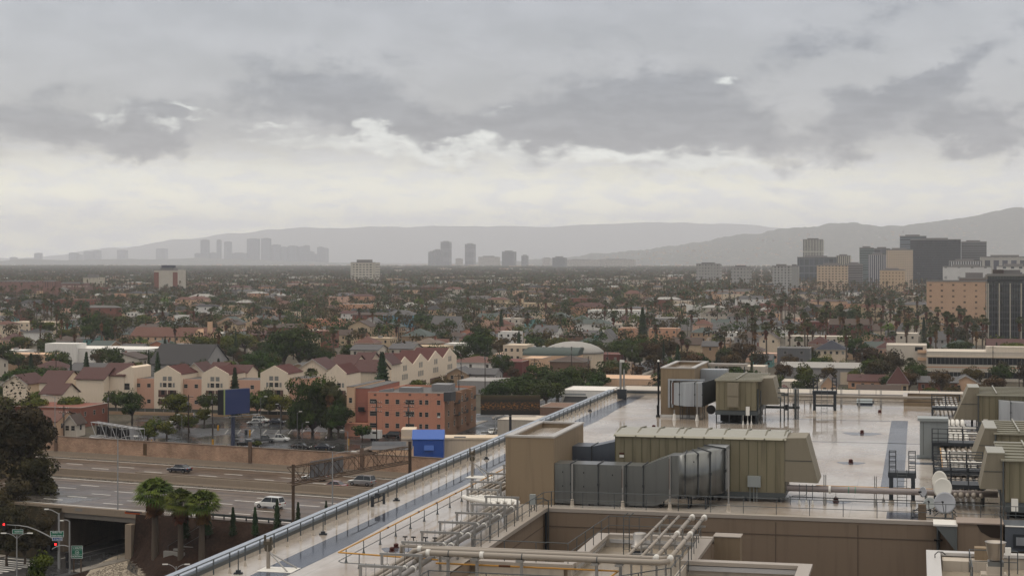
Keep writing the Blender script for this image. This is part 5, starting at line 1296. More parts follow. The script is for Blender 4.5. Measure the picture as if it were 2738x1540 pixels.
# big rusty gantry over the near lanes
xa,na=R(784,1410,ZF,FW); xb=at(1096,1190,u=240.4,fr=FW)[0]
na=209.0; xa=at(784,1250,u=209.0,fr=FW)[0]
zt=at(784,1250,u=209.0,fr=FW)[2]; zb=at(784,1292,u=209.0,fr=FW)[2]
t=truss('sign_gantry','large rusty brown truss gantry spanning the near freeway lanes',(xa,na),(xb,240.4),zb,zt,RUSTY,FW,1.1,12)
part('post',MB().tube([(xa,na,ZF-3),(xa,na,zt+.5)],.24,8),RUSTY,t); part('post',MB().tube([(xb,240.4,ZF),(xb,240.4,zt+.9)],.28,8),mat('dark_rust_post',(.06,.04,.03),.8,.2),t)
part('catwalk',MB().box(-.3,.3,0,.1,0,.1) if False else MB().tube([(xa+.4,na-1.0,zb-.15),(xb+.4,239.4,zb-.15)],.12,4),RUSTY,t)
fx=lambda q:(xa+(xb-xa)*q,na+(240.4-na)*q)
p0=fx(.27);p1=fx(.56); pm=fx(.40)
b=MB()
for (q0,q1) in ((.20,.31),(.315,.47)):
    s0=fx(q0);s1=fx(q1); b.face([(s0[0]-1.25,s0[1]-.2,zb-.1),(s1[0]-1.25,s1[1]-.2,zb-.1),(s1[0]-1.25,s1[1]-.2,zt+.2),(s0[0]-1.25,s0[1]-.2,zt+.2)]); b.face([(s0[0]-1.4,s0[1]-.2,zb-.1),(s0[0]-1.4,s0[1]-.2,zt+.2),(s1[0]-1.4,s1[1]-.2,zt+.2),(s1[0]-1.4,s1[1]-.2,zb-.1)])
part('sign_back',b,mat('sign_back_grey',(.17,.17,.18),.5,.1,1),t)
# grey gantry beyond the wall with black panels
Yg=at(245,1130,u=None,v=-150)[1] if False else 345
def wp(px,py,Y): return ((px-1369)/F*Y, Y, H-(py-YH)*Y/F)
A0=wp(243,1128,345); A1=wp(368,1118,330); zt=A0[2]; zb=wp(243,1164,345)[2]
t=truss('sign_gantry','grey truss gantry carrying three black panels at left beyond the wall',(A0[0],A0[1]),(A1[0],A1[1]),zb,zt,GREYT,WD,1.5,9)
zp_=wp(362,1185,330)[2]
part('post',MB().box(A1[0]-1.4,A1[0]-.7,A1[1]-.3,A1[1]+.4,0,zt+.2),GREYT,t)
b=MB()
for (u0,u1) in ((.14,.32),(.38,.56),(.62,.78)):
    xA=A0[0]+(A1[0]-A0[0])*u0; xB=A0[0]+(A1[0]-A0[0])*u1; yA=A0[1]+(A1[1]-A0[1])*u0-.3
    part('black_panel',MB().box(xA,xB,yA-.2,yA,zb+.45,zt-.6),M_black,t)
part('catwalk',MB().tube([(A0[0],A0[1]-1,zb-.2),(A1[0]+1.5,A1[1]-1,zb-.2)],.14,4),GREYT,t)

# ---------------------------------------------------------------- billboards
def frame_dir(p0,p1): return math.atan2(p1[1]-p0[1],p1[0]-p0[0])
# blue board (seen at an angle), post 630,1190
Yp=F*46/(1192-YH); 
pL=wp(602,1043,Yp-3.2); pR=wp(668,1034,Yp+3.2); zt=H-(1040-YH)*Yp/F; zb=H-(1106-YH)*Yp/F
rot=frame_dir(pL,pR); Lb=math.hypot(pR[0]-pL[0],pR[1]-pL[1]); f2=Frame(rot); cx0,cy0=f2.inv(pL[0],pL[1])
t=thing('billboard','blank dark blue billboard on a single tall post in the parking lot','billboard',(cx0+Lb/2,cy0,0),f2)
part('panel',MB().box(cx0,cx0+Lb,cy0,cy0+.3,zb,zt),mat('billboard_blue',(.026,.040,.12),.5,.05,1),t)
part('edge_trim',MB().box(cx0-.2,cx0,cy0-.02,cy0+.32,zb-.1,zt+.1),mat('pale_green_trim',(.25,.30,.12),.5,.1),t)
part('back_panel',MB().prism([(cx0-.2,cy0+.32),(cx0+Lb,cy0+.32),(cx0+Lb,cy0+1.2),(cx0-.9,cy0+1.7)],zb,zt,'z'),M_black,t)
part('catwalk',MB().box(cx0-1,cx0+Lb+2.5,cy0-1.3,cy0-.5,zb-.5,zb-.38),M_uni,t)
b=MB()
for k in range(4): b.tube([(cx0+1+k*(Lb-2)/3,cy0-.5,zb-.4),(cx0+1+k*(Lb-2)/3,cy0-1.5,zb-.3)],.05,5).box(cx0+.8+k*(Lb-2)/3,cx0+1.3+k*(Lb-2)/3,cy0-1.7,cy0-1.4,zb-.4,zb-.25)
part('floodlight',b,M_uni,t)
part('post',MB().tube([(cx0+Lb*.45,cy0+1.2,0),(cx0+Lb*.45,cy0+1.2,zb+.1)],.5,12),mat('billboard_post_blue',(.05,.06,.10),.5,.1),t)
# dark gold-speckled board
Y1_=430.; zt=H-(1057-YH)*Y1_/F; zb=H-(1109-YH)*Y1_/F; xl=(1285-1369)/F*Y1_; xr=(1444-1369)/F*Y1_
GB,nt_,b_=newmat('gold_speckle_poster'); _L=nt_.links; tc_=nd(nt_,'ShaderNodeTexCoord')
sp_=nd(nt_,'ShaderNodeSeparateXYZ'); _L.new(tc_.outputs['Object'],sp_.inputs[0])
def mm(op,a,b=None,c=None,clamp=False):
    n=nd(nt_,'ShaderNodeMath',operation=op); n.use_clamp=clamp
    for i,x in enumerate((a,b,c)):
        if x is None: continue
        if isinstance(x,(int,float)): n.inputs[i].default_value=x
        else: _L.new(x,n.inputs[i])
    return n.outputs[0]
mpx=nd(nt_,'ShaderNodeMapping'); mpx.inputs['Scale'].default_value=(1.0,1,3.2); _L.new(tc_.outputs['Object'],mpx.inputs['Vector'])
nz1=nd(nt_,'ShaderNodeTexNoise'); nz1.inputs['Scale'].default_value=1.5; nz1.inputs['Detail'].default_value=8; nz1.inputs['Roughness'].default_value=.75; _L.new(mpx.outputs[0],nz1.inputs['Vector'])
band=mm('SUBTRACT',1.0,mm('MULTIPLY',mm('ABSOLUTE',mm('SUBTRACT',sp_.outputs[2],(zt-zb)*.46)),.75),None,True)
spk=mm('MULTIPLY',mm('SUBTRACT',nz1.outputs['Fac'],.50),9.0,None,True)
ff=mm('MULTIPLY',band,spk)
upb=mm('MULTIPLY',mm('SUBTRACT',mm('DIVIDE',sp_.outputs[2],(zt-zb)),.72),3.0,None,True)
m1=nd(nt_,'ShaderNodeMix',data_type='RGBA'); m1.inputs['A'].default_value=(.008,.007,.005,1); m1.inputs['B'].default_value=(.075,.05,.012,1); _L.new(upb,m1.inputs['Factor'])
m2=nd(nt_,'ShaderNodeMix',data_type='RGBA'); m2.inputs['B'].default_value=(.55,.22,.03,1); _L.new(ff,m2.inputs['Factor']); _L.new(m1.outputs['Result'],m2.inputs['A'])
_L.new(m2.outputs['Result'],b_.inputs['Base Color']); b_.inputs['Roughness'].default_value=.4
t=thing('billboard','wide black billboard with gold glitter streaks beside the pink apartment block','billboard',((xl+xr)/2,Y1_,0),WD)
pn=part('panel',MB().box(xl,xr,Y1_,Y1_+.35,zb,zt),GB,t)
me=pn.data
for v_ in me.vertices: v_.co.z-=zb; 
pn.location=(0,0,zb)
part('catwalk',MB().box(xl-1,xr-1,Y1_-1.4,Y1_-.5,zb-.35,zb-.25),M_uni,t)
part('post',MB().tube([((xl+xr)/2,Y1_+.6,0),((xl+xr)/2,Y1_+.6,zb+.3)],.35,10),M_dkst,t)
part('sponsor_plate',MB().box(xl-1.0,xl+3.0,Y1_-1.5,Y1_-1.42,zb-1.25,zb-.45),M_galvl,t)

# ---------------------------------------------------------------- signals, signs and lamps at the corner
GREEN=mat('sign_green',(.0,.13,.07),.35,.05,1); BLUE=mat('sign_blue',(.01,.06,.22),.35,.05,1); WHT=mat('sign_white',(.7,.72,.72),.4,.03,1)
def text(par,s,loc,size,rz,m=WHT,name='lettering'):
    cu=bpy.data.curves.new(name,'FONT'); cu.body=s; cu.size=size; cu.align_x='CENTER'; cu.align_y='CENTER'; cu.extrude=.004; cu.offset=.006; cu.materials.append(m)
    me=bpy.data.meshes.new_from_object(bpy.data.objects.new('tmp',cu)); me.materials.clear(); me.materials.append(m); o=bpy.data.objects.new(name,me); COL.objects.link(o); o.parent=par; og=ORG[par]
    o.location=(loc[0]-og[0],loc[1]-og[1],loc[2]-og[2]); o.rotation_euler=(PI/2,0,rz); return o
def arrow(b,x,y,z,s,a):
    c,s_=math.cos(a),math.sin(a)
    for poly in ([(-1,-.16),(.2,-.16),(.2,.16),(-1,.16)],[(.1,-.6),(1,0),(.1,.6)]):
        b.face([(x+(p*c-q*s_)*s,y,z+(p*s_+q*c)*s) for p,q in poly])
def panel(t,x0,x1,y,z0,z1,m,border=True,name='sign_panel'):
    p=part(name,MB().box(x0,x1,y,y+.04,z0,z1),m,t)
    if border:
        e=.05; b=MB(); yy=y-.012
        b.box(x0,x1,yy,y-.004,z1-e,z1); b.box(x0,x1,yy,y-.004,z0,z0+e); b.box(x0,x0+e,yy,y-.004,z0+e,z1-e); b.box(x1-e,x1,yy,y-.004,z0+e,z1-e)
        part('sign_border',b,WHT,p)
    return p
# freeway entrance sign on two brown posts
Ys=248.; q=lambda px,py,Y=Ys: wp(px,py,Y)
x0,_,z1=q(191,1458); x1,_,z0=q(221,1492)
t=thing('freeway_entrance_sign','green sign on two brown posts reading south, interstate shield and north','sign',((x0+x1)/2,Ys,0),WD)
p=panel(t,x0,x1,Ys,z0,z1,GREEN); w_=x1-x0; h_=z1-z0; xm=(x0+x1)/2
text(p,'SOUTH',(xm+.22,Ys-.02,z1-h_*.18),.34,0); text(p,'NORTH',(xm-.18,Ys-.02,z0+h_*.16),.34,0); text(p,'110',(xm,Ys-.02,z0+h_*.47),.26,0)
b=MB(); b.box(x0+.12,x1-.12,Ys-.02,Ys-.01,z0+h_*.32,z0+h_*.335).box(x0+.12,x1-.12,Ys-.02,Ys-.01,z0+h_*.67,z0+h_*.685)
arrow(b,x0+.28,Ys-.02,z1-h_*.18,.14,math.radians(135)); arrow(b,x1-.25,Ys-.02,z0+h_*.16,.15,0)
for k in range(12):
    a=2*PI*k/12; a2=2*PI*(k+1)/12; zc=z0+h_*.48
    b.face([(xm+.30*math.cos(a),Ys-.02,zc+.27*math.sin(a)),(xm+.30*math.cos(a2),Ys-.02,zc+.27*math.sin(a2)),(xm+.26*math.cos(a2),Ys-.02,zc+.23*math.sin(a2)),(xm+.26*math.cos(a),Ys-.02,zc+.23*math.sin(a))])
part('symbols',b,WHT,p)
for px in (197,216):
    X=(px-1369)/F*Ys; part('post',MB().box(X-.09,X+.09,Ys+.05,Ys+.2,-.1,z0+.1),RUSTY,t)
# big signal mast with long arm, street name signs
Ym=251.; q=lambda px,py,Y=Ym: wp(px,py,Y)
X=(157.5-1369)/F*Ym; ztop=q(157,1372)[2]
t=thing('signal_mast','tall grey signal mast with street lamp, long curved arm and street name signs','traffic light',(X,Ym,0),WD)
m=mat('lamp_post_grey',(.30,.30,.30),.5,.1,1,metal=.3)
part('pole',MB().tube([(X,Ym,-.1),(X,Ym,ztop)],.2,10,.14),m,t)
part('lamp_arm',MB().tube([q(157,1373),q(148,1368),q(138,1363),q(127,1361)],.06,6),m,t); a=q(119,1361); part('lamp_head',MB().box(a[0],a[0]+.6,Ym-.15,Ym+.15,a[2]-.06,a[2]+.08),M_plate,t)
part('signal_arm',MB().tube([q(157,1446),q(140,1438),q(118,1426),q(97,1416),q(75,1408),q(50,1404),q(18,1402)],.11,8,.06),m,t)
def sighead(t,px,py,Y,red=True,facing=True,hh=1.1,name='signal_head'):
    a=wp(px,py,Y); p=part(name,MB().box(a[0]-.2,a[0]+.2,Y-.12,Y+.15,a[2]-hh/2,a[2]+hh/2),M_black,t)
    if red: part('red_lens',MB().lathe([(.11,0),(.1,.02)],0,0,0,10) if False else MB().box(a[0]-.13,a[0]+.13,Y-.16,Y-.12,a[2]+hh/2-.34,a[2]+hh/2-.08),mat('red_lens_lit',(.5,.01,.01),.3,0,emit=(1,.02,.02,4)),p)
    return p
sighead(t,11,1407,Ym); 
p=panel(t,q(34,1414)[0],q(63,1425)[0],Ym-.2,q(34,1426)[2],q(34,1414)[2],GREEN); a=q(48,1420); text(p,'NORTH',(a[0]+.1,Ym-.23,a[2]),.30,0)
b=MB(); arrow(b,a[0]+.72,Ym-.22,a[2],.14,0); part('symbols',b,WHT,p)
part('hanger',MB().tube([q(41,1405),q(41,1414)],.02,4).tube([q(56,1406),q(56,1414)],.02,4),m,t)
p=panel(t,q(136,1418)[0],q(172,1418)[0],Ym-.3,q(136,1434)[2],q(136,1418)[2],GREEN); a=q(154,1422); text(p,'Harbor Fwy',(a[0],Ym-.33,a[2]),.30,0); a=q(154,1430); text(p,'South | North',(a[0],Ym-.33,a[2]),.24,0)
b=MB(); a1=q(138.5,1430); arrow(b,a1[0],Ym-.32,a1[2],.11,math.radians(135)); a1=q(170,1430); arrow(b,a1[0],Ym-.32,a1[2],.10,0); part('symbols',b,WHT,p)
p=panel(t,q(141,1435)[0],q(168,1435)[0],Ym-.3,q(141,1444)[2],q(141,1435)[2],BLUE); a=q(154.5,1439.5); text(p,'L A Live Wy',(a[0],Ym-.33,a[2]),.27,0)
sighead(t,149,1460,Ym-.4); sighead(t,130,1470,Ym-.3,False,hh=1.4)
# second, shorter mast
Y2=247.5; q=lambda px,py,Y=Y2: wp(px,py,Y); X=(186-1369)/F*Y2
t=thing('signal_mast','shorter grey signal pole with small lamp and drooping arm beside the green sign','traffic light',(X,Y2,0),WD)
part('pole',MB().tube([(X,Y2,-.1),(X,Y2,q(186,1393)[2])],.15,8,.11),m,t)
part('lamp_arm',MB().tube([q(186,1394),q(180,1390),q(172,1389),q(168,1391)],.05,6),m,t); a=q(160,1391); part('lamp_head',MB().box(a[0],a[0]+.55,Y2-.12,Y2+.12,a[2]-.06,a[2]+.06),M_plate,t)
part('signal_arm',MB().tube([q(186,1461),q(175,1458),q(163,1457),q(152,1460),q(139,1467)],.07,6),m,t)
sighead(t,179,1488,Y2-.2,False,hh=1.3); sighead(t,180,1510,Y2-.2,False,hh=.9)
street_lamp(45,1560,1425,0,1.6,'short double-armed street lamp at the bottom left corner',double=True)
street_lamp(315,1366,1163,ZF,3.2,'tall curved street lamp standing on the bridge parapet','street_lamp',1,fr=FW)
street_lamp(889,1402,1203,ZF,3.4,'tall curved street lamp by the rusty gantry','street_lamp',1,fr=FW)
street_lamp(471,1560,1508,0,1.3,'double lamp peeking above the left roof edge',double=True)
street_lamp(147,1230,1056,0,2.2,'tall thin street lamp left of the red tiled house','street_lamp',-1)
# ---------------------------------------------------------------- planting near the freeway
fp=[fanpalm(11,10.4,2.7,84,.5,tr=.36),fanpalm(12,9.0,2.3,74,.5,tr=.3),fanpalm(13,9.0,2.3,74,.5,tr=.3)]
for k,(px,py,lab) in enumerate(((415,1487,'large green fan palm beside the underpass, left and tallest of the trio'),(483,1490,'green fan palm in the dark bank, middle of the trio'),(539,1494,'green fan palm in the dark bank, right of the trio'))):
    x,n_,z=onslope(px,py); X,Y=FW.w(x,n_); 
    fp[k].place(X,Y,z-.1,k*1.3,(1.3,1.3,1.05),lab,'palm tree','fan palms on the bank beside the underpass')
cyp=conifer(21,5.2,.72,1500,'cypress_tree',leaf=.13)
for px,py,s,lab in ((496,1440,1.0,'first narrow cypress from the left, behind the palms'),(556,1432,1.0,'second narrow cypress from the left, behind the right palm'),(623,1434,.86,'narrow dark cypress, third from the left'),(682,1432,.84,'narrow dark cypress, fourth from the left'),(741,1424,.96,'narrow dark cypress just left of the rusty gantry post'),(797,1408,.72,'narrow dark cypress just right of the rusty gantry post'),(872,1392,.6,'small cypress close to the roof edge railing')):
    x,n_,z=onslope(px,py); X,Y=FW.w(x,n_); cyp.place(X,Y,z-.1,px,s,lab,'cypress tree','cypress trees on the bank below the freeway')
# big eucalyptus mass at the left edge
eu=broad(31,30,8.0,.88,16000,FOLE,'eucalyptus_tree',.34,lobes=30)
eu.place(*wpos(45,1425,0),-1,0,(.82,.82,.92),'huge dark eucalyptus filling the left edge beside the freeway','tree')
eu2=broad(33,21,6.5,.85,7000,FOLE,'eucalyptus_tree',.34,lobes=18)
eu2.place(*wpos(92,1400,2),0,2,(.68,.68,.8),'dark eucalyptus overhanging the freeway lanes at left','tree')
eu2.place(*wpos(5,1300,5),0,1,(.8,.8,1.0),'tall dark tree top at the far left edge above the wall','tree')
eu2.place(*wpos(30,1440,1),-1,3,(.7,.7,.7),'lower dark eucalyptus at the left edge above the traffic light','tree')
for k,(px,py,s) in enumerate(((66,1508,.40),(112,1492,.33),(18,1512,.46))): eu2.place(*wpos(px,py,0),0,k*2,(s,s,s*1.15),['dark low tree behind the long signal arm','dark shrubby tree left of the underpass mouth','dark low tree at the left edge by the red light'][k],'tree')
bush=broad(41,3.0,2.3,.95,1800,FOLY,'shrub',.16,lobes=12)
Xb,Yb=wpos(112,1560,0); bush.place(Xb,Yb,0,0,(1.05,1.05,1.6),'yellow-green street tree beside the crosswalk at the bottom left','tree'); 
bush.place(*wpos(490,1548,0),0,1,(1.0,.8,.5),'low green shrub beside the left roof edge at the bottom','shrub')
for px,py,s,lab in ((175,1395,.9,'low shrub on the ivy bank left of the underpass'),(140,1400,1.1,'brownish shrub below the eucalyptus by the underpass')):
    bush.place(*wpos(px,py,4),1,px,s,lab,'shrub')
# ---------------------------------------------------------------- parking lot and streets beyond the wall
b=MB(); b.face([(*wpos(150,1235,.004),.004),(*wpos(1500,1235,.004),.004),(*wpos(1345,1095,.004),.004),(*wpos(1200,1118,.004),.004),(*wpos(400,1100,.004),.004)]); structure('parking_lot',b,M_park,WD)
b=MB(); 
a0=R(1255,1166); 
x0,y0=R(1180,1180,0); x1,y1=R(1330,1180,0)
xs0=R(1215,1170,0)[0]
b.face([(-119.5,425,.01),(-108,425,.01),(-108,1400,.01),(-119.5,1400,.01)]); structure('side_street',b,M_asph,G)
b=MB(); b.box(-121.2,-119.5,425,1200,0,.14); b.box(-108,-106,425,1200,0,.14); structure('side_pavement',b,M_side,G)
b=MB()
for k in range(14): b.face([(-113.8,430+k*12,.016),(-113.65,430+k*12,.016),(-113.65,434+k*12,.016),(-113.8,434+k*12,.016)])
for px in range(600,900,34):
    X,Y=wpos(px,1160,.012); X2,Y2_=wpos(px+10,1148,.012); b.face([(*G.inv(X,Y),.012),(*G.inv(X+.12,Y),.012),(*G.inv(X2+.12,Y2_),.012),(*G.inv(X2,Y2_),.012)])
structure('bay_markings',b,M_mark,G)
# ================================================================= buildings of the neighbourhood
WC={'cream':(0.625,0.512,0.388),'pink':(0.587,0.375,0.281),'white':(0.725,0.7,0.663),'salmon':(0.525,0.294,0.188),'brick':(0.206,0.0775,0.0525),'tan':(0.375,0.256,0.163),'brown':(0.181,0.112,0.0813),'grey':(0.312,0.3,0.294),'blue':(0.138,0.3,0.413),
    'yellow':(.50,.38,.25),'pale':(0.55,0.488,0.413),'coral':(0.537,0.237,0.156),'maroon':(0.15,0.05,0.0438),'dgrey':(0.125,0.125,0.131),'olive':(0.25,0.225,0.138),'peach':(0.625,0.413,0.275),'teal':(0.15,0.312,0.3)}
RC={'red':(.068,.021,.018),'terra':(.115,.042,.026),'brown':(.062,.038,.028),'grey':(.085,.082,.085),'dark':(.025,.023,.026),'white':(.34,.325,.305),'green':(.055,.075,.068),'tan':(.15,.11,.082),'navy':(.02,.024,.04),'tar':(.105,.097,.092)}
def wm(c): return mat('wall_'+c,WC[c],.85,.12,.25,streak=.25)
def rm(c): return mat('roof_'+c,RC[c],.75,.22,.5,rv=.15)
WG=mat('window_glass',(.02,.024,.028),.12,.3,.4); WF=mat('window_frame',(.42,.38,.33),.6,.05); WL=mat('window_blind',(.24,.235,.22),.4,.3,.3)
def winmesh(w_,h_,axis='y',frame=True,blind=False):
    b=MB(); g=.05
    b.cur=1
    b.box(-w_/2,w_/2,-.05,.02,0,g*1.5).box(-w_/2,w_/2,-.05,.02,h_-g,h_).box(-w_/2,-w_/2+g,-.05,.02,g*1.5,h_-g).box(w_/2-g,w_/2,-.05,.02,g*1.5,h_-g).box(-w_/2+g,w_/2-g,-.045,.0,h_*.5-.025,h_*.5+.025)
    b.cur=0; b.box(-w_/2+g,w_/2-g,-.025,.0,g*1.5,h_-g)
    return b
def addroof(t,x0,x1,y0,y1,z,kind,rh,wallm,roofm,ov=.5,capm=None):
    if kind=='flat':
        part('roof',MB().box(x0+.25,x1-.25,y0+.25,y1-.25,z-.9,z-.5),roofm,t)
        b=MB(); w_=.28
        b.box(x0-.06,x1+.06,y0-.06,y0+w_,z-.02,z+.1).box(x0-.06,x1+.06,y1-w_,y1+.06,z-.02,z+.1).box(x0-.06,x0+w_,y0+w_,y1-w_,z-.02,z+.1).box(x1-w_,x1+.06,y0+w_,y1-w_,z-.02,z+.1)
        part('parapet_coping',b,capm or mat('coping_pale',(.40,.36,.32),.5,.15,.5),t)
    elif kind=='gabley':   # ridge runs away from the street front: gable seen
        xm=(x0+x1)/2; part('gable_wall',MB().prism([(x0,z-.01),(x1,z-.01),(xm,z+rh)],y0,y1,'y'),wallm,t)
        th=.18; k=rh/(xm-x0)
        b=MB(); b.prism([(x0-ov,z-ov*k),(xm,z+rh),(xm,z+rh+th),(x0-ov,z-ov*k+th)],y0-ov,y1+ov,'y'); b.prism([(xm,z+rh),(x1+ov,z-ov*k),(x1+ov,z-ov*k+th),(xm,z+rh+th)],y0-ov,y1+ov,'y')
        part('roof',b,roofm,t)
        b=MB(); b.prism([(x0-ov,z-ov*k-.12),(xm,z+rh-.15),(xm,z+rh+th),(x0-ov,z-ov*k+th)],y0-ov-.05,y0-ov-.003,'y'); b.prism([(xm,z+rh-.15),(x1+ov,z-ov*k-.12),(x1+ov,z-ov*k+th),(xm,z+rh+th)],y0-ov-.05,y0-ov-.003,'y')
        part('barge_board',b,mat('trim_pale',(.45,.42,.38),.6,.1),t)
    elif kind=='gablex':
        ym=(y0+y1)/2; part('gable_wall',MB().prism([(y0,z-.01),(y1,z-.01),(ym,z+rh)],x0,x1,'x'),wallm,t)
        th=.18; k=rh/(ym-y0)
        b=MB(); b.prism([(y0-ov,z-ov*k),(ym,z+rh),(ym,z+rh+th),(y0-ov,z-ov*k+th)],x0-ov,x1+ov,'x'); b.prism([(ym,z+rh),(y1+ov,z-ov*k),(y1+ov,z-ov*k+th),(ym,z+rh+th)],x0-ov,x1+ov,'x')
        part('roof',b,roofm,t)
    elif kind=='hip':
        a=min(x1-x0,y1-y0)/2+ov; X0,X1,Y0_,Y1_=x0-ov,x1+ov,y0-ov,y1+ov; xa,xb=X0+a,X1-a; ya,yb=Y0_+a,Y1_-a
        if xa>xb: xa=xb=(X0+X1)/2
        if ya>yb: ya=yb=(Y0_+Y1_)/2
        b=MB(); i=0
        b.v=[(X0,Y0_,z),(X1,Y0_,z),(X1,Y1_,z),(X0,Y1_,z),(xa,ya,z+rh),(xb,ya,z+rh),(xb,yb,z+rh),(xa,yb,z+rh)]
        b.f=[(0,1,5,4),(1,2,6,5),(2,3,7,6),(3,0,4,7),(4,5,6,7),(3,2,1,0)]; b.m=[0]*6
        part('roof',b,roofm,t)
        part('fascia',MB().box(X0,X1,Y0_,Y1_,z-.18,z-.005),mat('trim_pale',(.45,.42,.38),.6,.1),t)
    elif kind=='barrel':
        ym=(y0+y1)/2; r=(y1-y0)/2; pts=[(ym-r*math.cos(a),z+rh*math.sin(a)) for a in [PI*k/12 for k in range(13)]]
        part('roof',MB().prism(pts,x0,x1,'x'),roofm,t)
LAND=[]   # (px, py, phrase) of things one can find
OCC=[]    # footprints in grid coordinates
def bldg(label,x0,x1,ytop,h,dep,wall='cream',roof='tar',rt='flat',rh=2.5,rows=2,cols=4,land=None,name=None,cat=None,ww=1.1,wh=1.3,extras=None,Y=None,group=None,wallm=None,base=0,sidecols=None):
    if Y is None: Y=F*(H-h)/(ytop-YH)
    x,y=G.inv((x0-1369)/F*Y,Y); xb=at(x1,0,u=y)[0]; yb=y+dep
    n=name or ('house' if rt in('hip','gablex','gabley') else 'flat_roofed_building')
    t=thing(n,label,cat or ('house' if n=='house' else 'building'),((x+xb)/2,(y+yb)/2,0),G,group)
    wl=wallm or wm(wall); rf=rm(roof)
    part('wall',MB().box(x,xb,y,yb,base,h),wl,t)
    addroof(t,x,xb,y,yb,h,rt,rh,wl,rf)
    st=3.1; sp=[]; sp2=[]
    zs=[h-(1.35 if rt!='flat' else 1.9)-wh/2-k*st for k in range(rows)]
    for z in zs:
        if z<.5 and rows>1: continue
        for k in range(cols): sp.append((x+(xb-x)*(k+.5)/cols,y,max(z,.6)))
        sc=sidecols if sidecols is not None else max(1,min(5,int(dep/5)))
        right=(x0+x1)/2<2455; xs=xb if right else x
        for k in range(sc): sp2.append((xs,y+dep*(k+.5)/sc,max(z,.6),PI/2 if right else -PI/2))
    if sp and cols:
        copies('window',winmesh(ww,wh),[WG,WF],t,[s for i,s in enumerate(sp) if (i*7)%5!=3][:60]); 
        rest=[s for i,s in enumerate(sp) if (i*7)%5==3]
        if rest: copies('window',winmesh(ww,wh),[WL,WF],t,rest)
        copies('window',winmesh(ww,wh),[WG,WF],t,sp2[:38])
    OCC.append((x-3,xb+3,y-4,yb+4))
    X,Yw=G.w((x+xb)/2,y); px,py=scr(X,Yw,h); LAND.append((px,py,land or label))
    t['_']=0; del t['_']
    return t,(x,xb,y,yb,h)
def roofbox(t,x0,x1,y0,y1,z,h_,m=None,name='roof_unit'): part(name,MB().box(x0,x1,y0,y1,z-.5,z+h_),m or M_cab,t)
# --- the cream town houses with maroon gabled roofs (row along the parking lot)
CREAM=mat('townhouse_stucco',(.72,.60,.47),.85,.09,.3,streak=.2); PINKW=mat('townhouse_pink',(.56,.33,.24),.85,.09,.3,streak=.15); MAR=mat('maroon_shingle',(.078,.024,.021),.85,.15,.8)
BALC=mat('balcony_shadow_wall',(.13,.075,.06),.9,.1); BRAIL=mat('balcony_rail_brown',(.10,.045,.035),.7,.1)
UR=at(584,1105,u=None,v=None) if False else None
yr=R(584,1105,0)[1]
def townblock(px0,px1,apex,eave,label,yoff=0,dep=13,gr='cream town houses with maroon gabled roofs',rows=True,win2=True,base=0):
    y=yr+yoff; x0=at(px0,0,u=y)[0]; x1=at(px1,0,u=y)[0]; ze=at(px0,eave,u=y)[2]; za=at(px0,apex,u=y)[2]
    t=thing('townhouse',label,'house',((x0+x1)/2,y,0),G,gr); xm=(x0+x1)/2
    part('wall',MB().prism([(x0,base),(x1,base),(x1,ze),(xm,za),(x0,ze)],y,y+.25,'y').box(x0,x1,y+.25,y+dep,base,ze),CREAM,t)
    b=MB(); b.prism([(x0-.15,ze-.1),(xm,za),(xm,za+.14),(x0-.15,ze+.04)],y+.5,y+dep,'y'); b.prism([(xm,za),(x1+.15,ze-.1),(x1+.15,ze+.04),(xm,za+.14)],y+.5,y+dep,'y'); b.prism([(x0,ze),(x1,ze),(xm,za)],y+dep-.2,y+dep,'y')
    part('roof',b,MAR,t)
    b=MB(); b.prism([(x0,ze-.05),(xm,za-.05),(xm,za+.28),(x0,ze+.28)],y,y+.35,'y'); b.prism([(xm,za-.05),(x1,ze-.05),(x1,ze+.28),(xm,za+.28)],y,y+.35,'y'); part('gable_parapet',b,CREAM,t)
    w_=x1-x0
    if rows:
        up=[(xm-.85,y,ze-2.0),(xm+.85,y,ze-2.0)] if win2 else []
        copies('window',winmesh(1.25,1.35),[WL,WF],t,up)
        copies('window',winmesh(1.25,1.35),[WG,WF],t,[(xm-.85,y,ze-3.9),(xm+.85,y,ze-3.9)]); copies('window',winmesh(.7,1.35),[WL,WF],t,[(xm-2.1,y,ze-3.9),(xm+2.1,y,ze-3.9)])
        for z0,z1 in ((ze-6.9,ze-4.75),(ze-9.2,ze-7.4)):
            for s in (-1,1):
                xa=xm+s*.12; xb=xm+s*2.95
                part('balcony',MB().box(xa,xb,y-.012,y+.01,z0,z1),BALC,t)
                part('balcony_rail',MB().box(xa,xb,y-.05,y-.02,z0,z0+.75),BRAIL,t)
                part('balcony_glass',MB().box(xm+s*.9,xm+s*2.0,y-.018,y-.012,z0+.5,z1-.1),WG,t)
    OCC.append((x0-2,x1+2,y-3,y+dep+3)); 
    X,Y_=G.w(xm,y); px,py=scr(X,Y_,ze); LAND.append((px,py,label)); return t,(x0,x1,y,ze)
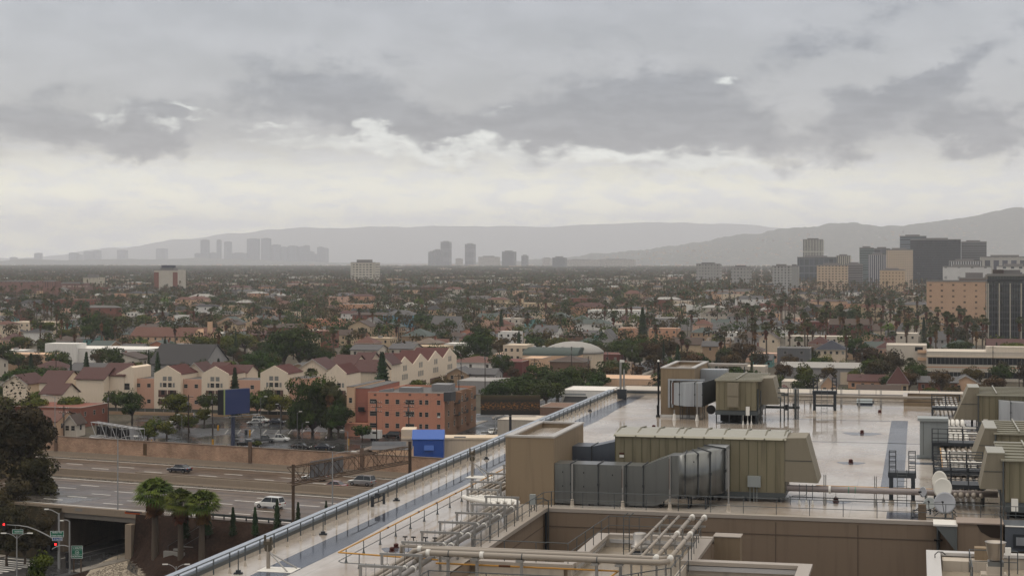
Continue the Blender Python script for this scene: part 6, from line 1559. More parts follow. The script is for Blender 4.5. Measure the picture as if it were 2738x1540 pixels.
def linkblock(px0,px1,top,label,yoff=1.8,m=None,dep=11,win=2,):
    y=yr+yoff; x0=at(px0,0,u=y)[0]; x1=at(px1,0,u=y)[0]; z=at(px0,top,u=y)[2]
    t=thing('townhouse',label,'house',((x0+x1)/2,y,0),G,'pink flat links between the gabled town houses')
    part('wall',MB().box(x0,x1,y,y+dep,0,z),m or PINKW,t); part('roof_terrace',MB().box(x0,x1,y+.3,y+dep,z,z+.05),rm('tar'),t)
    part('parapet',MB().box(x0,x1,y,y+.25,z+.0,z+.12),m or PINKW,t)
    copies('window',winmesh(1.2,1.2),[WG,WF],t,[(x0+(x1-x0)*(k+.5)/win,y,zz) for k in range(win) for zz in (z-2.6,z-7.4) if zz>.4])
    OCC.append((x0,x1,y-3,y+dep+3)); return t
townblock(412,483,979,1000,'leftmost cream gabled town house with windows, just right of the large rounded ficus')
townblock(539,611,981,1001,'cream gabled town house just left of the blue billboard')
townblock(696,769,979,999,'cream gabled town house between the blue billboard and the big dark tree')
townblock(872,926,976,1000,'cream gabled town house beside the salmon apartments',0,13,win2=False)
linkblock(357,412,1012,'pink flat-roofed link between the plain cream wing and the first gabled town house')
linkblock(483,539,1014,'pink flat-roofed link between the first two gabled town houses')
linkblock(611,696,1016,'pink flat-roofed link behind the blue billboard')
linkblock(769,822,1012,'pink flat-roofed link behind the left side of the big dark tree')
# plain cream wing at left
y=yr-.6; x0=at(217,0,u=y)[0]; x1=at(357,0,u=y)[0]; xm1=at(300,0,u=y)[0]; xs1=at(262,0,u=y)[0]
z1=at(217,1004,u=y)[2]; z2=at(345,988,u=y)[2]; xq=at(284,0,u=y)[0]
t=thing('townhouse','plain cream town house wing with a sloping top and pink panel at the left end','house',((x0+x1)/2,y,0),G,'cream town houses with maroon gabled roofs')
part('wall',MB().box(x0,xm1,y,y+12,0,z1).prism([(xm1,0),(x1,0),(x1,z2+.6),(at(348,0,u=y)[0],z2+1.0),(xm1,z1)],y,y+12,'y'),CREAM,t)
part('pink_panel',MB().box(xq,xm1,y-.03,y,z1-4.6,z1-.6),PINKW,t)
copies('window',winmesh(1.3,1.2),[WG,WF],t,[(at(238,0,u=y)[0],y,at(238,1037,u=y)[2]),(at(238,0,u=y)[0],y,at(238,1060,u=y)[2])]); copies('window',winmesh(2.2,2.0),[WG,WF],t,[(at(320,0,u=y)[0],y,at(320,1045,u=y)[2]),(at(338,0,u=y)[0],y,at(338,1042,u=y)[2])])
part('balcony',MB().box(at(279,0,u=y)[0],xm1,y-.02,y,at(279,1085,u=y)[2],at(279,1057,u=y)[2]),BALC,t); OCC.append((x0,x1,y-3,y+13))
def mroof(label,px0,px1,py_r,py_e,h,dep,rh,kind='gabley',w='cream',grp='maroon-roofed parts of the town house complex',Y=None,rows=0):
    """small houses of the same complex, set further back; py_e = eave row"""
    t,g=bldg(label,px0,px1,py_e,h,dep,'cream','red',kind,rh,rows,2,name='townhouse',cat='house',Y=Y,wallm=CREAM,group=grp,sidecols=0); return t,g
mroof('cream house with a small maroon roof at the left edge behind the street trees',8,72,930,1025,8.0,12,2.6)
mroof('cream house with a maroon roof above the left street trees, upper one',105,170,1004,1022,8.5,12,3.2,'gablex')
mroof('cream house with a low maroon roof right of the leftmost street trees',108,166,1032,1052,7.5,10,2.6,'gablex')
mroof('maroon-roofed house behind the plain cream wing, left',203,277,988,1012,10,12,3.0,'gablex')
mroof('maroon-roofed house behind the plain cream wing, right, with three small vents',270,332,978,1002,11,12,3.2,'gablex')
mroof('small maroon roof peeping between the first two gabled town houses',495,545,975,993,11.5,9,2.6)
mroof('small maroon roof behind the link by the blue billboard',615,660,978,995,11,9,2.0,'gablex')
mroof('maroon roof right of the second gable, behind the blue billboard',560,600,974,988,12,8,2,'gablex')
mroof('cream town house with maroon gable above the big dark tree',800,872,967,984,12,12,2.8)
mroof('broad maroon roof above the salmon apartments, left',885,945,957,977,12.2,14,3.0,'gablex')
mroof('maroon roof with gable between the wide one and the dark conifer',942,985,951,970,12.5,14,3.0,'gablex')
mroof('large low maroon roof left of the dark conifer',945,1005,971,993,11.2,14,3.2,'gablex')
mroof('maroon roofed cream block behind the dark conifer',1000,1046,957,972,12.3,10,2.8,'gabley')
# the receding wing with four gables
xw=-171.0
t4=[]
for k,(pk,base_) in enumerate(((545,'nearest'),(564,'second'),(583,'third'),(602,'farthest'))):
    y0=pk-2; y1=pk+17; zp=12.9; ze_=9.6; x1=xw; x0=xw-13
    t=thing('townhouse','cream gabled town house of the receding wing, '+base_+' of its four gables','house',((x0+x1)/2,y0,0),G,'cream town houses with maroon gabled roofs')
    ym=(y0+y1)/2
    part('wall',MB().prism([(y0,0),(y1,0),(y1,ze_),(ym,zp),(y0,ze_)],x1-.3,x1,'x').box(x0,x1-.3,y0,y1,0,ze_),CREAM,t)
    b=MB(); b.prism([(y0,ze_-.05),(ym,zp-.05),(ym,zp+.1),(y0,ze_+.1)],x0,x1-.25,'x'); b.prism([(ym,zp-.05),(y1,ze_-.05),(y1,ze_+.1),(ym,zp+.1)],x0,x1-.25,'x'); part('roof',b,MAR,t)
    copies('window',winmesh(1.5,1.9),[WL,WF],t,[(x1,ym-1.2,ze_-1.6,PI/2),(x1,ym+1.2,ze_-1.6,PI/2),(x1,ym-2.4,ze_-4.6,PI/2),(x1,ym,ze_-4.6,PI/2),(x1,ym+2.4,ze_-4.6,PI/2)])
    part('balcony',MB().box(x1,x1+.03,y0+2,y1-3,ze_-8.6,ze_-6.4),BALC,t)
OCC.append((xw-16,xw+3,535,625)); LAND.append((1150,960,'four gabled wing above the salmon apartments'))
# --- salmon apartment block
xs=R(984,1166,0); xe=at(1188,0,u=xs[1])[0]; x0,y0=xs; z4=at(1100,1050,u=y0)[2]
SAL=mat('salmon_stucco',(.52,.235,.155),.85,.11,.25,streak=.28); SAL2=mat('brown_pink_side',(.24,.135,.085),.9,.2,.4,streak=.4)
t=thing('apartment_building','four storey salmon pink apartment block with a dark corner and brown side beside the street','building',((x0+xe)/2,y0,0),G)
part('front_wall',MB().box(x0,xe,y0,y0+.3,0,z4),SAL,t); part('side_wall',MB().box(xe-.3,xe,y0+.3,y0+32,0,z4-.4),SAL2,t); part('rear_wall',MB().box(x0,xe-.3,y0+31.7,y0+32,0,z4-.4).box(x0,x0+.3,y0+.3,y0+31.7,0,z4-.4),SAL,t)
part('roof',MB().box(x0+.3,xe-.3,y0+.3,y0+31.7,z4-1.3,z4-.9),rm('tar'),t); part('parapet_coping',MB().box(x0-.05,xe+.05,y0-.05,y0+.4,z4,z4+.1),mat('coping_pale',(.40,.36,.32),.5,.15,.5),t)
part('corner_turret',MB().prism([(xe-.1,y0-.3),(xe+1.6,y0+.8),(xe+2.0,y0+3.8),(xe-.1,y0+4.2)],z4-2.0,z4+.3,'z'),mat('turret_slate',(.06,.06,.065),.6,.2,1),t)
cols=[(998,1.9),(1035,1.1),(1063,1.1),(1096,2.4),(1125,.85),(1141,1.0),(1173,1.0)]
wz=[at(1063,py,u=y0)[2] for py in (1080.5,1113,1144.5)]
for cx_,w_ in cols:
    xx=at(cx_,0,u=y0)[0]; copies('window',winmesh(w_,1.25),[WG,WF],t,[(xx,y0-.0,z) for z in wz])
copies('attic_vent',MB().box(-.35,.35,-.03,0,0,.5),BALC,t,[(at(p,0,u=y0)[0],y0,at(p,1058,u=y0)[2]) for p in (1003,1035,1096,1141,1173)])
copies('air_conditioner',MB().box(-.3,.3,-.4,0,0,.4),M_plate,t,[(at(1096,0,u=y0)[0],y0,wz[2]-.3),(at(1174,0,u=y0)[0],y0,wz[1]-.1),(at(1095,0,u=y0)[0],y0,wz[1]-.1)])
for k in range(5):
    yy=y0+4+k*5.6
    copies('window',winmesh(1.1,1.5),[WG,WF],t,[(xe,yy,z,PI/2) for z in wz])
for k in (1,3):
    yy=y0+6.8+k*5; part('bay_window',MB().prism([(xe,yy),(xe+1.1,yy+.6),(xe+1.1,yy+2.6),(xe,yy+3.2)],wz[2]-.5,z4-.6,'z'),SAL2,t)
    copies('window',winmesh(1.3,1.5),[WG,WF],t,[(xe+1.1,yy+1.6,z,PI/2) for z in wz])
b=MB()
for k in (0,1,2):
    for z in wz[:2]: b.box(xe,xe+1.2,y0+9.5+k*8,y0+11.5+k*8,z-.4,z-.3); b.box(xe+1.15,xe+1.2,y0+9.5+k*8,y0+11.5+k*8,z-.3,z+.6)
part('fire_escape',b,M_black,t)
b=MB(); b.box(x0+6,x0+11.5,y0+8,y0+12,z4-1,z4+.7); part('roof_house',b,mat('roof_house_grey',(.22,.22,.225),.6,.15,1),t)
part('roof_shed',MB().prism([(x0+2,z4-.9),(x0+5.5,z4-.9),(x0+5.5,z4+.8),(x0+2,z4+.2)],y0+3,y0+5,'y').box(x0+12,x0+17,y0+18,y0+24,z4-1,z4+.9),mat('roof_house_grey',(.22,.22,.225),.6,.15,1),t)
OCC.append((x0-14,xe+4,y0-4,y0+36)); LAND.append((1090,1090,'salmon apartment block'))
y=y0+1.6; xa=at(951,0,u=y)[0]; z=at(960,1038,u=y)[2]
t=thing('apartment_building','darker red recessed apartment wing left of the salmon block','building',((xa+x0)/2,y,0),G)
part('wall',MB().box(xa,x0-.02,y,y+26,3.5,z),mat('dark_salmon',(.33,.13,.095),.85,.1,.3,streak=.2),t); part('annex',MB().box(xa-2,x0-.02,y-3,y-.02,0,3.4),SAL,t); part('roof',MB().box(xa-.1,x0,y-.1,y+26,z,z+.1),rm('tar'),t); part('fire_stair',MB().box(x0-3,x0-1.2,y-.9,y,z-6,z-5.8).box(x0-3,x0-1.2,y-.9,y-.85,z-5.8,z-4.8),M_black,t)
y=y0+.8; xb=xa-.05; xa2=at(927,0,u=y)[0]; z=at(940,1034,u=y)[2]
t=thing('apartment_building','narrow cream apartment end wall between the town houses and the red wing','building',((xa2+xb)/2,y,0),G)
part('wall',MB().box(xa2,xb,y,y+26,0,z),wm('peach'),t); copies('window',winmesh(.9,1.4),[WG,WF],t,[((xa2+xb)/2,y,q_) for q_ in wz]); part('roof',MB().box(xa2,xb,y-.1,y+26,z,z+.1),rm('tar'),t)
# --- blue tarped shed and low building behind the wall
Yb=372.; 
def wb(px,py,Y=Yb): return wp(px,py,Y)
t=thing('blue_shed','bright blue flat-sided shed with a folded front flap, behind the freeway wall','shed',(wb(1145,1200)[0],Yb,0),WD)
BLU=mat('bright_blue_paint',(.012,.075,.36),.45,.14,.6,streak=.15)
xl=wb(1103,1200)[0]; xr_=wb(1186,1200)[0]; zt_=wb(1103,1175)[2]; zr_=wb(1110,1162)[2]
part('body',MB().box(xl,xr_,Yb,Yb+5,2.2,zt_),BLU,t); part('roof',MB().prism([(Yb-.2,zt_),(Yb-.2,zt_+.12),(Yb+2.6,zr_+.9),(Yb+5.2,zt_+.12),(Yb+5.2,zt_)],xl-.15,xr_+.15,'x'),mat('blue_roof_sheet',(.010,.085,.38),.4,.08,.6),t)
part('flap',MB().prism([(Yb-.02,wb(0,1190)[2]),(Yb-.5,wb(0,1203)[2]),(Yb-.02,wb(0,1203)[2])],wb(1134,0)[0],wb(1160,0)[0],'x'),mat('blue_roof_sheet',(.02,.13,.48)),t)
b=MB()
for k in range(9): xx=xl+.3+k*(xr_-xl-.5)/8; b.box(xx,xx+.05,Yb-.03,Yb,2.4,zt_-.1)
part('batten',b,BLU,t)
t=thing('low_building','long low cream flat-roofed building behind the blue shed','building',(wb(1160,1200)[0],Yb+6,0),WD)
xa=wb(1068,0)[0]; xb=wb(1330,0)[0]; zz=wb(0,1182)[2]
part('wall',MB().box(xa,xb,Yb+5.6,Yb+16,0,zz),wm('cream'),t); part('roof',MB().box(xa+.3,xb-.3,Yb+6,Yb+15.6,zz-.5,zz-.3),rm('white'),t); part('parapet',MB().box(xa,xb,Yb+5.4,Yb+5.9,zz,zz+.4),wm('cream'),t)
part('upper_block',MB().box(xa,xa+3.2,Yb+5.8,Yb+12,zz-.1,zz+2.2),wm('cream'),t); part('roof_vent',MB().box(wb(1210,0)[0],wb(1242,0)[0],Yb+9,Yb+10.5,zz-.3,zz+.2),M_dkst,t)
t=thing('low_building','small low cream building with rounded metal roof pieces by the freeway wall','building',(wb(1000,1200)[0],Yb,0),WD)
xa=wb(985,0,358)[0]; xb=wb(1100,0,358)[0]; zz=wb(0,1204,358)[2]
part('wall',MB().box(xa,xb,358,366,0,zz),wm('peach'),t); part('roof',MB().box(xa,xb,358.2,366,zz,zz+.15),rm('grey'),t); part('hip_cap',MB().prism([(xa-6,zz-1.5),(xa,zz+.3),(xa+4,zz-1.5)],358,364,'y'),rm('tan'),t); part('corrugated_fence',MB().box(wb(1000,0)[0],wb(1090,0)[0],367,367.1,4,wb(0,1180,367)[2]),M_galvl,t)
# --- hand-placed buildings of the field (left to right)
B=bldg
M0=lambda s:s
B('low brick building with long white roof behind the left street trees',22,215,1086,5.5,16,'brick','white',rows=1,cols=6,land='low brick building with the white roof')
B('bungalow with brown hipped roof and pale gables at left behind the freeway wall',70,150,1125,4.2,12,'peach','terra','gablex',2.2,1,3,land='red tiled bungalow')
B('small white-gabled bungalow beside the grey sign gantry',172,203,1130,3.6,5,'pale','brown','gabley',2.0,1,2,land='small gabled bungalow')
B('long pale pink building with a row of small windows at the left edge',-25,132,946,7,14,'peach','tar',rows=1,cols=9,land='long pale pink building at the left edge')
t,g=B('white modern two-part building with flat roofs, left of centre-left',160,391,932,7.5,26,'white','tar',rows=2,cols=8,land='white flat-roofed building')
part('raised_block',MB().box(g[0]-6,g[0]+9,g[2]-2,g[2]+7,0,g[4]+2.3),wm('white'),t)
B('small white cubic building with a utility pole in front, by the wide green trees',452,500,921,7,10,'white','tar',rows=1,cols=2,land='small white cube building')
B('wide church-like building with a very dark pitched roof',398,545,972,6.0,24,'grey','dark','gablex',7.0,0,0,land='dark pitched church roof',name='church_hall',cat='building')
B('small low building with a dark sloping roof and cream gable end',183,272,990,6,10,'cream','grey','gablex',2.4,0,0,land='small grey-roofed building')
t,g=B('long pink building with a wide red-brown tiled roof and chimney',349,560,898,7,15,'peach','terra','gablex',4.2,1,11,land='long red tiled building')
part('chimney',MB().box(g[1]-2,g[1],g[2]+2,g[2]+4,g[4],g[4]+7.5),wm('peach'),t)
part('front_gable',MB().prism([(g[1]-9,g[4]),(g[1]-3,g[4]),(g[1]-6,g[4]+3.8)],g[2]-1,g[2]+6,'y'),wm('peach'),t)
B('long cream two storey building with a roof block near the left edge',24,135,861,7.5,18,'cream','tar',rows=2,cols=8,land='long cream building at left')
B('cream building with red roof corner at the far left edge',-20,20,868,9,14,'cream','terra','hip',2,2,2,land='cream corner house at the left edge')
B('blank white cube at mid left distance',466,493,843,9,8,'white','white',rows=0,cols=0,land='blank white cube')
B('brick building with cream bands and bays at left, partly behind palms',150,226,801,11,22,'brick','terra','flat',2,2,5,land='banded brick building',ww=2.4)
B('wide blue-grey roofed hall behind the long red tiled building',416,500,866,6,18,'grey','green','gablex',1.4,0,0,land='blue-grey hall roof')
B('tan brick house with dark roof and front gable above the dark green trees',500,545,822,8,14,'tan','brown','gabley',3,1,2,land='tan gabled house')
B('large tan flat-roofed block at left of centre distance',545,612,818,9,20,'tan','terra','flat',2,1,3,land='large tan block')
B('brown low apartment row with white window units',497,625,842,7,14,'brown','tar',rows=1,cols=9,land='brown apartment row')
B('house with green-grey roof and pale gable left of the grove',580,640,862,5.5,12,'peach','green','gabley',3.5,1,2,land='green-roofed gabled house')
B('peach low building behind the green-roofed house',622,706,850,6.5,12,'yellow','tar',rows=1,cols=5,land='peach low building')
B('low dark green hipped roof right of the long red tiled building',573,672,900,4.5,14,'pale','green','hip',2.6,0,0,land='dark green hipped roof')
B('blue-grey hall roof at the left of the brick block',640,712,895,5.5,14,'brick','red','gablex',2,0,0,land='low red roof by the grove')
B('red brick apartment block behind the big grove',835,882,885,9,14,'brick','tar',rows=2,cols=3,land='red brick block behind the grove')
B('dark brick house mass at the left of the grove',716,800,876,7.5,14,'brick','brown','gablex',2,0,0,land='brick mass in the grove')
B('orange-brown low commercial building',792,906,853,6.5,14,'coral','terra',rows=1,cols=8,land='orange low building')
B('white two storey house with dark windows in the middle distance',911,949,838,8.5,9,'white','red','gablex',1.6,2,2,land='white two storey house')
t,g=B('red brick row building left of the blue building',942,1026,842,8,12,'brick','brown','gablex',1.5,2,5,land='brick row building')
B('white gabled craftsman house in front of the brick row',958,1018,869,6,12,'white','grey','gabley',4.5,1,3,land='white craftsman house')
B('bright blue painted two storey building with a grey hipped roof',1024,1106,842,8.5,14,'blue','grey','hip',3.2,2,6,land='bright blue building')
B('long dark navy roof with two round dormers',935,1062,836,6.5,12,'pale','navy','gablex',2.6,0,0,land='navy roof with dormers',Y=None)
B('grey house with a steep roof and white-trimmed dormer right of the blue building',1153,1225,868,6.2,14,'grey','grey','gablex',5,1,3,land='grey dormer house')
B('pale grey sloped-roof apartment with clerestory, front of the middle field',937,1010,935,8.5,14,'pale','grey','gablex',1.8,1,3,land='left pale sloped-roof apartment')
B('second pale sloped-roof apartment beside the first one',1040,1103,932,8.5,14,'pale','grey','gablex',1.8,1,3,land='right pale sloped-roof apartment')
B('yellow flat building behind the pale sloped-roof apartments',1103,1190,926,8.5,14,'yellow','tar',rows=1,cols=4,land='yellow flat building')
t,g=B('white two storey corner building with a maroon awning on the street',1187,1258,919,8.5,14,'white','tar',rows=1,cols=3,land='white corner building')
part('awning',MB().prism([(g[2]-1.2,3.2),(g[2],4.2),(g[2],3.2)],g[0],g[1]-3,'x'),mat('awning_maroon',(.07,.02,.025),.7,.1),t)
B('low white building with a rounded brown roof above the side street',1192,1325,968,5.2,22,'white','terra','hip',2.0,1,3,land='low brown-topped white building')
B('house with brown eaves and low gable left of the maroon block',1195,1250,998,5,11,'tan','grey','gabley',2.0,1,2,land='brown-eaved house')
B('grey roofed house beside the maroon block',1225,1322,1000,4.6,12,'grey','grey','gablex',1.8,1,3,land='grey roofed house')
B('low grey industrial roofs behind the salmon block',1222,1330,1018,4.5,18,'grey','tar',rows=0,cols=0,land='low grey industrial roof')
B('cream three storey apartment house with arched windows, centre',1345,1408,923,11,14,'cream','tar',rows=3,cols=4,land='cream arched-window apartments')
t,g=B('maroon flat-sided block with white roof',1324,1396,966,7,18,'maroon','white',rows=0,cols=0,land='maroon block')
t,g=B('pale pink hall attached right of the maroon block',1396,1450,958,7.6,16,'peach','white',rows=0,cols=0,land='pale pink hall')
t,g=B('hall with a blue-grey barrel roof and row of round roof vents',1397,1545,950,7.2,18,'peach','green','barrel',3.0,0,0,land='barrel-roofed hall')
copies('roof_vent',MB().lathe([(.7,0),(.8,.3),(.5,.7),(.1,.8)],0,0,0,10),M_uni,t,[(g[0]+3+k*3.9,(g[2]+g[3])/2,g[4]+2.8) for k in range(6)])
# white dome
Yd=F*(46-7.5)/(946-695); X=(1517-1369)/F*Yd; xx,yy=G.inv(X,Yd)
t=thing('domed_hall','low hall with a shallow white dome roof behind the barrel-roofed hall','building',(xx,yy,0),G)
part('dome',MB().lathe([(13,7.3),(12.6,8.2),(10.5,9.8),(7.5,11.0),(4,11.8),(.3,12.1)],xx,yy+12,0,32),rm('white'),t,True); part('wall',MB().lathe([(12.6,0),(12.6,7.4)],xx,yy+12,0,32),wm('cream'),t); OCC.append((xx-14,xx+14,yy-2,yy+26)); LAND.append((1517,930,'white dome'))
t,g=B('brown hip-sided warehouse in front of the barrel-roofed hall',1470,1560,965,7.5,14,'brown','brown','hip',1.8,0,0,land='brown warehouse')
B('long low cream building with a deep red band along the street',1548,1656,946,6,14,'maroon','white',rows=1,cols=5,land='red-banded building')
B('white L-shaped three storey apartment building in the middle distance',1572,1716,829,10.5,18,'white','tar',rows=3,cols=9,land='white L-shaped apartments')
t,g=B('long yellow apartment building with small roof tower',1341,1463,810,10,18,'yellow','tar',rows=2,cols=12,land='long yellow apartments')
part('roof_tower',MB().box((g[0]+g[1])/2-5,(g[0]+g[1])/2-2,g[2]+1,g[2]+6,g[4],g[4]+3.5),wm('yellow'),t)
B('small white three storey house with chimneys left of centre',1332,1386,887,9.5,10,'white','navy','flat',1,3,3,land='small white chimney house')
B('white mission-style house with dark blue-grey roof in front',1537,1632,865,8,13,'white','green','hip',2.5,1,3,land='mission-style house')
B('brown roofed low house left of the mission-style one',1495,1575,895,5.5,14,'brown','brown','hip',2,1,3,land='low brown house')
B('grey steep-roofed house behind the clipped green trees',1600,1640,905,5.5,14,'grey','grey','gabley',4.5,0,0,land='grey steep roof')
B('salmon two storey building left of the tall dark conifer',1653,1697,877,9.5,12,'salmon','tar',rows=2,cols=3,land='salmon building by the conifer')
B('salmon two storey building right of the tall dark conifer',1735,1812,878,9,12,'salmon','tar',rows=1,cols=4,land='salmon building right of the conifer')
B('long grey flat building behind the salmon ones',1740,1880,850,8,16,'grey','brown','flat',2,1,8,land='long grey flat building')
t,g=B('weathered white cube with a blue wall painting',1835,1870,817,10.5,10,'white','tar',rows=0,cols=0,land='white cube with blue mural')
part('mural_patch',MB().box(g[0]+3.2,g[0]+6.8,g[2]-.03,g[2],3.6,6),mat('mural_blue',(.03,.2,.42),.7,.4,1),t)
B('brown broad-roofed house right of the white mural cube',1884,1948,838,7,14,'pale','brown','hip',3,2,5,land='brown broad-roofed house')
B('orange-brown small house with grey roof between palms',1878,1920,925,6.5,9,'tan','grey','gablex',2,1,1,land='small orange house')
B('low white-roofed building at the back left of the far olive unit',1955,2045,980,4.5,14,'pale','white',rows=1,cols=2,land='low white-roofed building')
t,g=B('long metal warehouse with a pale roof and cream roller door',2086,2300,982,6,18,'grey','white','gablex',1.5,0,0,land='metal warehouse')
part('roller_door',MB().box(g[0]+22,g[0]+33,g[2]-.08,g[2],0,4.6),wm('cream'),t)
B('grey three storey apartment building with a dark recess',2078,2165,930,9.5,12,'dgrey','tar',rows=3,cols=2,land='grey recessed apartments',ww=1.2)
B('large two storey house with a navy hipped roof and small front gable',2182,2262,934,7.6,13,'cream','navy','hip',3.8,1,5,land='navy hipped house')
B('cream house with brown gable left of the grey apartments',2030,2080,905,7.2,12,'cream','brown','gabley',3.4,1,2,land='brown gabled cream house')
B('long white low apartment row behind the palm line',2100,2275,899,8,14,'pale','tar',rows=2,cols=10,land='long white apartment row')
B('dark brick apartment block with white cornice and roof box',2030,2102,812,11,16,'brick','tar',rows=2,cols=3,land='brick block with white cornice',ww=1.6)
B('maroon-brown wide low apartments behind the palm row',2218,2332,868,8,14,'maroon','brown','gablex',3.2,1,6,land='maroon low apartments')
B('dark maroon two storey building between palms at right centre',2140,2215,860,9,12,'maroon','brown','flat',2,2,5,land='dark maroon building')
B('grey twin-towered white church front between palms',2395,2455,892,9.5,16,'pale','tar',rows=1,cols=2,land='pale church front')
B('white house with a grey pyramid roof near the pale church',2395,2430,885,8,10,'white','grey','hip',4.5,1,2,land='grey pyramid roof')
B('tall two storey grey-green house with grey hipped roof and dormer',2482,2542,906,8,12,'grey','grey','hip',4,2,4,land='grey hipped house right')
B('yellow two storey house with maroon gabled roof behind palms',2457,2517,846,8.5,12,'yellow','maroon' if False else 'red','gabley',4.0,2,4,land='yellow house with maroon gable')
B('brown and cream gabled house left of the yellow one',2398,2446,838,8,12,'tan','brown','gabley',4,1,3,land='brown gabled house')
B('dark blue-grey house with a steep gable between palms',2138,2180,833,8,10,'dgrey','navy','gabley',4,1,2,land='dark steep-gabled house')
# long cream office with ribbon windows
t,g=B('long cream office building with dark ribbon windows at right',2478,2760,940,11,22,'pale','tar',rows=0,cols=0,land='cream ribbon-window office',name='office_building')
for z0,z1 in ((6.3,8.8),(1.2,3.4)):
    rb=part('ribbon_window',MB().box(g[0]+.4,g[1],g[2]-.08,g[2],z0,z1),WG,t)
    b=MB()
    for k in range(40): b.box(g[0]+.5+k*1.55,g[0]+.6+k*1.55,g[2]-.14,g[2]-.08,z0,z1)
    part('mullion',b,M_uni,rb)
part('cornice',MB().box(g[0]-.2,g[1],g[2]-.5,g[2],9.0,9.3),wm('cream'),t); part('terra_band',MB().box(g[0],g[1],g[2]-.1,g[2],5.0,5.4),wm('salmon'),t)
part('roof_block',MB().box(g[0]+22,g[0]+38,g[2]+3,g[2]+10,g[4],g[4]+2),wm('pale'),t)
t,g=B('pale stair tower and balconies at the left end of the cream office',2370,2478,923,12.3,18,'pale','tar',rows=0,cols=0,land='stair tower of the cream office',name='office_building')
for z in (3,6.6,9.5): part('balcony',MB().box(g[0]+12,g[0]+17,g[2]-1.2,g[2],z,z+1.1),wm('peach'),t)
part('window',MB().box(g[0]+11,g[0]+14,g[2]-.06,g[2],10.2,11.8),WG,t)
# red pyramid roof house
t,g=B('orange-walled house with a dark red pyramid roof',2374,2428,1026,6.4,9,'yellow','red','hip',5.4,1,3,land='red pyramid roof',wh=1.5)
B('long low dark red roof left of the red pyramid roof',2268,2372,1018,4.5,13,'salmon','red','gablex',1.8,1,4,land='long dark red roof')
B('brown gabled bungalow with cream eaves at the far roof edge',2292,2405,1052,3.8,12,'peach','brown','gablex',2.4,1,4,land='brown bungalow at the roof edge')
B('brown gabled house left of the long dark red roof',2195,2235,1030,5,12,'peach','brown','gabley',3,1,2,land='brown gabled house by the roof edge')
B('white flat-roofed stucco house row behind the roof edge railing',2090,2195,1020,4.6,14,'pale','white',rows=1,cols=5,land='white stucco row')
B('salmon bungalow with rust-coloured gable behind the roof edge, left',2068,2112,1050,4.0,9,'peach','terra','gabley',2.0,1,2,land='salmon bungalow')
B('low house roofs with blue tarps right of the cypress-like tree',2455,2560,1022,4.5,14,'brick','grey','gablex',1.6,1,4,land='tarp-roofed houses')
B('grey gabled roof seen through the platform rails',2545,2620,1024,4.2,12,'peach','grey','gabley',2.5,1,2,land='grey gable behind the platforms')
B('maroon wide-roofed building above the cream office',2640,2745,915,7,16,'maroon','red','gablex',3.0,0,0,land='maroon roof above the office',Y=760)
B('pale blank building at the right edge under the black glass block',2682,2745,856,9,14,'peach','white',rows=0,cols=0,land='pale blank building at the right edge')
# low white buildings right behind the parapet, centre
t,g=B('white low commercial building with a dark awning just beyond the left roof rail',1502,1640,1043,6,18,'white','white',rows=0,cols=0,land='white commercial building')
part('awning',MB().prism([(g[2]-3,2.6),(g[2],4.2),(g[2],2.6)],g[0]+1,g[0]+8,'x'),M_black,t)
part('wall_lettering',MB().box(g[0]+1,g[0]+7.5,g[2]-.05,g[2]-.02,4.6,5.1),M_cab,t)
B('cream low building with pink stripe behind the rooftop mast',1590,1765,1012,6.5,20,'peach','tar',rows=0,cols=0,land='cream building behind the mast')
B('dark low roof by the gold-speckled billboard',1440,1560,1088,4,16,'brown','dark',rows=0,cols=0,land='dark low roof')
B('pale low roofs with skylights beyond the side street',1330,1430,1122,4.0,14,'pale','tar',rows=0,cols=0,land='pale low roof beyond the street')

# --- mid/far named blocks and towers
def tower(label,x0,x1,ytop,Y,wall,glass,dep=22,sx=3.2,sz=3.6,fx=.6,fz=.5,cap=None,name='office_tower',cat='tower',base=0,key=None,land=None,rough=.5,group=None):
    h=H-(ytop-YH)*Y/F; x,y=G.inv((x0-1369)/F*Y,Y); xb=at(x1,0,u=y)[0]
    key='facade_%s_%s_%.1f_%.1f_%.1f'%(str(wall),str(glass),sx,sz,fx)
    t=thing(name,label,cat,((x+xb)/2,y,0),G,group)
    part('body',MB().box(x,xb,y,y+dep,base,h),facade(key,wall,glass,sx,sz,fx,fz,rough),t)
    part('roof_plant',MB().box(x+(xb-x)*.2,xb-(xb-x)*.25,y+dep*.2,y+dep*.7,h,h+(cap or 2.5)),mat('plant_room',(.18,.17,.17),.7,.1),t)
    part('parapet',MB().box(x-.3,xb+.3,y-.3,y,h-.6,h+.6),mat('tower_trim',(.22,.21,.20),.7,.1),t)
    OCC.append((x-5,xb+5,y-10,y+dep+5)); 
    if land: LAND.append(((x0+x1)/2,ytop,land))
    return t,(x,xb,y,y+dep,h)
gd=(.03,.035,.045); dk=(.05,.055,.065)
t,g=tower('black glass office block with white vertical fins at the right edge',2640,2760,735,850,(.02,.022,.026),(.012,.014,.018),26,1.4,3.2,.85,.7,name='office_building',cat='building',land='black glass block')
b=MB(); 
for k in range(6): b.box(g[0]+.2+k*5.3,g[0]+.75+k*5.3,g[2]-.5,g[2],0,g[4]-4.2)
part('fin',b,mat('fin_cream',(.42,.38,.32),.7,.1),t); b=MB()
for k in range(24): b.box(g[0]+1.2+k*1.2,g[0]+1.28+k*1.2,g[2]-.2,g[2],0,g[4]-4.2)
part('mullion',b,mat('mullion_grey',(.14,.15,.17),.4,.1),t); part('side_fin',MB().box(g[0]-.4,g[0],g[2],g[2]+1.2,0,g[4]-4.2),MATS['fin_cream'],t)
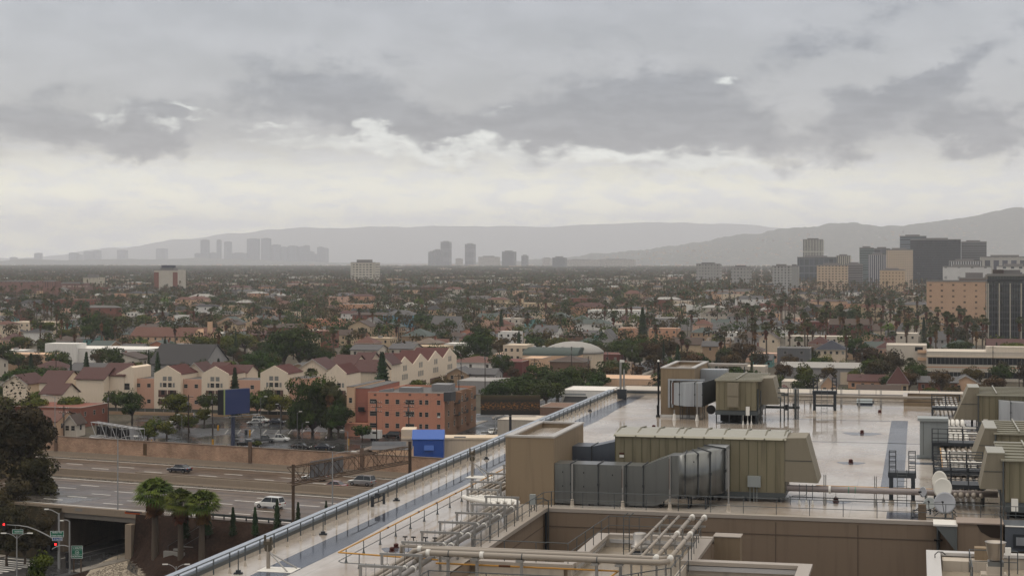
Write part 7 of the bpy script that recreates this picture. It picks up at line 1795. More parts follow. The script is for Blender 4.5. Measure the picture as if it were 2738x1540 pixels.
part('penthouse',MB().box(g[0]+3,g[0]+8,g[2]+3,g[2]+12,g[4],g[4]+2.6),mat('brown_block',(.07,.055,.05),.8,.1),t)
t,g=tower('wide salmon apartment block with small square windows left of the black glass block',2478,2655,751,1150,(.42,.27,.175),(.12,.08,.06),30,7.5,3.9,.2,.32,name='apartment_building',cat='building',land='wide salmon apartments',cap=.3)
t,g=tower('large brown sloping roof above the wide salmon apartments',2566,2650,744,1220,(.12,.06,.045),(.1,.05,.04),26,9,9,.1,.1,name='apartment_building',cat='building',cap=4)
tw=[('pale vertical-ribbed tower above the low dark block, left of the business district',2147,2200,641,3350,(.40,.38,.33),(.06,.06,.065),40,2.6,60,.5,.97),
 ('dark glass low block under the pale ribbed tower',2132,2236,688,3250,(.09,.10,.11),(.03,.035,.045),40,8,12,.88,.85),
 ('cream ribbed low office right of the dark low block',2236,2274,684,3300,(.42,.38,.31),(.05,.05,.05),30,3.2,60,.5,.9),
 ('greenish glass block with grey bands left of the cream hotel',2298,2336,663,3000,(.12,.145,.14),(.05,.065,.07),30,60,3.6,.95,.5),
 ('grey glass block behind the ribbed white-edged one',2336,2380,665,3050,(.12,.12,.135),(.05,.05,.06),30,50,3.6,.95,.5),
 ('ribbed grey block with a pale left wall',2322,2370,681,2850,(.34,.33,.34),(.035,.035,.05),30,3.0,90,.55,.97),
 ('cream apartment tower with rows of small windows and a roof cube',2370,2441,668,2700,(.46,.36,.26),(.10,.08,.075),26,3.0,3.2,.45,.4),
 ('banded blue-grey glass tower, tallest behind the black slab',2406,2477,632,3100,(.15,.17,.19),(.05,.06,.07),34,60,3.6,.96,.55),
 ('wide near-black glass slab, largest of the district',2434,2569,641,2900,(.028,.03,.036),(.018,.02,.026),44,1.6,3.4,.5,.6),
 ('grey stepped office block right of the black slab',2571,2638,647,2950,(.10,.10,.105),(.045,.045,.05),40,60,3.4,.96,.5),
 ('low white gridded block in front of the black slab',2538,2626,698,2500,(.46,.46,.46),(.05,.05,.06),24,3.0,9,.6,.8),
 ('low block with large dark panels at the right edge of the district',2622,2760,687,2550,(.36,.34,.31),(.035,.035,.05),26,11,16,.62,.78),
 ('white blank-walled hall in front of the black slab',2522,2650,713,2150,(.50,.49,.48),(.15,.15,.15),30,14,12,.2,.25),
 ('white modern block behind the black glass block',2668,2760,712,2000,(.52,.50,.47),(.06,.07,.09),26,8,9,.4,.6),
 ('peach low apartments below the dark low block',2184,2266,709,2500,(.46,.34,.23),(.07,.06,.055),26,4.2,3.3,.5,.42),
 ('grey ribbed parking block right of the peach apartments',2262,2306,706,2750,(.16,.15,.15),(.05,.045,.045),26,60,3.2,.9,.5),
 ('peach ornate low block below the cream apartment tower',2352,2420,722,2450,(.44,.31,.19),(.10,.07,.05),22,4,4,.35,.35),
 ('white balconied apartment building left of the district',2065,2113,712,2350,(.30,.295,.285),(.09,.09,.09),22,4.0,3.2,.4,.55),
 ('grey blank block between the white apartments and the dark low block',2112,2134,712,2450,(.25,.25,.24),(.2,.2,.2),22,9,9,.1,.1),
 ('cream stepped building above the palm horizon, centre right',1862,1925,706,3300,(.26,.25,.235),(.12,.12,.12),26,5,5,.4,.4),
 ('white low building right of the cream stepped one',1955,2006,714,3000,(.26,.25,.235),(.1,.1,.1),22,5,5,.4,.4)]
for l in tw: tower(l[0],l[1],l[2],l[3],l[4]*.86,l[5],l[6],l[7],*l[8:12],land=l[0])
t,g=tower('square cream apartment tower with dark balconies, alone left of centre',938,1004,702,3000,(.44,.40,.33),(.10,.095,.09),26,6.4,4.4,.66,.5,name='apartment_tower',land='cream apartment tower',cap=5)
part('end_wall',MB().box(g[0]-.3,g[0]+4,g[2]-.4,g[2],0,g[4]).box(g[1]-4,g[1]+.3,g[2]-.4,g[2],0,g[4]),mat('tower_end_cream',(.44,.41,.35),.7,.1),t)
t,g=tower('brick block with a blank cream front and rooftop sign frame at left distance',412,475,722,2300,(.42,.38,.32),(.36,.33,.28),26,9,9,.1,.1,name='factory_building',cat='building',land='sign-topped brick block',cap=3)
[part('brick_side',MB().box(a_,a_+7,g[2]-.5,g[2],0,g[4]-3),wm('brick'),t) for a_ in (g[0],g[1]-7)]; part('sign_frame',MB().box(g[0]+10,g[1]-4,g[2]+2,g[2]+2.5,g[4]+3,g[4]+6.5),mat('sign_frame_blue',(.06,.07,.10),.6,.1),t)
far=[(1145,1158,674,10562),(1158,1177,669,10725),(1178,1201,647,11050),(1243,1266,653,11050),(1342,1374,673,9100),(1394,1407,684,9425),(1477,1509,689,7637),(1509,1600,695,8450),(1600,1696,694,8450),(1279,1331,687,9750),(1218,1231,692,10075),(1450,1470,690,9750)]
fl=['dark slim mid-rise at the left of the central group','pale mid-rise touching the taller central tower','tallest central tower with a pale crown','lone slim tower right of the tallest central one','dark blocky tower with a rooftop stub','small pale tower with a dark cap','squat dark block on the horizon','long cream low-rise, left half','long cream low-rise, right half','cream low block between the lone tower and the dark blocky one','tiny dark block between the two central towers','faint cream block left of the squat dark block']
for (a,b_,c,Y_),l in zip(far,fl): tower(l+', far in the haze',a,b_,c,Y_,(.13,.13,.14) if c<690 and Y_!=9750 else (.42,.38,.33),dk,60,4,60 if c<660 else 4,.5,.6,cap=6 if c<690 else 3)
cc=[(536,558,642),(579,590,642),(599,618,647),(618,660,677),(660,693,639),(698,723,638),(725,749,655),(749,768,661),(769,795,658),(797,818,660),(811,827,657),(818,839,673),(848,864,661),(864,877,664),(830,850,680),(520,536,678),(560,579,676)]
ord_=['rounded-top','slim','square','low wide','broadest','twin of the broadest','stepped','short','wide flat','domed','slim pale','low green-grey','spired','faint','low faint','tiny left','tiny second']
for (a,b_,c),o_ in zip(cc,ord_): tower(o_+' tower of the hazy far skyline at left, faint in the haze',a,b_,c,17500,(.12,.13,.15),(.08,.09,.11),26,9,60,.5,.9,cap=6,rough=.8)
ll=[(26,39,688),(91,106,677),(184,203,676),(203,214,681),(223,250,673),(250,264,670),(313,335,669),(417,442,665)]
for k,(a,b_,c) in enumerate(ll): tower(['first','second','third','fourth','fifth','sixth','seventh','eighth'][k]+' very faint tower on the left horizon, counted from the left edge',a,b_,c,19500,(.16,.17,.19),(.10,.11,.13),70,8,60,.5,.9,cap=4,rough=.8)
# misc red-brick and special blocks at left distance
tower('brick bell tower with a red pyramid roof at left distance',115,147,752,1900,(.17,.07,.05),(.08,.05,.045),14,3,14,.35,.5,name='bell_tower',land='brick bell tower',cap=1)
tower('long brick school block with a pale stair shaft right of the bell tower',149,225,757,2050,(.15,.07,.055),(.22,.17,.14),24,7,6,.7,.3,name='school_building',cat='building',land='brick school block',cap=1)
tower('long brick block at the far left edge behind the palms',-10,95,752,2000,(.17,.08,.06),(.12,.06,.05),24,6,6,.3,.4,name='school_building',cat='building',land='far left brick block',cap=1)
tower('ornate cream church front at left distance',222,262,742,2300,(.40,.36,.28),(.25,.22,.18),20,6,9,.3,.4,name='church',cat='church',land='cream church front',cap=4)
# ================================================================= hills
def ridge(name,pts,Y0,dep,m,base=0,seed=1,amp=10):
    rnd=random.Random(seed); b=MB(); n=260; ny=9
    xs=[pts[0][0]+(pts[-1][0]-pts[0][0])*i/n for i in range(n+1)]
    def prof(x):
        for (a,ya),(c,yc) in zip(pts[:-1],pts[1:]):
            if a<=x<=c: t=(x-a)/(c-a); t=t*t*(3-2*t); return ya+(yc-ya)*t
        return pts[-1][1]
    jit=[0]*(n+1); v=0
    for i in range(n+1): v=v*.86+rnd.uniform(-1,1)*amp*.6; jit[i]=v
    gul=[[rnd.uniform(-1,1) for _ in range(ny+1)] for _ in range(n+1)]
    for j in range(ny+1):
        q=j/ny
        for i,px in enumerate(xs):
            hh=H-(prof(px)-YH)*Y0/F+jit[i]
            y=Y0-dep+dep*q; z=base+(hh-base)*(q**.8)+(gul[i][j]+gul[max(0,i-1)][j])*amp*.5*(q*(1-q)*3)
            b.v.append(((px-1369)/F*y*(1 if q<1 else 1),y,z if j else -2))
    for i,px in enumerate(xs): b.v.append(((px-1369)/F*(Y0+dep*.5),Y0+dep*.5,-2))
    for j in range(ny+1):
        for i in range(n):
            a=j*(n+1)+i; b.f.append((a,a+1,a+n+2,a+n+1)); b.m.append(0)
    structure(name,b,m,WD,smooth=True)
HM=groundmat('hillside_scrub',(.035,.042,.03),(.10,.095,.075),.95,.012,fs=.02)
ridge('hills',[(-700,700),(100,690),(330,664),(480,640),(640,625),(720,612),(800,608),(860,610),(930,612),(1000,607),(1080,608),(1160,603),(1270,605),(1360,604),(1460,606),(1560,600),(1640,597),(1710,593),(1800,595),(1880,597),(1960,598),(2020,603),(2080,609),(2200,615),(2400,612),(3400,610)],31000,3000,HM,0,3,18)
ridge('hills',[(1250,705),(1500,690),(1700,668),(1850,650),(1990,628),(2100,610),(2170,606),(2240,597),(2275,596),(2310,604),(2380,606),(2460,600),(2540,590),(2610,578),(2660,568),(2700,562),(2740,560),(2900,545),(3400,540)],15500,2600,HM,0,5,12)
ridge('low_hills',[(-700,694),(0,697),(60,693),(200,694),(320,692),(430,694),(520,690),(640,694),(800,700),(1000,704)],17000,900,HM,0,7,3)

# ================================================================= fill: houses and trees
rnd=random.Random(20)
def free(x,y,r=7):
    for a,b_,c,d_ in OCC:
        if a-r<x<b_+r and c-r<y<d_+r: return False
    return True
CONF=[0]
USEDL={}
def where(px,py):
    """phrase from the nearest things one can find"""
    c=sorted(LAND,key=lambda l:abs(l[0]-px)*.8+abs(l[1]-py)*2.2)
    return c
def rel(px,py,l):
    dx,dy=px-l[0],py-l[1]
    if abs(dx)>1.6*abs(dy): w_='just left of' if dx<0 else 'just right of'
    elif dy<0: w_='behind'
    else: w_='in front of'
    if abs(dx)>90: w_='left of' if dx<0 else 'right of'
    return w_
def uniq(desc,px,py):
    c=where(px,py)
    for l in c[:3]:
        s='%s %s the %s'%(desc,rel(px,py,l),l[2])
        wds=s.split()
        if len(wds)>16: continue
        if s not in USEDL: USEDL[s]=1; return s
    for l in c[:6]:
        for q in ('second ','third ','fourth '):
            s='%s%s %s the %s'%(q,desc,rel(px,py,l),l[2])
            if len(s.split())<=16 and s not in USEDL: USEDL[s]=1; return s
    for l in c[:8]:
        for q in ('small ','low ','narrow ','farther ','nearer '):
            s='%s%s %s the %s'%(q,desc,rel(px,py,l),l[2])
            if len(s.split())<=16 and s not in USEDL: USEDL[s]=1; return s
    return '%s in the field of low roofs and trees'%desc
# shorten landmark phrases so that labels keep to the limit
LAND=[(a,b_,' '.join(c.replace('the ','').split()[:6])) for a,b_,c in LAND]
def visible_px(x,y,z=0):
    X,Y=G.w(x,y)
    if Y<100: return None
    px,py=scr(X,Y,z); return px,py,Y,X

# house prototypes (walls/roof/windows), several plans, colours by copies of materials
def houseproto(k,wall,roof,rt,w_,d_,h_,rh,rows=1):
    t=thing('house',None,None,(0,0,0),WD); 
    part('wall',MB().box(-w_/2,w_/2,-d_/2,d_/2,0,h_),wm(wall),t)
    addroof(t,-w_/2,w_/2,-d_/2,d_/2,h_,rt,rh,wm(wall),rm(roof))
    b=MB()
    for r_ in range(rows):
        for q in range(max(2,int(w_/3))):
            x=-w_/2+w_*(q+.5)/max(2,int(w_/3)); b.box(x-.5,x+.5,-d_/2-.04,-d_/2,h_-2.3-r_*3,h_-1.0-r_*3)
        for q in range(3):
            y=-d_/2+d_*(q+.5)/3; b.box(w_/2,w_/2+.04,y-.5,y+.5,h_-2.3-r_*3,h_-1.0-r_*3); b.box(-w_/2-.04,-w_/2,y-.5,y+.5,h_-2.3-r_*3,h_-1.0-r_*3)
    part('windows',b,WG,t)
    if rt!='flat':
        part('chimney',MB().box(w_*.2,w_*.2+.7,d_*.1,d_*.1+.7,h_,h_+rh+.5),wm('brick'),t)
    else: part('roof_unit',MB().box(-1,.6,-1,1,h_-.4,h_+.9),M_uni,t)
    return Pool(t)
walls=['cream','pink','white','pale','peach','tan','grey','yellow','salmon','brown','coral','teal','cream','pale','brick','white']
roofs=['brown','grey','dark','red','terra','green','grey','brown','tan','dark']
HP=[]
hr=random.Random(3)
for k in range(34):
    rt=hr.choice(['hip','hip','gabley','gablex','gablex','flat','flat'])
    w_=hr.uniform(8,14); d_=hr.uniform(10,15); rows=1 if hr.random()<.55 else 2
    if rt=='flat' and hr.random()<.5: w_*=1.7
    h_=3.4 if rows==1 else 6.3
    if rt=='flat': h_+=.9
    wc=hr.choice(walls); rc=hr.choice(roofs) if rt!='flat' else hr.choice(['tar','white','tar','grey'])
    HP.append((houseproto(k,wc,rc,rt,w_,d_,h_,hr.uniform(1.8,3.4),rows),wc,rc,rt,rows,w_,d_,h_))
TP=[(broad(50,8.5,4.6,.62,2300,FOL,leaf=.30),'rounded dark green tree'),(broad(51,7.5,5.2,.55,2300,FOLY,leaf=.30),'wide yellow-green clipped tree'),(broad(52,12,5.5,.78,3000,FOL,leaf=.34),'tall dark bushy tree'),
    (broad(53,9,4.2,.72,1900,FOL2,leaf=.28,lobes=9),'brownish autumn tree'),(broad(54,14,6.5,.8,3600,FOL,leaf=.36,lobes=15),'large dark tree'),(conifer(55,16,2.6,2400,leaf=.34),'tall dark conifer'),
    (broad(56,6.2,3.6,.7,1500,FOLY,leaf=.26),'small light green tree'),(conifer(57,13,1.1,1300,'cypress_tree',leaf=.22),'slim dark cypress'),(broad(58,10,4.8,.7,2500,FOLE,leaf=.3),'grey-green tree')]
def tree(k,X,Y,sc,rz,label,z=0,group=None):
    return TP[k][0].place(X,Y,z,rz,sc,label,'tree',group)
# hand-placed trees (px of trunk, row of crown top, height, kind)
HT=[(293,858+170,11.5,4,'large ficus tree in front of the plain cream wing and first town house',1.15),(0,0,0,0,None,0)]
def ht(kind,px,ytop,h,label,wsc=1.0,Y=None):
    hh=[8.5,7.5,12,9,14,16,6.2,13,10][kind]
    if Y is None: Y=F*(H-h)/(ytop-YH)
    X=(px-1369)/F*Y; s=h/hh; tree(kind,X,Y,(s*wsc,s*wsc,s),px*.37,label)
    x,y=G.inv(X,Y); OCC.append((x-3,x+3,y-3,y+3))
ht(4,353,1028,9.5,'large rounded ficus tree before the first town houses',.98,Y=478)
ht(1,474,1043,8.0,'rounded ficus tree between the first two gabled town houses',1.0,Y=480)
ht(1,200,1042,7.6,'rounded yellow-green street tree at left, before the plain cream wing',1.05,Y=475)
ht(1,85,1045,7.6,'wide yellow-green street tree at far left, second from the edge',1.15,Y=470)
ht(1,14,1035,8.5,'yellow-green street tree at the very left edge',1.0,Y=465)
ht(0,688,1035,8.5,'green tree right of the blue billboard',.95,Y=485)
BT=broad(90,17,7.6,.93,9000,FOL,leaf=.36,lobes=26)
for px,yt,h,wsc,l in ((835,990,17.5,.82,'big dark tree in the middle of the parking lot edge, left part'),(885,1002,15.5,.62,'big dark tree in front of the town houses, right part with palm behind'),(800,1060,11,.5,'lower left lobe of greenery beside the big dark tree')):
    Y=447; BT.place((px-1369)/F*Y,Y,0,px,(wsc,wsc,h/17),l,'tree')
ht(2,905,1075,9.5,'dark lower tree at the right foot of the big dark tree',1.0,Y=438)
ht(0,968,1128,4.6,'small green tree before the recessed red wing',1.0,Y=425)
ht(5,1022,925,17.5,'tall dark conifer standing between the maroon roofs',1.35,Y=520)
for k,(px,ty) in enumerate(((415,1112),(446,1118),(480,1105),(505,1112),(545,1110),(395,1125))): ht(6,px,ty,5.2,['first','second','third','fourth','fifth','sixth'][k]+' parking lot tree counted from the car row left of the blue billboard',1.1,Y=[440,432,455,448,470,425][k])
ht(6,600,1182,2.5,'low shrub at the foot of the billboard post',1.2,Y=398); ht(6,520,1180,2.8,'low shrub line on top of the freeway wall at left',1.6,Y=395); ht(6,640,1184,2.2,'low bush right of the billboard post',1.3,Y=397)
for k,(px,yt,h) in enumerate(((30,990,8),(80,985,9),(130,975,9),(170,988,8),(60,1003,7),(120,1000,8),(165,1005,7))): ht(0 if k%2 else 2,px,yt,h,['first','second','third','fourth','fifth','sixth','seventh'][k]+' tree of the dark hedge mass left, above the maroon roofs',1.5,)
for k,(px,yt,h,kd,l) in enumerate(((290,925,10.5,0,'round dark green tree before the white modern building'),(390,935,9,0,'round green tree left of the dark church-like roof'),(555,900,10.5,1,'wide clipped green tree right of the white cube, left part'),(600,898,10.5,1,'wide clipped green tree right of the white cube, middle part'),(655,893,11,1,'wide clipped green tree right of the white cube, right part'),
    (760,868,19,4,'huge dark tree grove, left part, behind the town houses'),(800,862,20,4,'huge dark tree grove, right part, behind the town houses'),(735,900,14,4,'dark lower tree of the grove left side'),(845,920,10,2,'dark tree right of the grove'),(700,930,10,2,'dark tree left below the grove'),
    (60,790,15,4,'dark tree mass before the banded brick building'),(250,830,19,4,'very large dark tree at left, centre of its clump'),(285,845,16,2,'dark tree right of the very large one at left'),(225,800,16,2,'tall dark tree above the long cream building'),(330,845,12,1,'rounded green tree right of the very large dark one'),
    (380,842,11,1,'wide green tree before the blank white cube'),(120,860,9,1,'green clipped tree in front of the long cream building'),(180,880,8,1,'flat clipped green tree left of the white modern building'),(60,900,9,1,'wide flat green tree at left, above the long pink building'),(130,905,8,1,'wide green hedge-like tree left of the white modern building'),
    (1190,880,10,2,'dark tree behind the white corner building'),(1230,915,11,2,'dark tree right of the white corner building'),(1290,860,16,4,'large dark round tree left of the small white chimney house'),(1275,880,16,4,'large dark tree behind the cream arched-window apartments'),(1440,900,10,0,'rounded dark tree behind the white dome, left'),(1480,902,10,1,'rounded clipped tree behind the white dome, right'),
    (1582,905,10,0,'flat clipped dark tree left of the grey steep roof'),(1640,912,9,0,'flat clipped tree left of the tall dark conifer'),(1695,925,9,1,'green tree beneath the tall dark conifer'),(1735,905,13,3,'large olive tree right of the tall dark conifer'),(1790,900,13,3,'large olive-brown tree above the far tan block'),(1850,935,11,3,'red-brown tree right of the large olive one'),
    (1435,965,12,2,'dark green tree in the clump beyond the roof, left top'),(1490,985,11,0,'dark green tree in the clump beyond the roof, middle'),(1540,975,12,2,'dark green tree in the clump beyond the roof, right'),(1385,1005,10,0,'green tree behind the gold-speckled billboard'),(1330,1015,9,0,'green tree at the left of the gold-speckled billboard'),(1460,1015,9.5,0,'bushy tree right of the gold-speckled billboard'),(1600,985,10,2,'dark tree before the red-banded building'),(1570,1010,8,0,'low dark tree left of the rooftop mast'),
    (1640,960,10,0,'dark green tree right of the red-banded building'),(2150,968,9,6,'light green tree before the metal warehouse'),(2085,1000,6,6,'small green tree at the left end of the metal warehouse'),(2210,945,9,6,'light green tree before the navy hipped house'),(2320,925,13,3,'brown-green tree right of the navy hipped house'),(2350,955,12,8,'dark greyish tree before the cream office, left'),(2395,930,13,8,'purplish-grey tree before the stair tower'),
    (2300,1005,6,3,'autumn-brown shrub tree right of the metal warehouse'),(2430,985,9,3,'orange-brown tree before the cream office'),(2520,985,10,3,'orange-yellow tree before the middle of the cream office'),(2600,975,10,3,'red-brown tree before the cream office'),(2660,1000,9,3,'orange-brown tree at the right part of the cream office'),(2380,1000,7,0,'green tree behind the long dark red roof'),(2260,1035,6,0,'dark round tree beside the brown gabled bungalow'),
    (2560,870,13,8,'dark tall tree before the maroon roof'),(2700,915,9,1,'wide dark green tree at the right edge by the pale blank building'),(2590,850,10,0,'round dark tree before the black glass block'),(1990,905,13,3,'brown tree left of the brown gabled cream house'),(1960,935,12,3,'reddish brown tree above the far olive unit'),(2280,820,14,4,'large dark tree at right centre, among palms'),(2240,825,13,2,'dark green tree left of the large one among palms'),
    (1850,745,20,5,'tall dark tree above the white mural cube'),(1830,770,18,4,'dark dense tree behind the white mural cube'),(565,790,13,0,'round dark tree behind the tan gabled house'),(725,852,10,0,'round dark tree before the orange low building'),(1125,835,14,4,'bushy dark tree right of the bright blue building'),(1180,850,10,0,'dark tree before the grey dormer house'),(1340,830,15,5,'dark conifer in front of the long yellow apartments'))):
    ht(kd,px,yt,h,l,1.15 if kd in(0,1) else 1.0)
ht(5,1718,822,21,'very tall dark conifer between the two salmon buildings',1.15)
ht(2,2440,1000,9,'dense dark green columnar tree behind the roof edge railing at right',.8,Y=620); 
ht(7,2470,848,15,'slim pointed dark conifer by the pale church front',1.6)
# hand-placed palms
PP=[(fanpalm(60+k,17,2.3,44,1.15,tr=.3,fol=FOLO),'a') for k in range(3)]+[(fanpalm(70,12,2.3,46,.8,tr=.3,fol=FOLO),'b'),(feather(71,10,4.2),'c')]
PH=[17,17,17,12,10]
def hp(k,px,ytop,h,label,Y=None,group=None,wsc=1.15):
    if Y is None: Y=F*(H-h)/(ytop-YH)
    X=(px-1369)/F*Y; s=h/PH[k]; PP[k][0].place(X,Y,0,px*.7,(wsc,wsc,s),label,'palm tree',group)
rowp=[(2012,852),(2063,838),(2088,810),(2112,842),(2125,805),(2152,838),(2175,815),(2200,838),(2212,808),(2248,830),(2294,838),(2322,808),(2340,800),(2362,805),(2380,815),(2395,845),(2430,825),(2452,795),(2495,800),(2503,802),(2532,835),(2546,845),(2570,830),(2615,805),(2627,845),(2655,792),(2702,800),(2726,850),(2050,865),(2018,870)]
ords=['first','second','third','fourth','fifth','sixth','seventh','eighth','ninth','tenth','eleventh','twelfth','thirteenth','fourteenth','fifteenth','sixteenth','seventeenth','eighteenth','nineteenth','twentieth','twenty-first','twenty-second','twenty-third','twenty-fourth','twenty-fifth','twenty-sixth','twenty-seventh','twenty-eighth','twenty-ninth','thirtieth']
rowp.sort()
for k,(px,yt) in enumerate(rowp): hp(k%3,px,yt,17.5+(k*5%4)-1,'tall fan palm with brown skirt, '+ords[k]+' from the left of the right-hand palm rows',group='tall fan palms with brown skirts at right')
hp(3,832,906,12,'fan palm with brown skirt behind the big dark tree',Y=520); hp(3,880,985,13.5,'fan palm crown right of the big dark tree',Y=440); hp(3,90,858,11,'fan palm at left in front of the long cream building'); hp(3,330,905,8,'short palm before the white modern building'); hp(4,375,908,7,'feather palm before the long red tiled building')
hp(4,1120,800,14,'large feather palm right of the bright blue building'); hp(4,810,805,14,'dark palm behind the orange low building'); hp(3,1412,840,13,'fan palm with pale brown skirt before the mission-style house'); hp(3,1500,842,12,'brown-skirted palm left of the white L-shaped apartments'); hp(4,1698,845,9,'low feather palm before the white L-shaped apartments')
hp(3,1822,890,13,'fan palm left of the far tan block, above the olive tree'); hp(3,1927,900,12,'fan palm beside the small orange house'); hp(4,2375,870,9.5,'thick feather palm beside the grey pyramid roof'); hp(3,2432,960,10,'thick green palm beside the red pyramid roof'); hp(3,565,780,14,'dark palm above the tan gabled house'); hp(4,440,800,13,'dark feather palm behind the blank white cube')
for k,px in enumerate((20,45,98,125,150)): hp(3,px,812,13,'brown-skirted palm in the left palm row, '+ords[k]+' from the left',group='brown-skirted palms at left')

# individual houses and trees nearest to the camera
nh=nt_=0; far_spots=[]
cells=[]
y=455
while y<9000:
    rowd=30 if y<2500 else 42
    street=((y//rowd)%2==0)
    x=-3600
    X0=-.60*y-60; X1=.20*y+40
    x=X0
    while x<X1:
        cells.append((x,y)); x+= 15.5 if y<2600 else 24
    y+=rowd if not street else rowd+9
cand=[]
for (x,y) in cells:
    jx=x+rnd.uniform(-2,2); jy=y+rnd.uniform(-3,3)
    v=visible_px(jx,jy)
    if v is None or v[0]<-40 or v[0]>2778 or v[2]<470: continue
    cand.append((v[2],jx,jy,v))
cand.sort(key=lambda c:c[0])
FARH=[];FART=[];FARP=[]
nh=0;nt2=0;np_=0
CN={'hip':'hipped','gabley':'front-gabled','gablex':'pitched','flat':'flat'}
WN={'dgrey':'dark grey'}; RN={'terra':'rust-red','tar':'grey','red':'maroon','dark':'near-black'}
def covered(v,h):
    # hidden behind the hospital roof
    px,py,Y,X=v; top=scr(X,Y,h)[1]
    if px>1660 and top>1048: return True
    if 600<px<=1660 and top>1048+(1658-px)*.43 : return True
    if top>1240 and px<700: return True
    return False
for (Yd,x,y,v) in cand:
    px,py,Y,X=v
    if covered(v,8): continue
    dens=rnd.random()
    ps=.10+.42*max(0,min(1,(px-1500)/900))   # more palms towards the right
    if px<300: ps=.25
    if dens<(.46 if Y<2200 else .30):
        if Y<620 or nh<185:
            if not free(x,y,8): 
                pass
            elif nh<185 and Y<1900:
                hp_=rnd.choice(HP); 
                if Y<640: continue
                yaw=G.r+rnd.choice([0,PI,0,PI/2])
                s=rnd.uniform(.85,1.1)
                lab=uniq('%s %s house with %s %s roof'%('two storey' if hp_[4]==2 else 'small',WN.get(hp_[1],hp_[1]),RN.get(hp_[2],hp_[2]),CN[hp_[3]]),px,scr(X,Y,5)[1])
                hp_[0].place(X,Y,0,yaw,s,lab,'house','small houses and low buildings of the middle distance'); nh+=1
                OCC.append((x-6,x+6,y-7,y+7))
                continue
        if free(x,y,8): FARH.append((X,Y,rnd))
    for tk in range(1 if dens<.3 and Y<2200 else 2):
        if tk: x+=rnd.uniform(5,9); y+=rnd.uniform(-12,12); X,Y=G.w(x,y); px=scr(X,Y,0)[0]
        if Y<520 and px>1000: continue
        fr=free(x,y,1.5)
        if rnd.random()<ps and Y>700:
            if fr:
                if np_<225:
                    k=rnd.choice([0,1,2,2,3]); s=rnd.uniform(.7,1.12)
                    lab=uniq(['tall thin fan palm','tall fan palm with brown skirt','tall palm','stout fan palm'][min(k,3)],px,scr(X,Y,15)[1]); 
                    PP[k][0].place(X,Y,0,rnd.uniform(0,6),(1.05,1.05,s),lab,'palm tree','palms of the middle distance'); np_+=1
                else: FARP.append((X,Y))
        else:
            if fr:
                if nt2<185:
                    k=rnd.choice([0,0,1,2,2,3,3,3,4,5,6,8,7])
                    s=rnd.uniform(.7,1.1)*(.85 if k in(4,5) else 1)
                    lab=uniq(TP[k][1],px,scr(X,Y,8)[1]); tree(k,X,Y,s,rnd.uniform(0,6),lab,group='trees of the middle distance'); nt2+=1
                else: FART.append((X,Y))
# ---- the rest as masses
wk=['cream','pink','white','pale','peach','tan','brick','yellow','salmon','grey']; rk_=['brown','grey','dark','red','terra','white','tar']
b=MB(); fr_=random.Random(9)
for (X,Y,_) in FARH:
    x,y=G.inv(X,Y)
    w_=fr_.uniform(8,15); d_=fr_.uniform(9,14); h_=fr_.choice([3.4,4,6.5,7]); 
    if fr_.random()<.12: w_*=2.0; h_*=1.6; 
    b.cur=fr_.randrange(len(wk)); b.box(x-w_/2,x+w_/2,y-d_/2,y+d_/2,0,h_)
    b.cur=len(wk)+fr_.randrange(len(rk_))
    if fr_.random()<.62:
        r=fr_.uniform(1.6,3.2); i=len(b.v); a=min(w_,d_)/2*.9
        b.v+=[(x-w_/2-.5,y-d_/2-.5,h_),(x+w_/2+.5,y-d_/2-.5,h_),(x+w_/2+.5,y+d_/2+.5,h_),(x-w_/2-.5,y+d_/2+.5,h_)]
        if w_>d_: b.v+=[(x-w_/2+a,y,h_+r),(x+w_/2-a,y,h_+r)]; fs=((0,1,5,4),(1,2,5),(2,3,4,5),(3,0,4))
        else: b.v+=[(x,y-d_/2+a,h_+r),(x,y+d_/2-a,h_+r)]; fs=((0,1,4),(1,2,5,4),(2,3,5),(3,0,4,5))
        for f_ in fs: b.f.append(tuple(i+q for q in f_)); b.m.append(b.cur)
    else: b.box(x-w_/2+.3,x+w_/2-.3,y-d_/2+.3,y+d_/2-.3,h_,h_+.05)
    if Y<3800 and h_>3:
        b.cur=len(wk)+len(rk_)
        for q in range(3): xx=x-w_/2+w_*(q+.5)/3; b.box(xx-.55,xx+.55,y-d_/2-.06,y-d_/2,h_-2.2,h_-.9)
for _ in range(1100):   # mid-rise blocks sprinkled through the far flats
    Y=2400+11000*fr_.random()**1.3; px=fr_.uniform(-30,2770); X=(px-1369)/F*Y; x,y=G.inv(X,Y)
    if not free(x,y,10): continue
    w_=fr_.uniform(16,40)*(1.6 if Y>6500 else 1); d_=16; h_=fr_.uniform(7,13)
    if px>1000 and fr_.random()<.2: h_+=4
    b.cur=fr_.choice([0,0,2,2,3,3,4,1]); b.box(x-w_/2,x+w_/2,y-d_/2,y+d_/2,0,h_); b.cur=len(wk)+fr_.choice([5,6,6]); b.box(x-w_/2+.3,x+w_/2-.3,y-d_/2+.3,y+d_/2-.3,h_,h_+.3)
    b.cur=len(wk)+len(rk_)
    n_=int(w_/3.4)
    for r_ in range(int(h_/3.2)):
        for q in range(n_): xx=x-w_/2+w_*(q+.5)/n_; b.box(xx-.6,xx+.6,y-d_/2-.08,y-d_/2,h_-2.2-r_*3.2,h_-.9-r_*3.2)
single('distant_houses',b,[wm(k) for k in wk]+[rm(k) for k in rk_]+[WG],None,None,(0,0,0),G,kind='stuff')
b=MB()
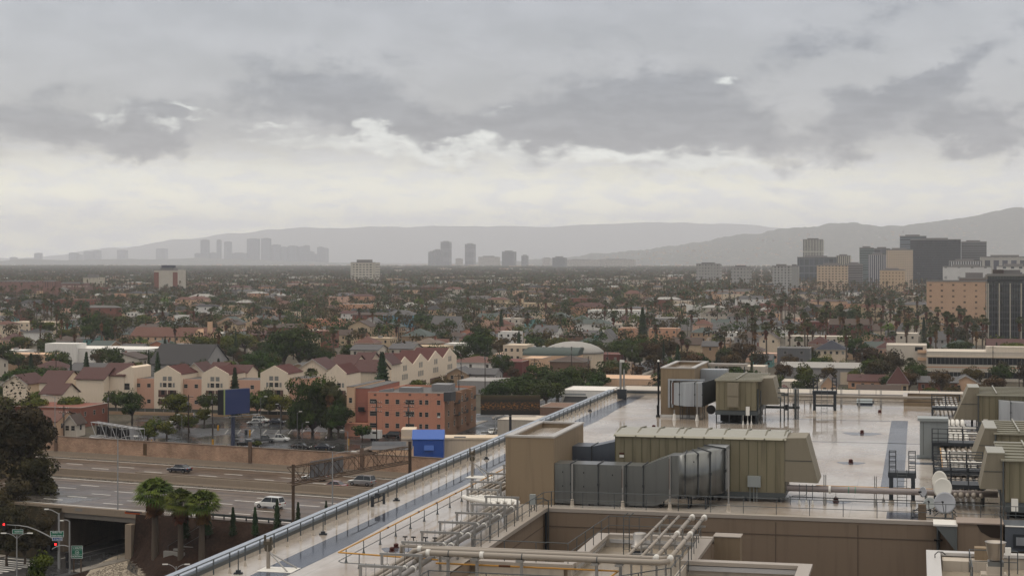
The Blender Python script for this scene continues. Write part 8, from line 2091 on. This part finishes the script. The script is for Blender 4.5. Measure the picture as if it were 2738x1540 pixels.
for _ in range(600):  # houses dotted up the right-hand hills
    px=fr_.uniform(1500,2760); q=fr_.uniform(.05,.75); y=15500-2600+2600*q
    pts_=[(1500,690),(1700,668),(1850,650),(1990,628),(2100,610),(2275,600),(2460,600),(2610,578),(2760,560)]
    top=690
    for (a,ya),(c,yc) in zip(pts_[:-1],pts_[1:]):
        if a<=px<=c: top=ya+(yc-ya)*(px-a)/(c-a)
    hh=H-(top-YH)*15500/F; z=hh*(q**.8); X=(px-1369)/F*y; w_=fr_.uniform(8,22)
    b.cur=fr_.choice([0,1,2,2,3]); b.box(X-w_/2,X+w_/2,y-5,y+5,z-12,z+fr_.uniform(3,9))
single('hillside_houses',b,[wm('tan'),wm('brown'),wm('tan'),wm('grey')],None,None,(0,0,0),WD,kind='stuff')
# canopy masses
b=MB(); tr=random.Random(12)
def clump(X,Y,h,w_,n,leaf):
    cx=[(tr.uniform(-.4,.4)*w_,tr.uniform(-.4,.4)*w_,h*tr.uniform(.5,.75),w_*tr.uniform(.45,.7)) for _ in range(4)]
    for _ in range(n):
        ox,oy,oz,r=tr.choice(cx); a=tr.uniform(0,2*PI); e=math.asin(tr.uniform(-.5,1)); rr=r*tr.uniform(.7,1.05)
        q=Vector((X+ox+rr*math.cos(a)*math.cos(e),Y+oy+rr*math.sin(a)*math.cos(e),oz+rr*.75*math.sin(e)))
        nr=Vector((math.cos(a)*math.cos(e)+tr.uniform(-.6,.6),math.sin(a)*math.cos(e)+tr.uniform(-.6,.6),math.sin(e)+tr.uniform(-.2,.8))).normalized()
        s1=nr.cross(Vector((tr.uniform(-1,1),tr.uniform(-1,1),tr.uniform(-1,1)))).normalized(); s2=nr.cross(s1); s=leaf*tr.uniform(.6,1.4)
        b.face([q-s1*s,q-s2*s*.7,q+s1*s,q+s2*s*.7])
FART.sort(key=lambda p:p[1])
for i,(X,Y) in enumerate(FART):
    b.cur=tr.choice([0,0,1,1,1,2,3]); k=1 if Y<2500 else 1.25
    clump(X,Y,tr.uniform(8,15)*k,tr.uniform(4,7.5)*k,90 if Y<1800 else (40 if Y<3500 else 16),.62 if Y<1800 else (1.05 if Y<3500 else 2.2))
single('distant_trees',b,[FOL,FOL2,FOLE,FOLY],None,None,(0,0,0),WD,kind='stuff')
b=MB()
for (X,Y) in FARP+[(tr.uniform(-.31,.31)*Y_,Y_) for Y_ in [tr.uniform(1900,4600) for _ in range(1500)]]:
    h=tr.uniform(13,21); r=tr.uniform(1.5,2.2); b.cur=0
    if not free(*G.inv(X,Y),3): continue
    w_=.18 if Y<2500 else .25
    b.face([(X-w_,Y,0),(X+w_,Y,0),(X+w_,Y,h-1),(X-w_,Y,h-1)]); b.face([(X,Y-w_,0),(X,Y+w_,0),(X,Y+w_,h-1),(X,Y-w_,h-1)])
    b.cur=1
    for _ in range(16):
        a=tr.uniform(0,2*PI); e=tr.uniform(-.5,1.2); d=Vector((math.cos(a)*math.cos(e),math.sin(a)*math.cos(e),math.sin(e)))*r; s=Vector((-math.sin(a),math.cos(a),.3))*r*.28
        c=Vector((X,Y,h-1)); b.face([c,c+d*.6-s,c+d-Vector((0,0,.4)),c+d*.6+s])
    b.cur=2
    for _ in range(9):
        a=tr.uniform(0,2*PI); c=Vector((X,Y,h-1.2)); d=Vector((math.cos(a)*.6,math.sin(a)*.6,-1))*r*tr.uniform(.9,1.7); s=Vector((-math.sin(a),math.cos(a),0))*r*.22
        b.face([c,c+d*.6-s,c+d,c+d*.6+s])
single('distant_palms',b,[PBARK,FOLO,SKIRT],None,None,(0,0,0),WD,kind='stuff')

# ================================================================= vehicles
PK='cars parked in the lot and along the street'
car('suv','white',697,1128,0,'white SUV parked nose right behind the parking lot, nearest the billboard',group=PK)
car('sedan','silver',683,1135,PI,'silver sedan half in front of the white SUV',group=PK)
car('sedan','navy',741,1132,0,'dark navy sedan right of the white SUV',group=PK)
car('suv','red',794,1130,0,'dark red SUV left of the big dark tree',group=PK)
for k,(px,py,c,l) in enumerate(((385,1158,'grey','grey sedan, lowest in the slanting row left of the billboard'),(412,1150,'blue','blue sedan, second in the slanting row'),(438,1140,'silver','silver sedan, third in the slanting row'),(463,1133,'white','white sedan, fourth in the slanting row'),(492,1124,'white','white sedan, fifth in the slanting row'),(525,1115,'silver','silver sedan with lit tail light, top of the slanting row'))):
    car('sedan',c,px,py,PI/2+.35,l,group=PK)
car('pickup','black',665,1194,0,'black pickup truck loaded with green plants by the freeway wall',group=PK)
car('pickup','grey',705,1182,.2,'grey pickup truck loaded with gear behind the plant-loaded one',group=PK)
car('pickup','white',745,1180,.1,'white pickup truck carrying yellow poles',group=PK)
bs=broad(81,1.2,.9,.95,500,FOLY,'plant_load',.12,lobes=8)
X,Y=wpos(690,1196); bs.place(X,Y,.5,0,(1.8,1,1),'heap of bright green plants beside the black pickup truck','plants')
car('van','white',0+1003,1176,0,'x',group=None) if False else None
# horse trailer
t=thing('horse_trailer','white two-axle horse trailer parked before the salmon apartments','trailer',(*R(994,1178,0),0),G)
x,y=R(994,1178,0)
part('body',MB().prism([(x-2.7,.7),(x+2.5,.7),(x+2.5,2.75),(x-1.7,2.9),(x-2.5,2.9),(x-2.75,1.6)],y-1,y+1,'y'),PAINTS['white'],t)
part('window',MB().box(x-1.9,x-1.4,y-1.03,y-1.0,1.6,2.4).box(x-.8,x-.1,y-1.03,y-1.0,1.8,2.4).box(x+.5,x+1.8,y-1.03,y-1.0,1.9,2.4),GLASS,t)
copies('wheel',MB().tube([(0,-.12,0),(0,.12,0)],.36,14),TYRE,t,[(x+.3,y-.95,.36),(x+1.2,y-.95,.36),(x+.3,y+.95,.36),(x+1.2,y+.95,.36)])
part('hitch',MB().tube([(x-2.7,y,.6),(x-4.0,y,.5)],.06,6),M_dkst,t)
car('suv','black',1048,1170,PI,'black car behind the right end of the horse trailer',group=PK)
car('sedan','black',807,1200,0,'dark sedan at the parking lot edge close behind the freeway wall',group=PK); car('sedan','navy',868,1201,0,'dark blue sedan right of the other one behind the freeway wall',group=PK)
for k,(py,c,kd) in enumerate(((1168,'silver','sedan'),(1160,'white','sedan'),(1151,'grey','sedan'),(1143,'silver','sedan'),(1136,'white','suv'),(1130,'grey','suv'),(1124,'silver','sedan'),(1119,'silver','suv'))):
    Y=F*H/(py-YH); u_=Y*CA-(-109.6)*0; 
    yy=(Y+ -109.6*SA)/CA; X,Y2=G.w(-109.6,yy)
    if (kd,c) not in CARS: CARS[(kd,c)]=carproto(kd,c)
    r=CARS[(kd,c)].place(X,Y2,0.01,G.r+PI/2+PI,1,ords[k]+' '+c+' car from the front of the row parked up the side street',{'sedan':'car','suv':'car'}[kd],'cars parked up the side street')
for (kd,c,px,py,rot,l) in (('sedan','navy',480,1262,PI,'dark blue car driving on the far freeway lanes at left'),('suv','white',722,1357,PI,'white car on the near freeway lanes before the rusty gantry post'),('sedan','red',893,1308,PI,'dark red car behind the rusty gantry on the far lanes'),('suv','silver',968,1297,PI,'pale car ahead of the dark red one on the far lanes'),('sedan','silver',842,1284,PI,'silver car behind the rusty gantry, near the far wall'),('sedan','white',110,1293,0,'white car half hidden by the eucalyptus on the freeway')):
    X,Y=wpos(px,py,ZF+.01)
    if (kd,c) not in CARS: CARS[(kd,c)]=carproto(kd,c)
    r=CARS[(kd,c)].place(X,Y,ZF+.01,FW.r+rot,1,l,'car','cars driving on the freeway'); r.name='moving_car'
for k,(px,py,c) in enumerate(((1700,1000,'white'),(1715,996,'grey'),(1725,992,'silver'),(1737,988,'grey'),(1750,984,'black'))):
    X,Y=wpos(px,py,0)
    r=CARS[('sedan' if c!='silver' else 'sedan',c)].place(X,Y,0,G.r+PI/2,1,ords[k]+' car of the row parked along the street beyond the mast','car','cars parked on the street beyond the mast') if ('sedan',c) in CARS else None

# ================================================================= small street things
for (px,yt,h,ar,l) in ((171,1085,11,2,'thick utility pole behind the freeway wall, left of the grey gantry'),(290,1045,11,1,'utility pole before the large rounded ficus tree'),(504,1055,12,1,'utility pole with transformer at the second gabled town house'),(568,1052,11,1,'utility pole left of the blue billboard'),
    (1007,1070,12,3,'utility pole with many crossarms at the left of the salmon front'),(1093,1070,12,4,'utility pole with double crossarms in the middle of the salmon front'),(1227,1000,15,1,'tall utility pole at the side of the salmon block'),(1297,940,15,1,'utility pole behind the gold-speckled billboard'),(1233,955,12,1,'utility pole beside the low brown-topped building'),
    (1430,958,12,2,'utility pole with transformers before the maroon block'),(1528,926,15,0,'bare utility pole before the barrel-roofed hall'),(1573,952,12,1,'utility pole right of the barrel-roofed hall'),(1625,930,12,0,'utility pole by the red-banded building'),(1690,922,14,0,'utility pole in the street beyond the mast'),(1985,915,14,0,'dark pole beyond the far olive unit'),
    (150,935,12,2,'utility pole left of the white modern building'),(483,920,12,4,'utility pole with many crossarms before the white cube'),(199,878,13,0,'thin pole at left above the white modern building'),(2305,930,13,1,'tall pole right of the metal warehouse'),(2655,925,14,1,'utility pole in front of the cream office, right'),(2725,975,12,0,'utility pole at the right edge before the cream office'),(1810,870,13,1,'utility pole right of the salmon building'),(1838,862,13,0,'utility pole left of the white mural cube')):
    utility_pole(px,yt,h,l,ar)
# wires
wires=MB()
def wire(p,q,sag=.8):
    p=Vector(p);q=Vector(q); pts=[tuple(p.lerp(q,k/8)+Vector((0,0,-sag*4*(k/8)*(1-k/8)))) for k in range(9)]
    wires.tube(pts,.018,3,cap=False)
def polepos(px,yt,h): Y=F*(H-h)/(yt-YH); return ((px-1369)/F*Y,Y,h-.5)
pa,pb_,pc,pd=polepos(1007,1070,12),polepos(1093,1070,12),polepos(1227,1000,15),polepos(504,1055,12)
for dz in (0,-.5,-1.1,-2.0): wire((pa[0],pa[1],pa[2]+dz),(pb_[0],pb_[1],pb_[2]+dz)); wire((pb_[0],pb_[1],pb_[2]+dz),(pc[0],pc[1],pc[2]+dz)); wire((pd[0],pd[1],pd[2]+dz),(pa[0],pa[1],pa[2]+dz),1.2)
single('power_lines',wires,M_black,'thin black power lines strung between the poles before the salmon apartments','power line',(0,0,0),WD)
Lm=mat('lamp_post_dark',(.10,.10,.10),.5,.1,1,metal=.3)
for (px,yb,yt,ar,l,di) in ((486,1190,1108,.6,'lamp post in the parking lot right of the slanting car row',-1),(570,1188,1110,.6,'lamp post with yellow base left of the billboard post',-1),(697,1192,1060,1.0,'tall lamp post by the parked pickup trucks',1),(750,1172,1080,.6,'thin lamp post before the third gabled town house',-1),(795,1204,1100,.5,'dark lamp post at the lot edge left of the big tree foot',1),(808,1205,1128,1.0,'short lamp post with green notice by the lot edge',1),(930,1200,1150,1.2,'lamp with curved arm at the lot corner near the trailer',-1),(1475,1075,1036,2.0,'curved white street lamp right of the gold-speckled billboard',-1),(1660,1010,980,1.6,'curved street lamp before the red-banded building',-1),(1325,1180,1110,2.4,'curved street lamp beside the side street',1)):
    street_lamp(px,yb,yt,0,ar,l,armdir=di,m=Lm if 'white' not in l and 'curved' not in l else None)
bp=thing('bollard',None,None,(0,0,0),WD); part('post',MB().tube([(0,0,0),(0,0,1.1)],.22,10),mat('safety_yellow',(.50,.25,.02),.5,.15,2),bp); part('cap',MB().lathe([(.24,1.1),(.2,1.2),(.05,1.25)],0,0,0,10),MATS['safety_yellow'],bp)
PB=Pool(bp)
for k,(px,py,s,l) in enumerate(((569,1190,1.2,'yellow lamp base left of the billboard post'),(569,1148,1.0,'yellow base further back left of the billboard'),(583,1150,1.1,'yellow post right of that lamp base, in the lot'),(668,1163,1.1,'yellow bin-like post beside the dark bin in the lot'),(931,1190,1.3,'yellow post near the curved lot lamp'),(872,1199,.8,'yellow base among the dark cars by the wall'),(405,1184,.6,'yellow base low behind the wall at left'))):
    X,Y=wpos(px,py); PB.place(X,Y,0,0,s,l,'bollard','yellow posts and bases in the parking lot')
X,Y=wpos(658,1162); single('litter_bin',MB().box(X-.35,X+.35,Y-.3,Y+.3,0,1.2).box(X-.4,X+.4,Y-.35,Y+.35,1.2,1.3),M_dkst,'dark litter bin left of the yellow post in the parking lot','bin',(X,Y,0),WD)
# fence before the town houses
y=yr-9; xa=at(240,0,u=y)[0]; xb=at(780,0,u=y)[0]
t=thing('metal_fence','low dark mesh fence in front of the gabled town houses','fence',(xa,y,0),G)
part('mesh_panel',MB().box(xa,xb,y,y+.04,.2,1.9),mat('fence_mesh',(.07,.075,.065),.7,.1),t); copies('post',MB().box(-.06,.06,-.08,.0,0,2.05),M_uni,t,[(xa+k*3,y,0) for k in range(int((xb-xa)/3)+1)])
t=thing('retaining_wall','low tan wall below the mesh fence in front of the town houses','wall',(xa,y-.6,0),G); part('wall',MB().box(xa,xb,y-.9,y-.3,0,.9),wm('tan'),t)
# pedestrian in the lot
def person(px,py,label,top,bot):
    X,Y=wpos(px,py)
    me=bpy.data.meshes.new('person'); 
    V=[(0,0,.95),(0,0,1.15),(0,0,1.38),(0,0,1.50),(0,0,1.60),(0,0,1.70),(.10,0,.90),(.12,.10,.48),(.13,.02,.06),(.14,-.12,.03),(-.10,0,.90),(-.12,-.12,.48),(-.13,-.2,.06),(-.14,-.32,.03),(.19,0,1.40),(.26,.03,1.12),(.27,-.1,.88),(-.19,0,1.40),(-.26,.0,1.12),(-.27,.1,.88)]
    E_=[(0,1),(1,2),(2,3),(3,4),(4,5),(0,6),(6,7),(7,8),(8,9),(0,10),(10,11),(11,12),(12,13),(2,14),(14,15),(15,16),(2,17),(17,18),(18,19)]
    me.from_pydata(V,E_,[]); o=bpy.data.objects.new('person',me); COL.objects.link(o); o.location=(X,Y,0)
    rad=[.13,.12,.14,.06,.09,.08,.09,.065,.045,.035,.09,.065,.045,.035,.06,.045,.03,.06,.045,.03]
    sk=o.modifiers.new('skin','SKIN'); 
    for i,r in enumerate(rad): me.skin_vertices[0].data[i].radius=(r,r)
    me.skin_vertices[0].data[0].use_root=True
    o.modifiers.new('sub','SUBSURF').levels=1; o.modifiers['sub'].render_levels=2
    me.materials.append(mat('clothes_dark',(.02,.02,.025),.8,.1)); ORG[o]=(X,Y,0)
    part('light_top',MB().lathe([(.17,.98),(.19,1.15),(.2,1.34),(.1,1.46)],X,Y,0,12),mat('top_pale',(.4,.36,.36),.8,.1),o,True); part('hair',MB().lathe([(.09,1.60),(.11,1.68),(.07,1.80),(.02,1.82)],X,Y+.01,0,10),M_black,o,True)
    props(o,label,'person')
person(872,1182,'person in a pale top and dark trousers walking across the wet parking lot',0,0)
for P_ in [q for q in (h[0] for h in HP)]+[t_[0] for t_ in TP]+[p_[0] for p_ in PP]+list(CARS.values()):
    unused(P_)
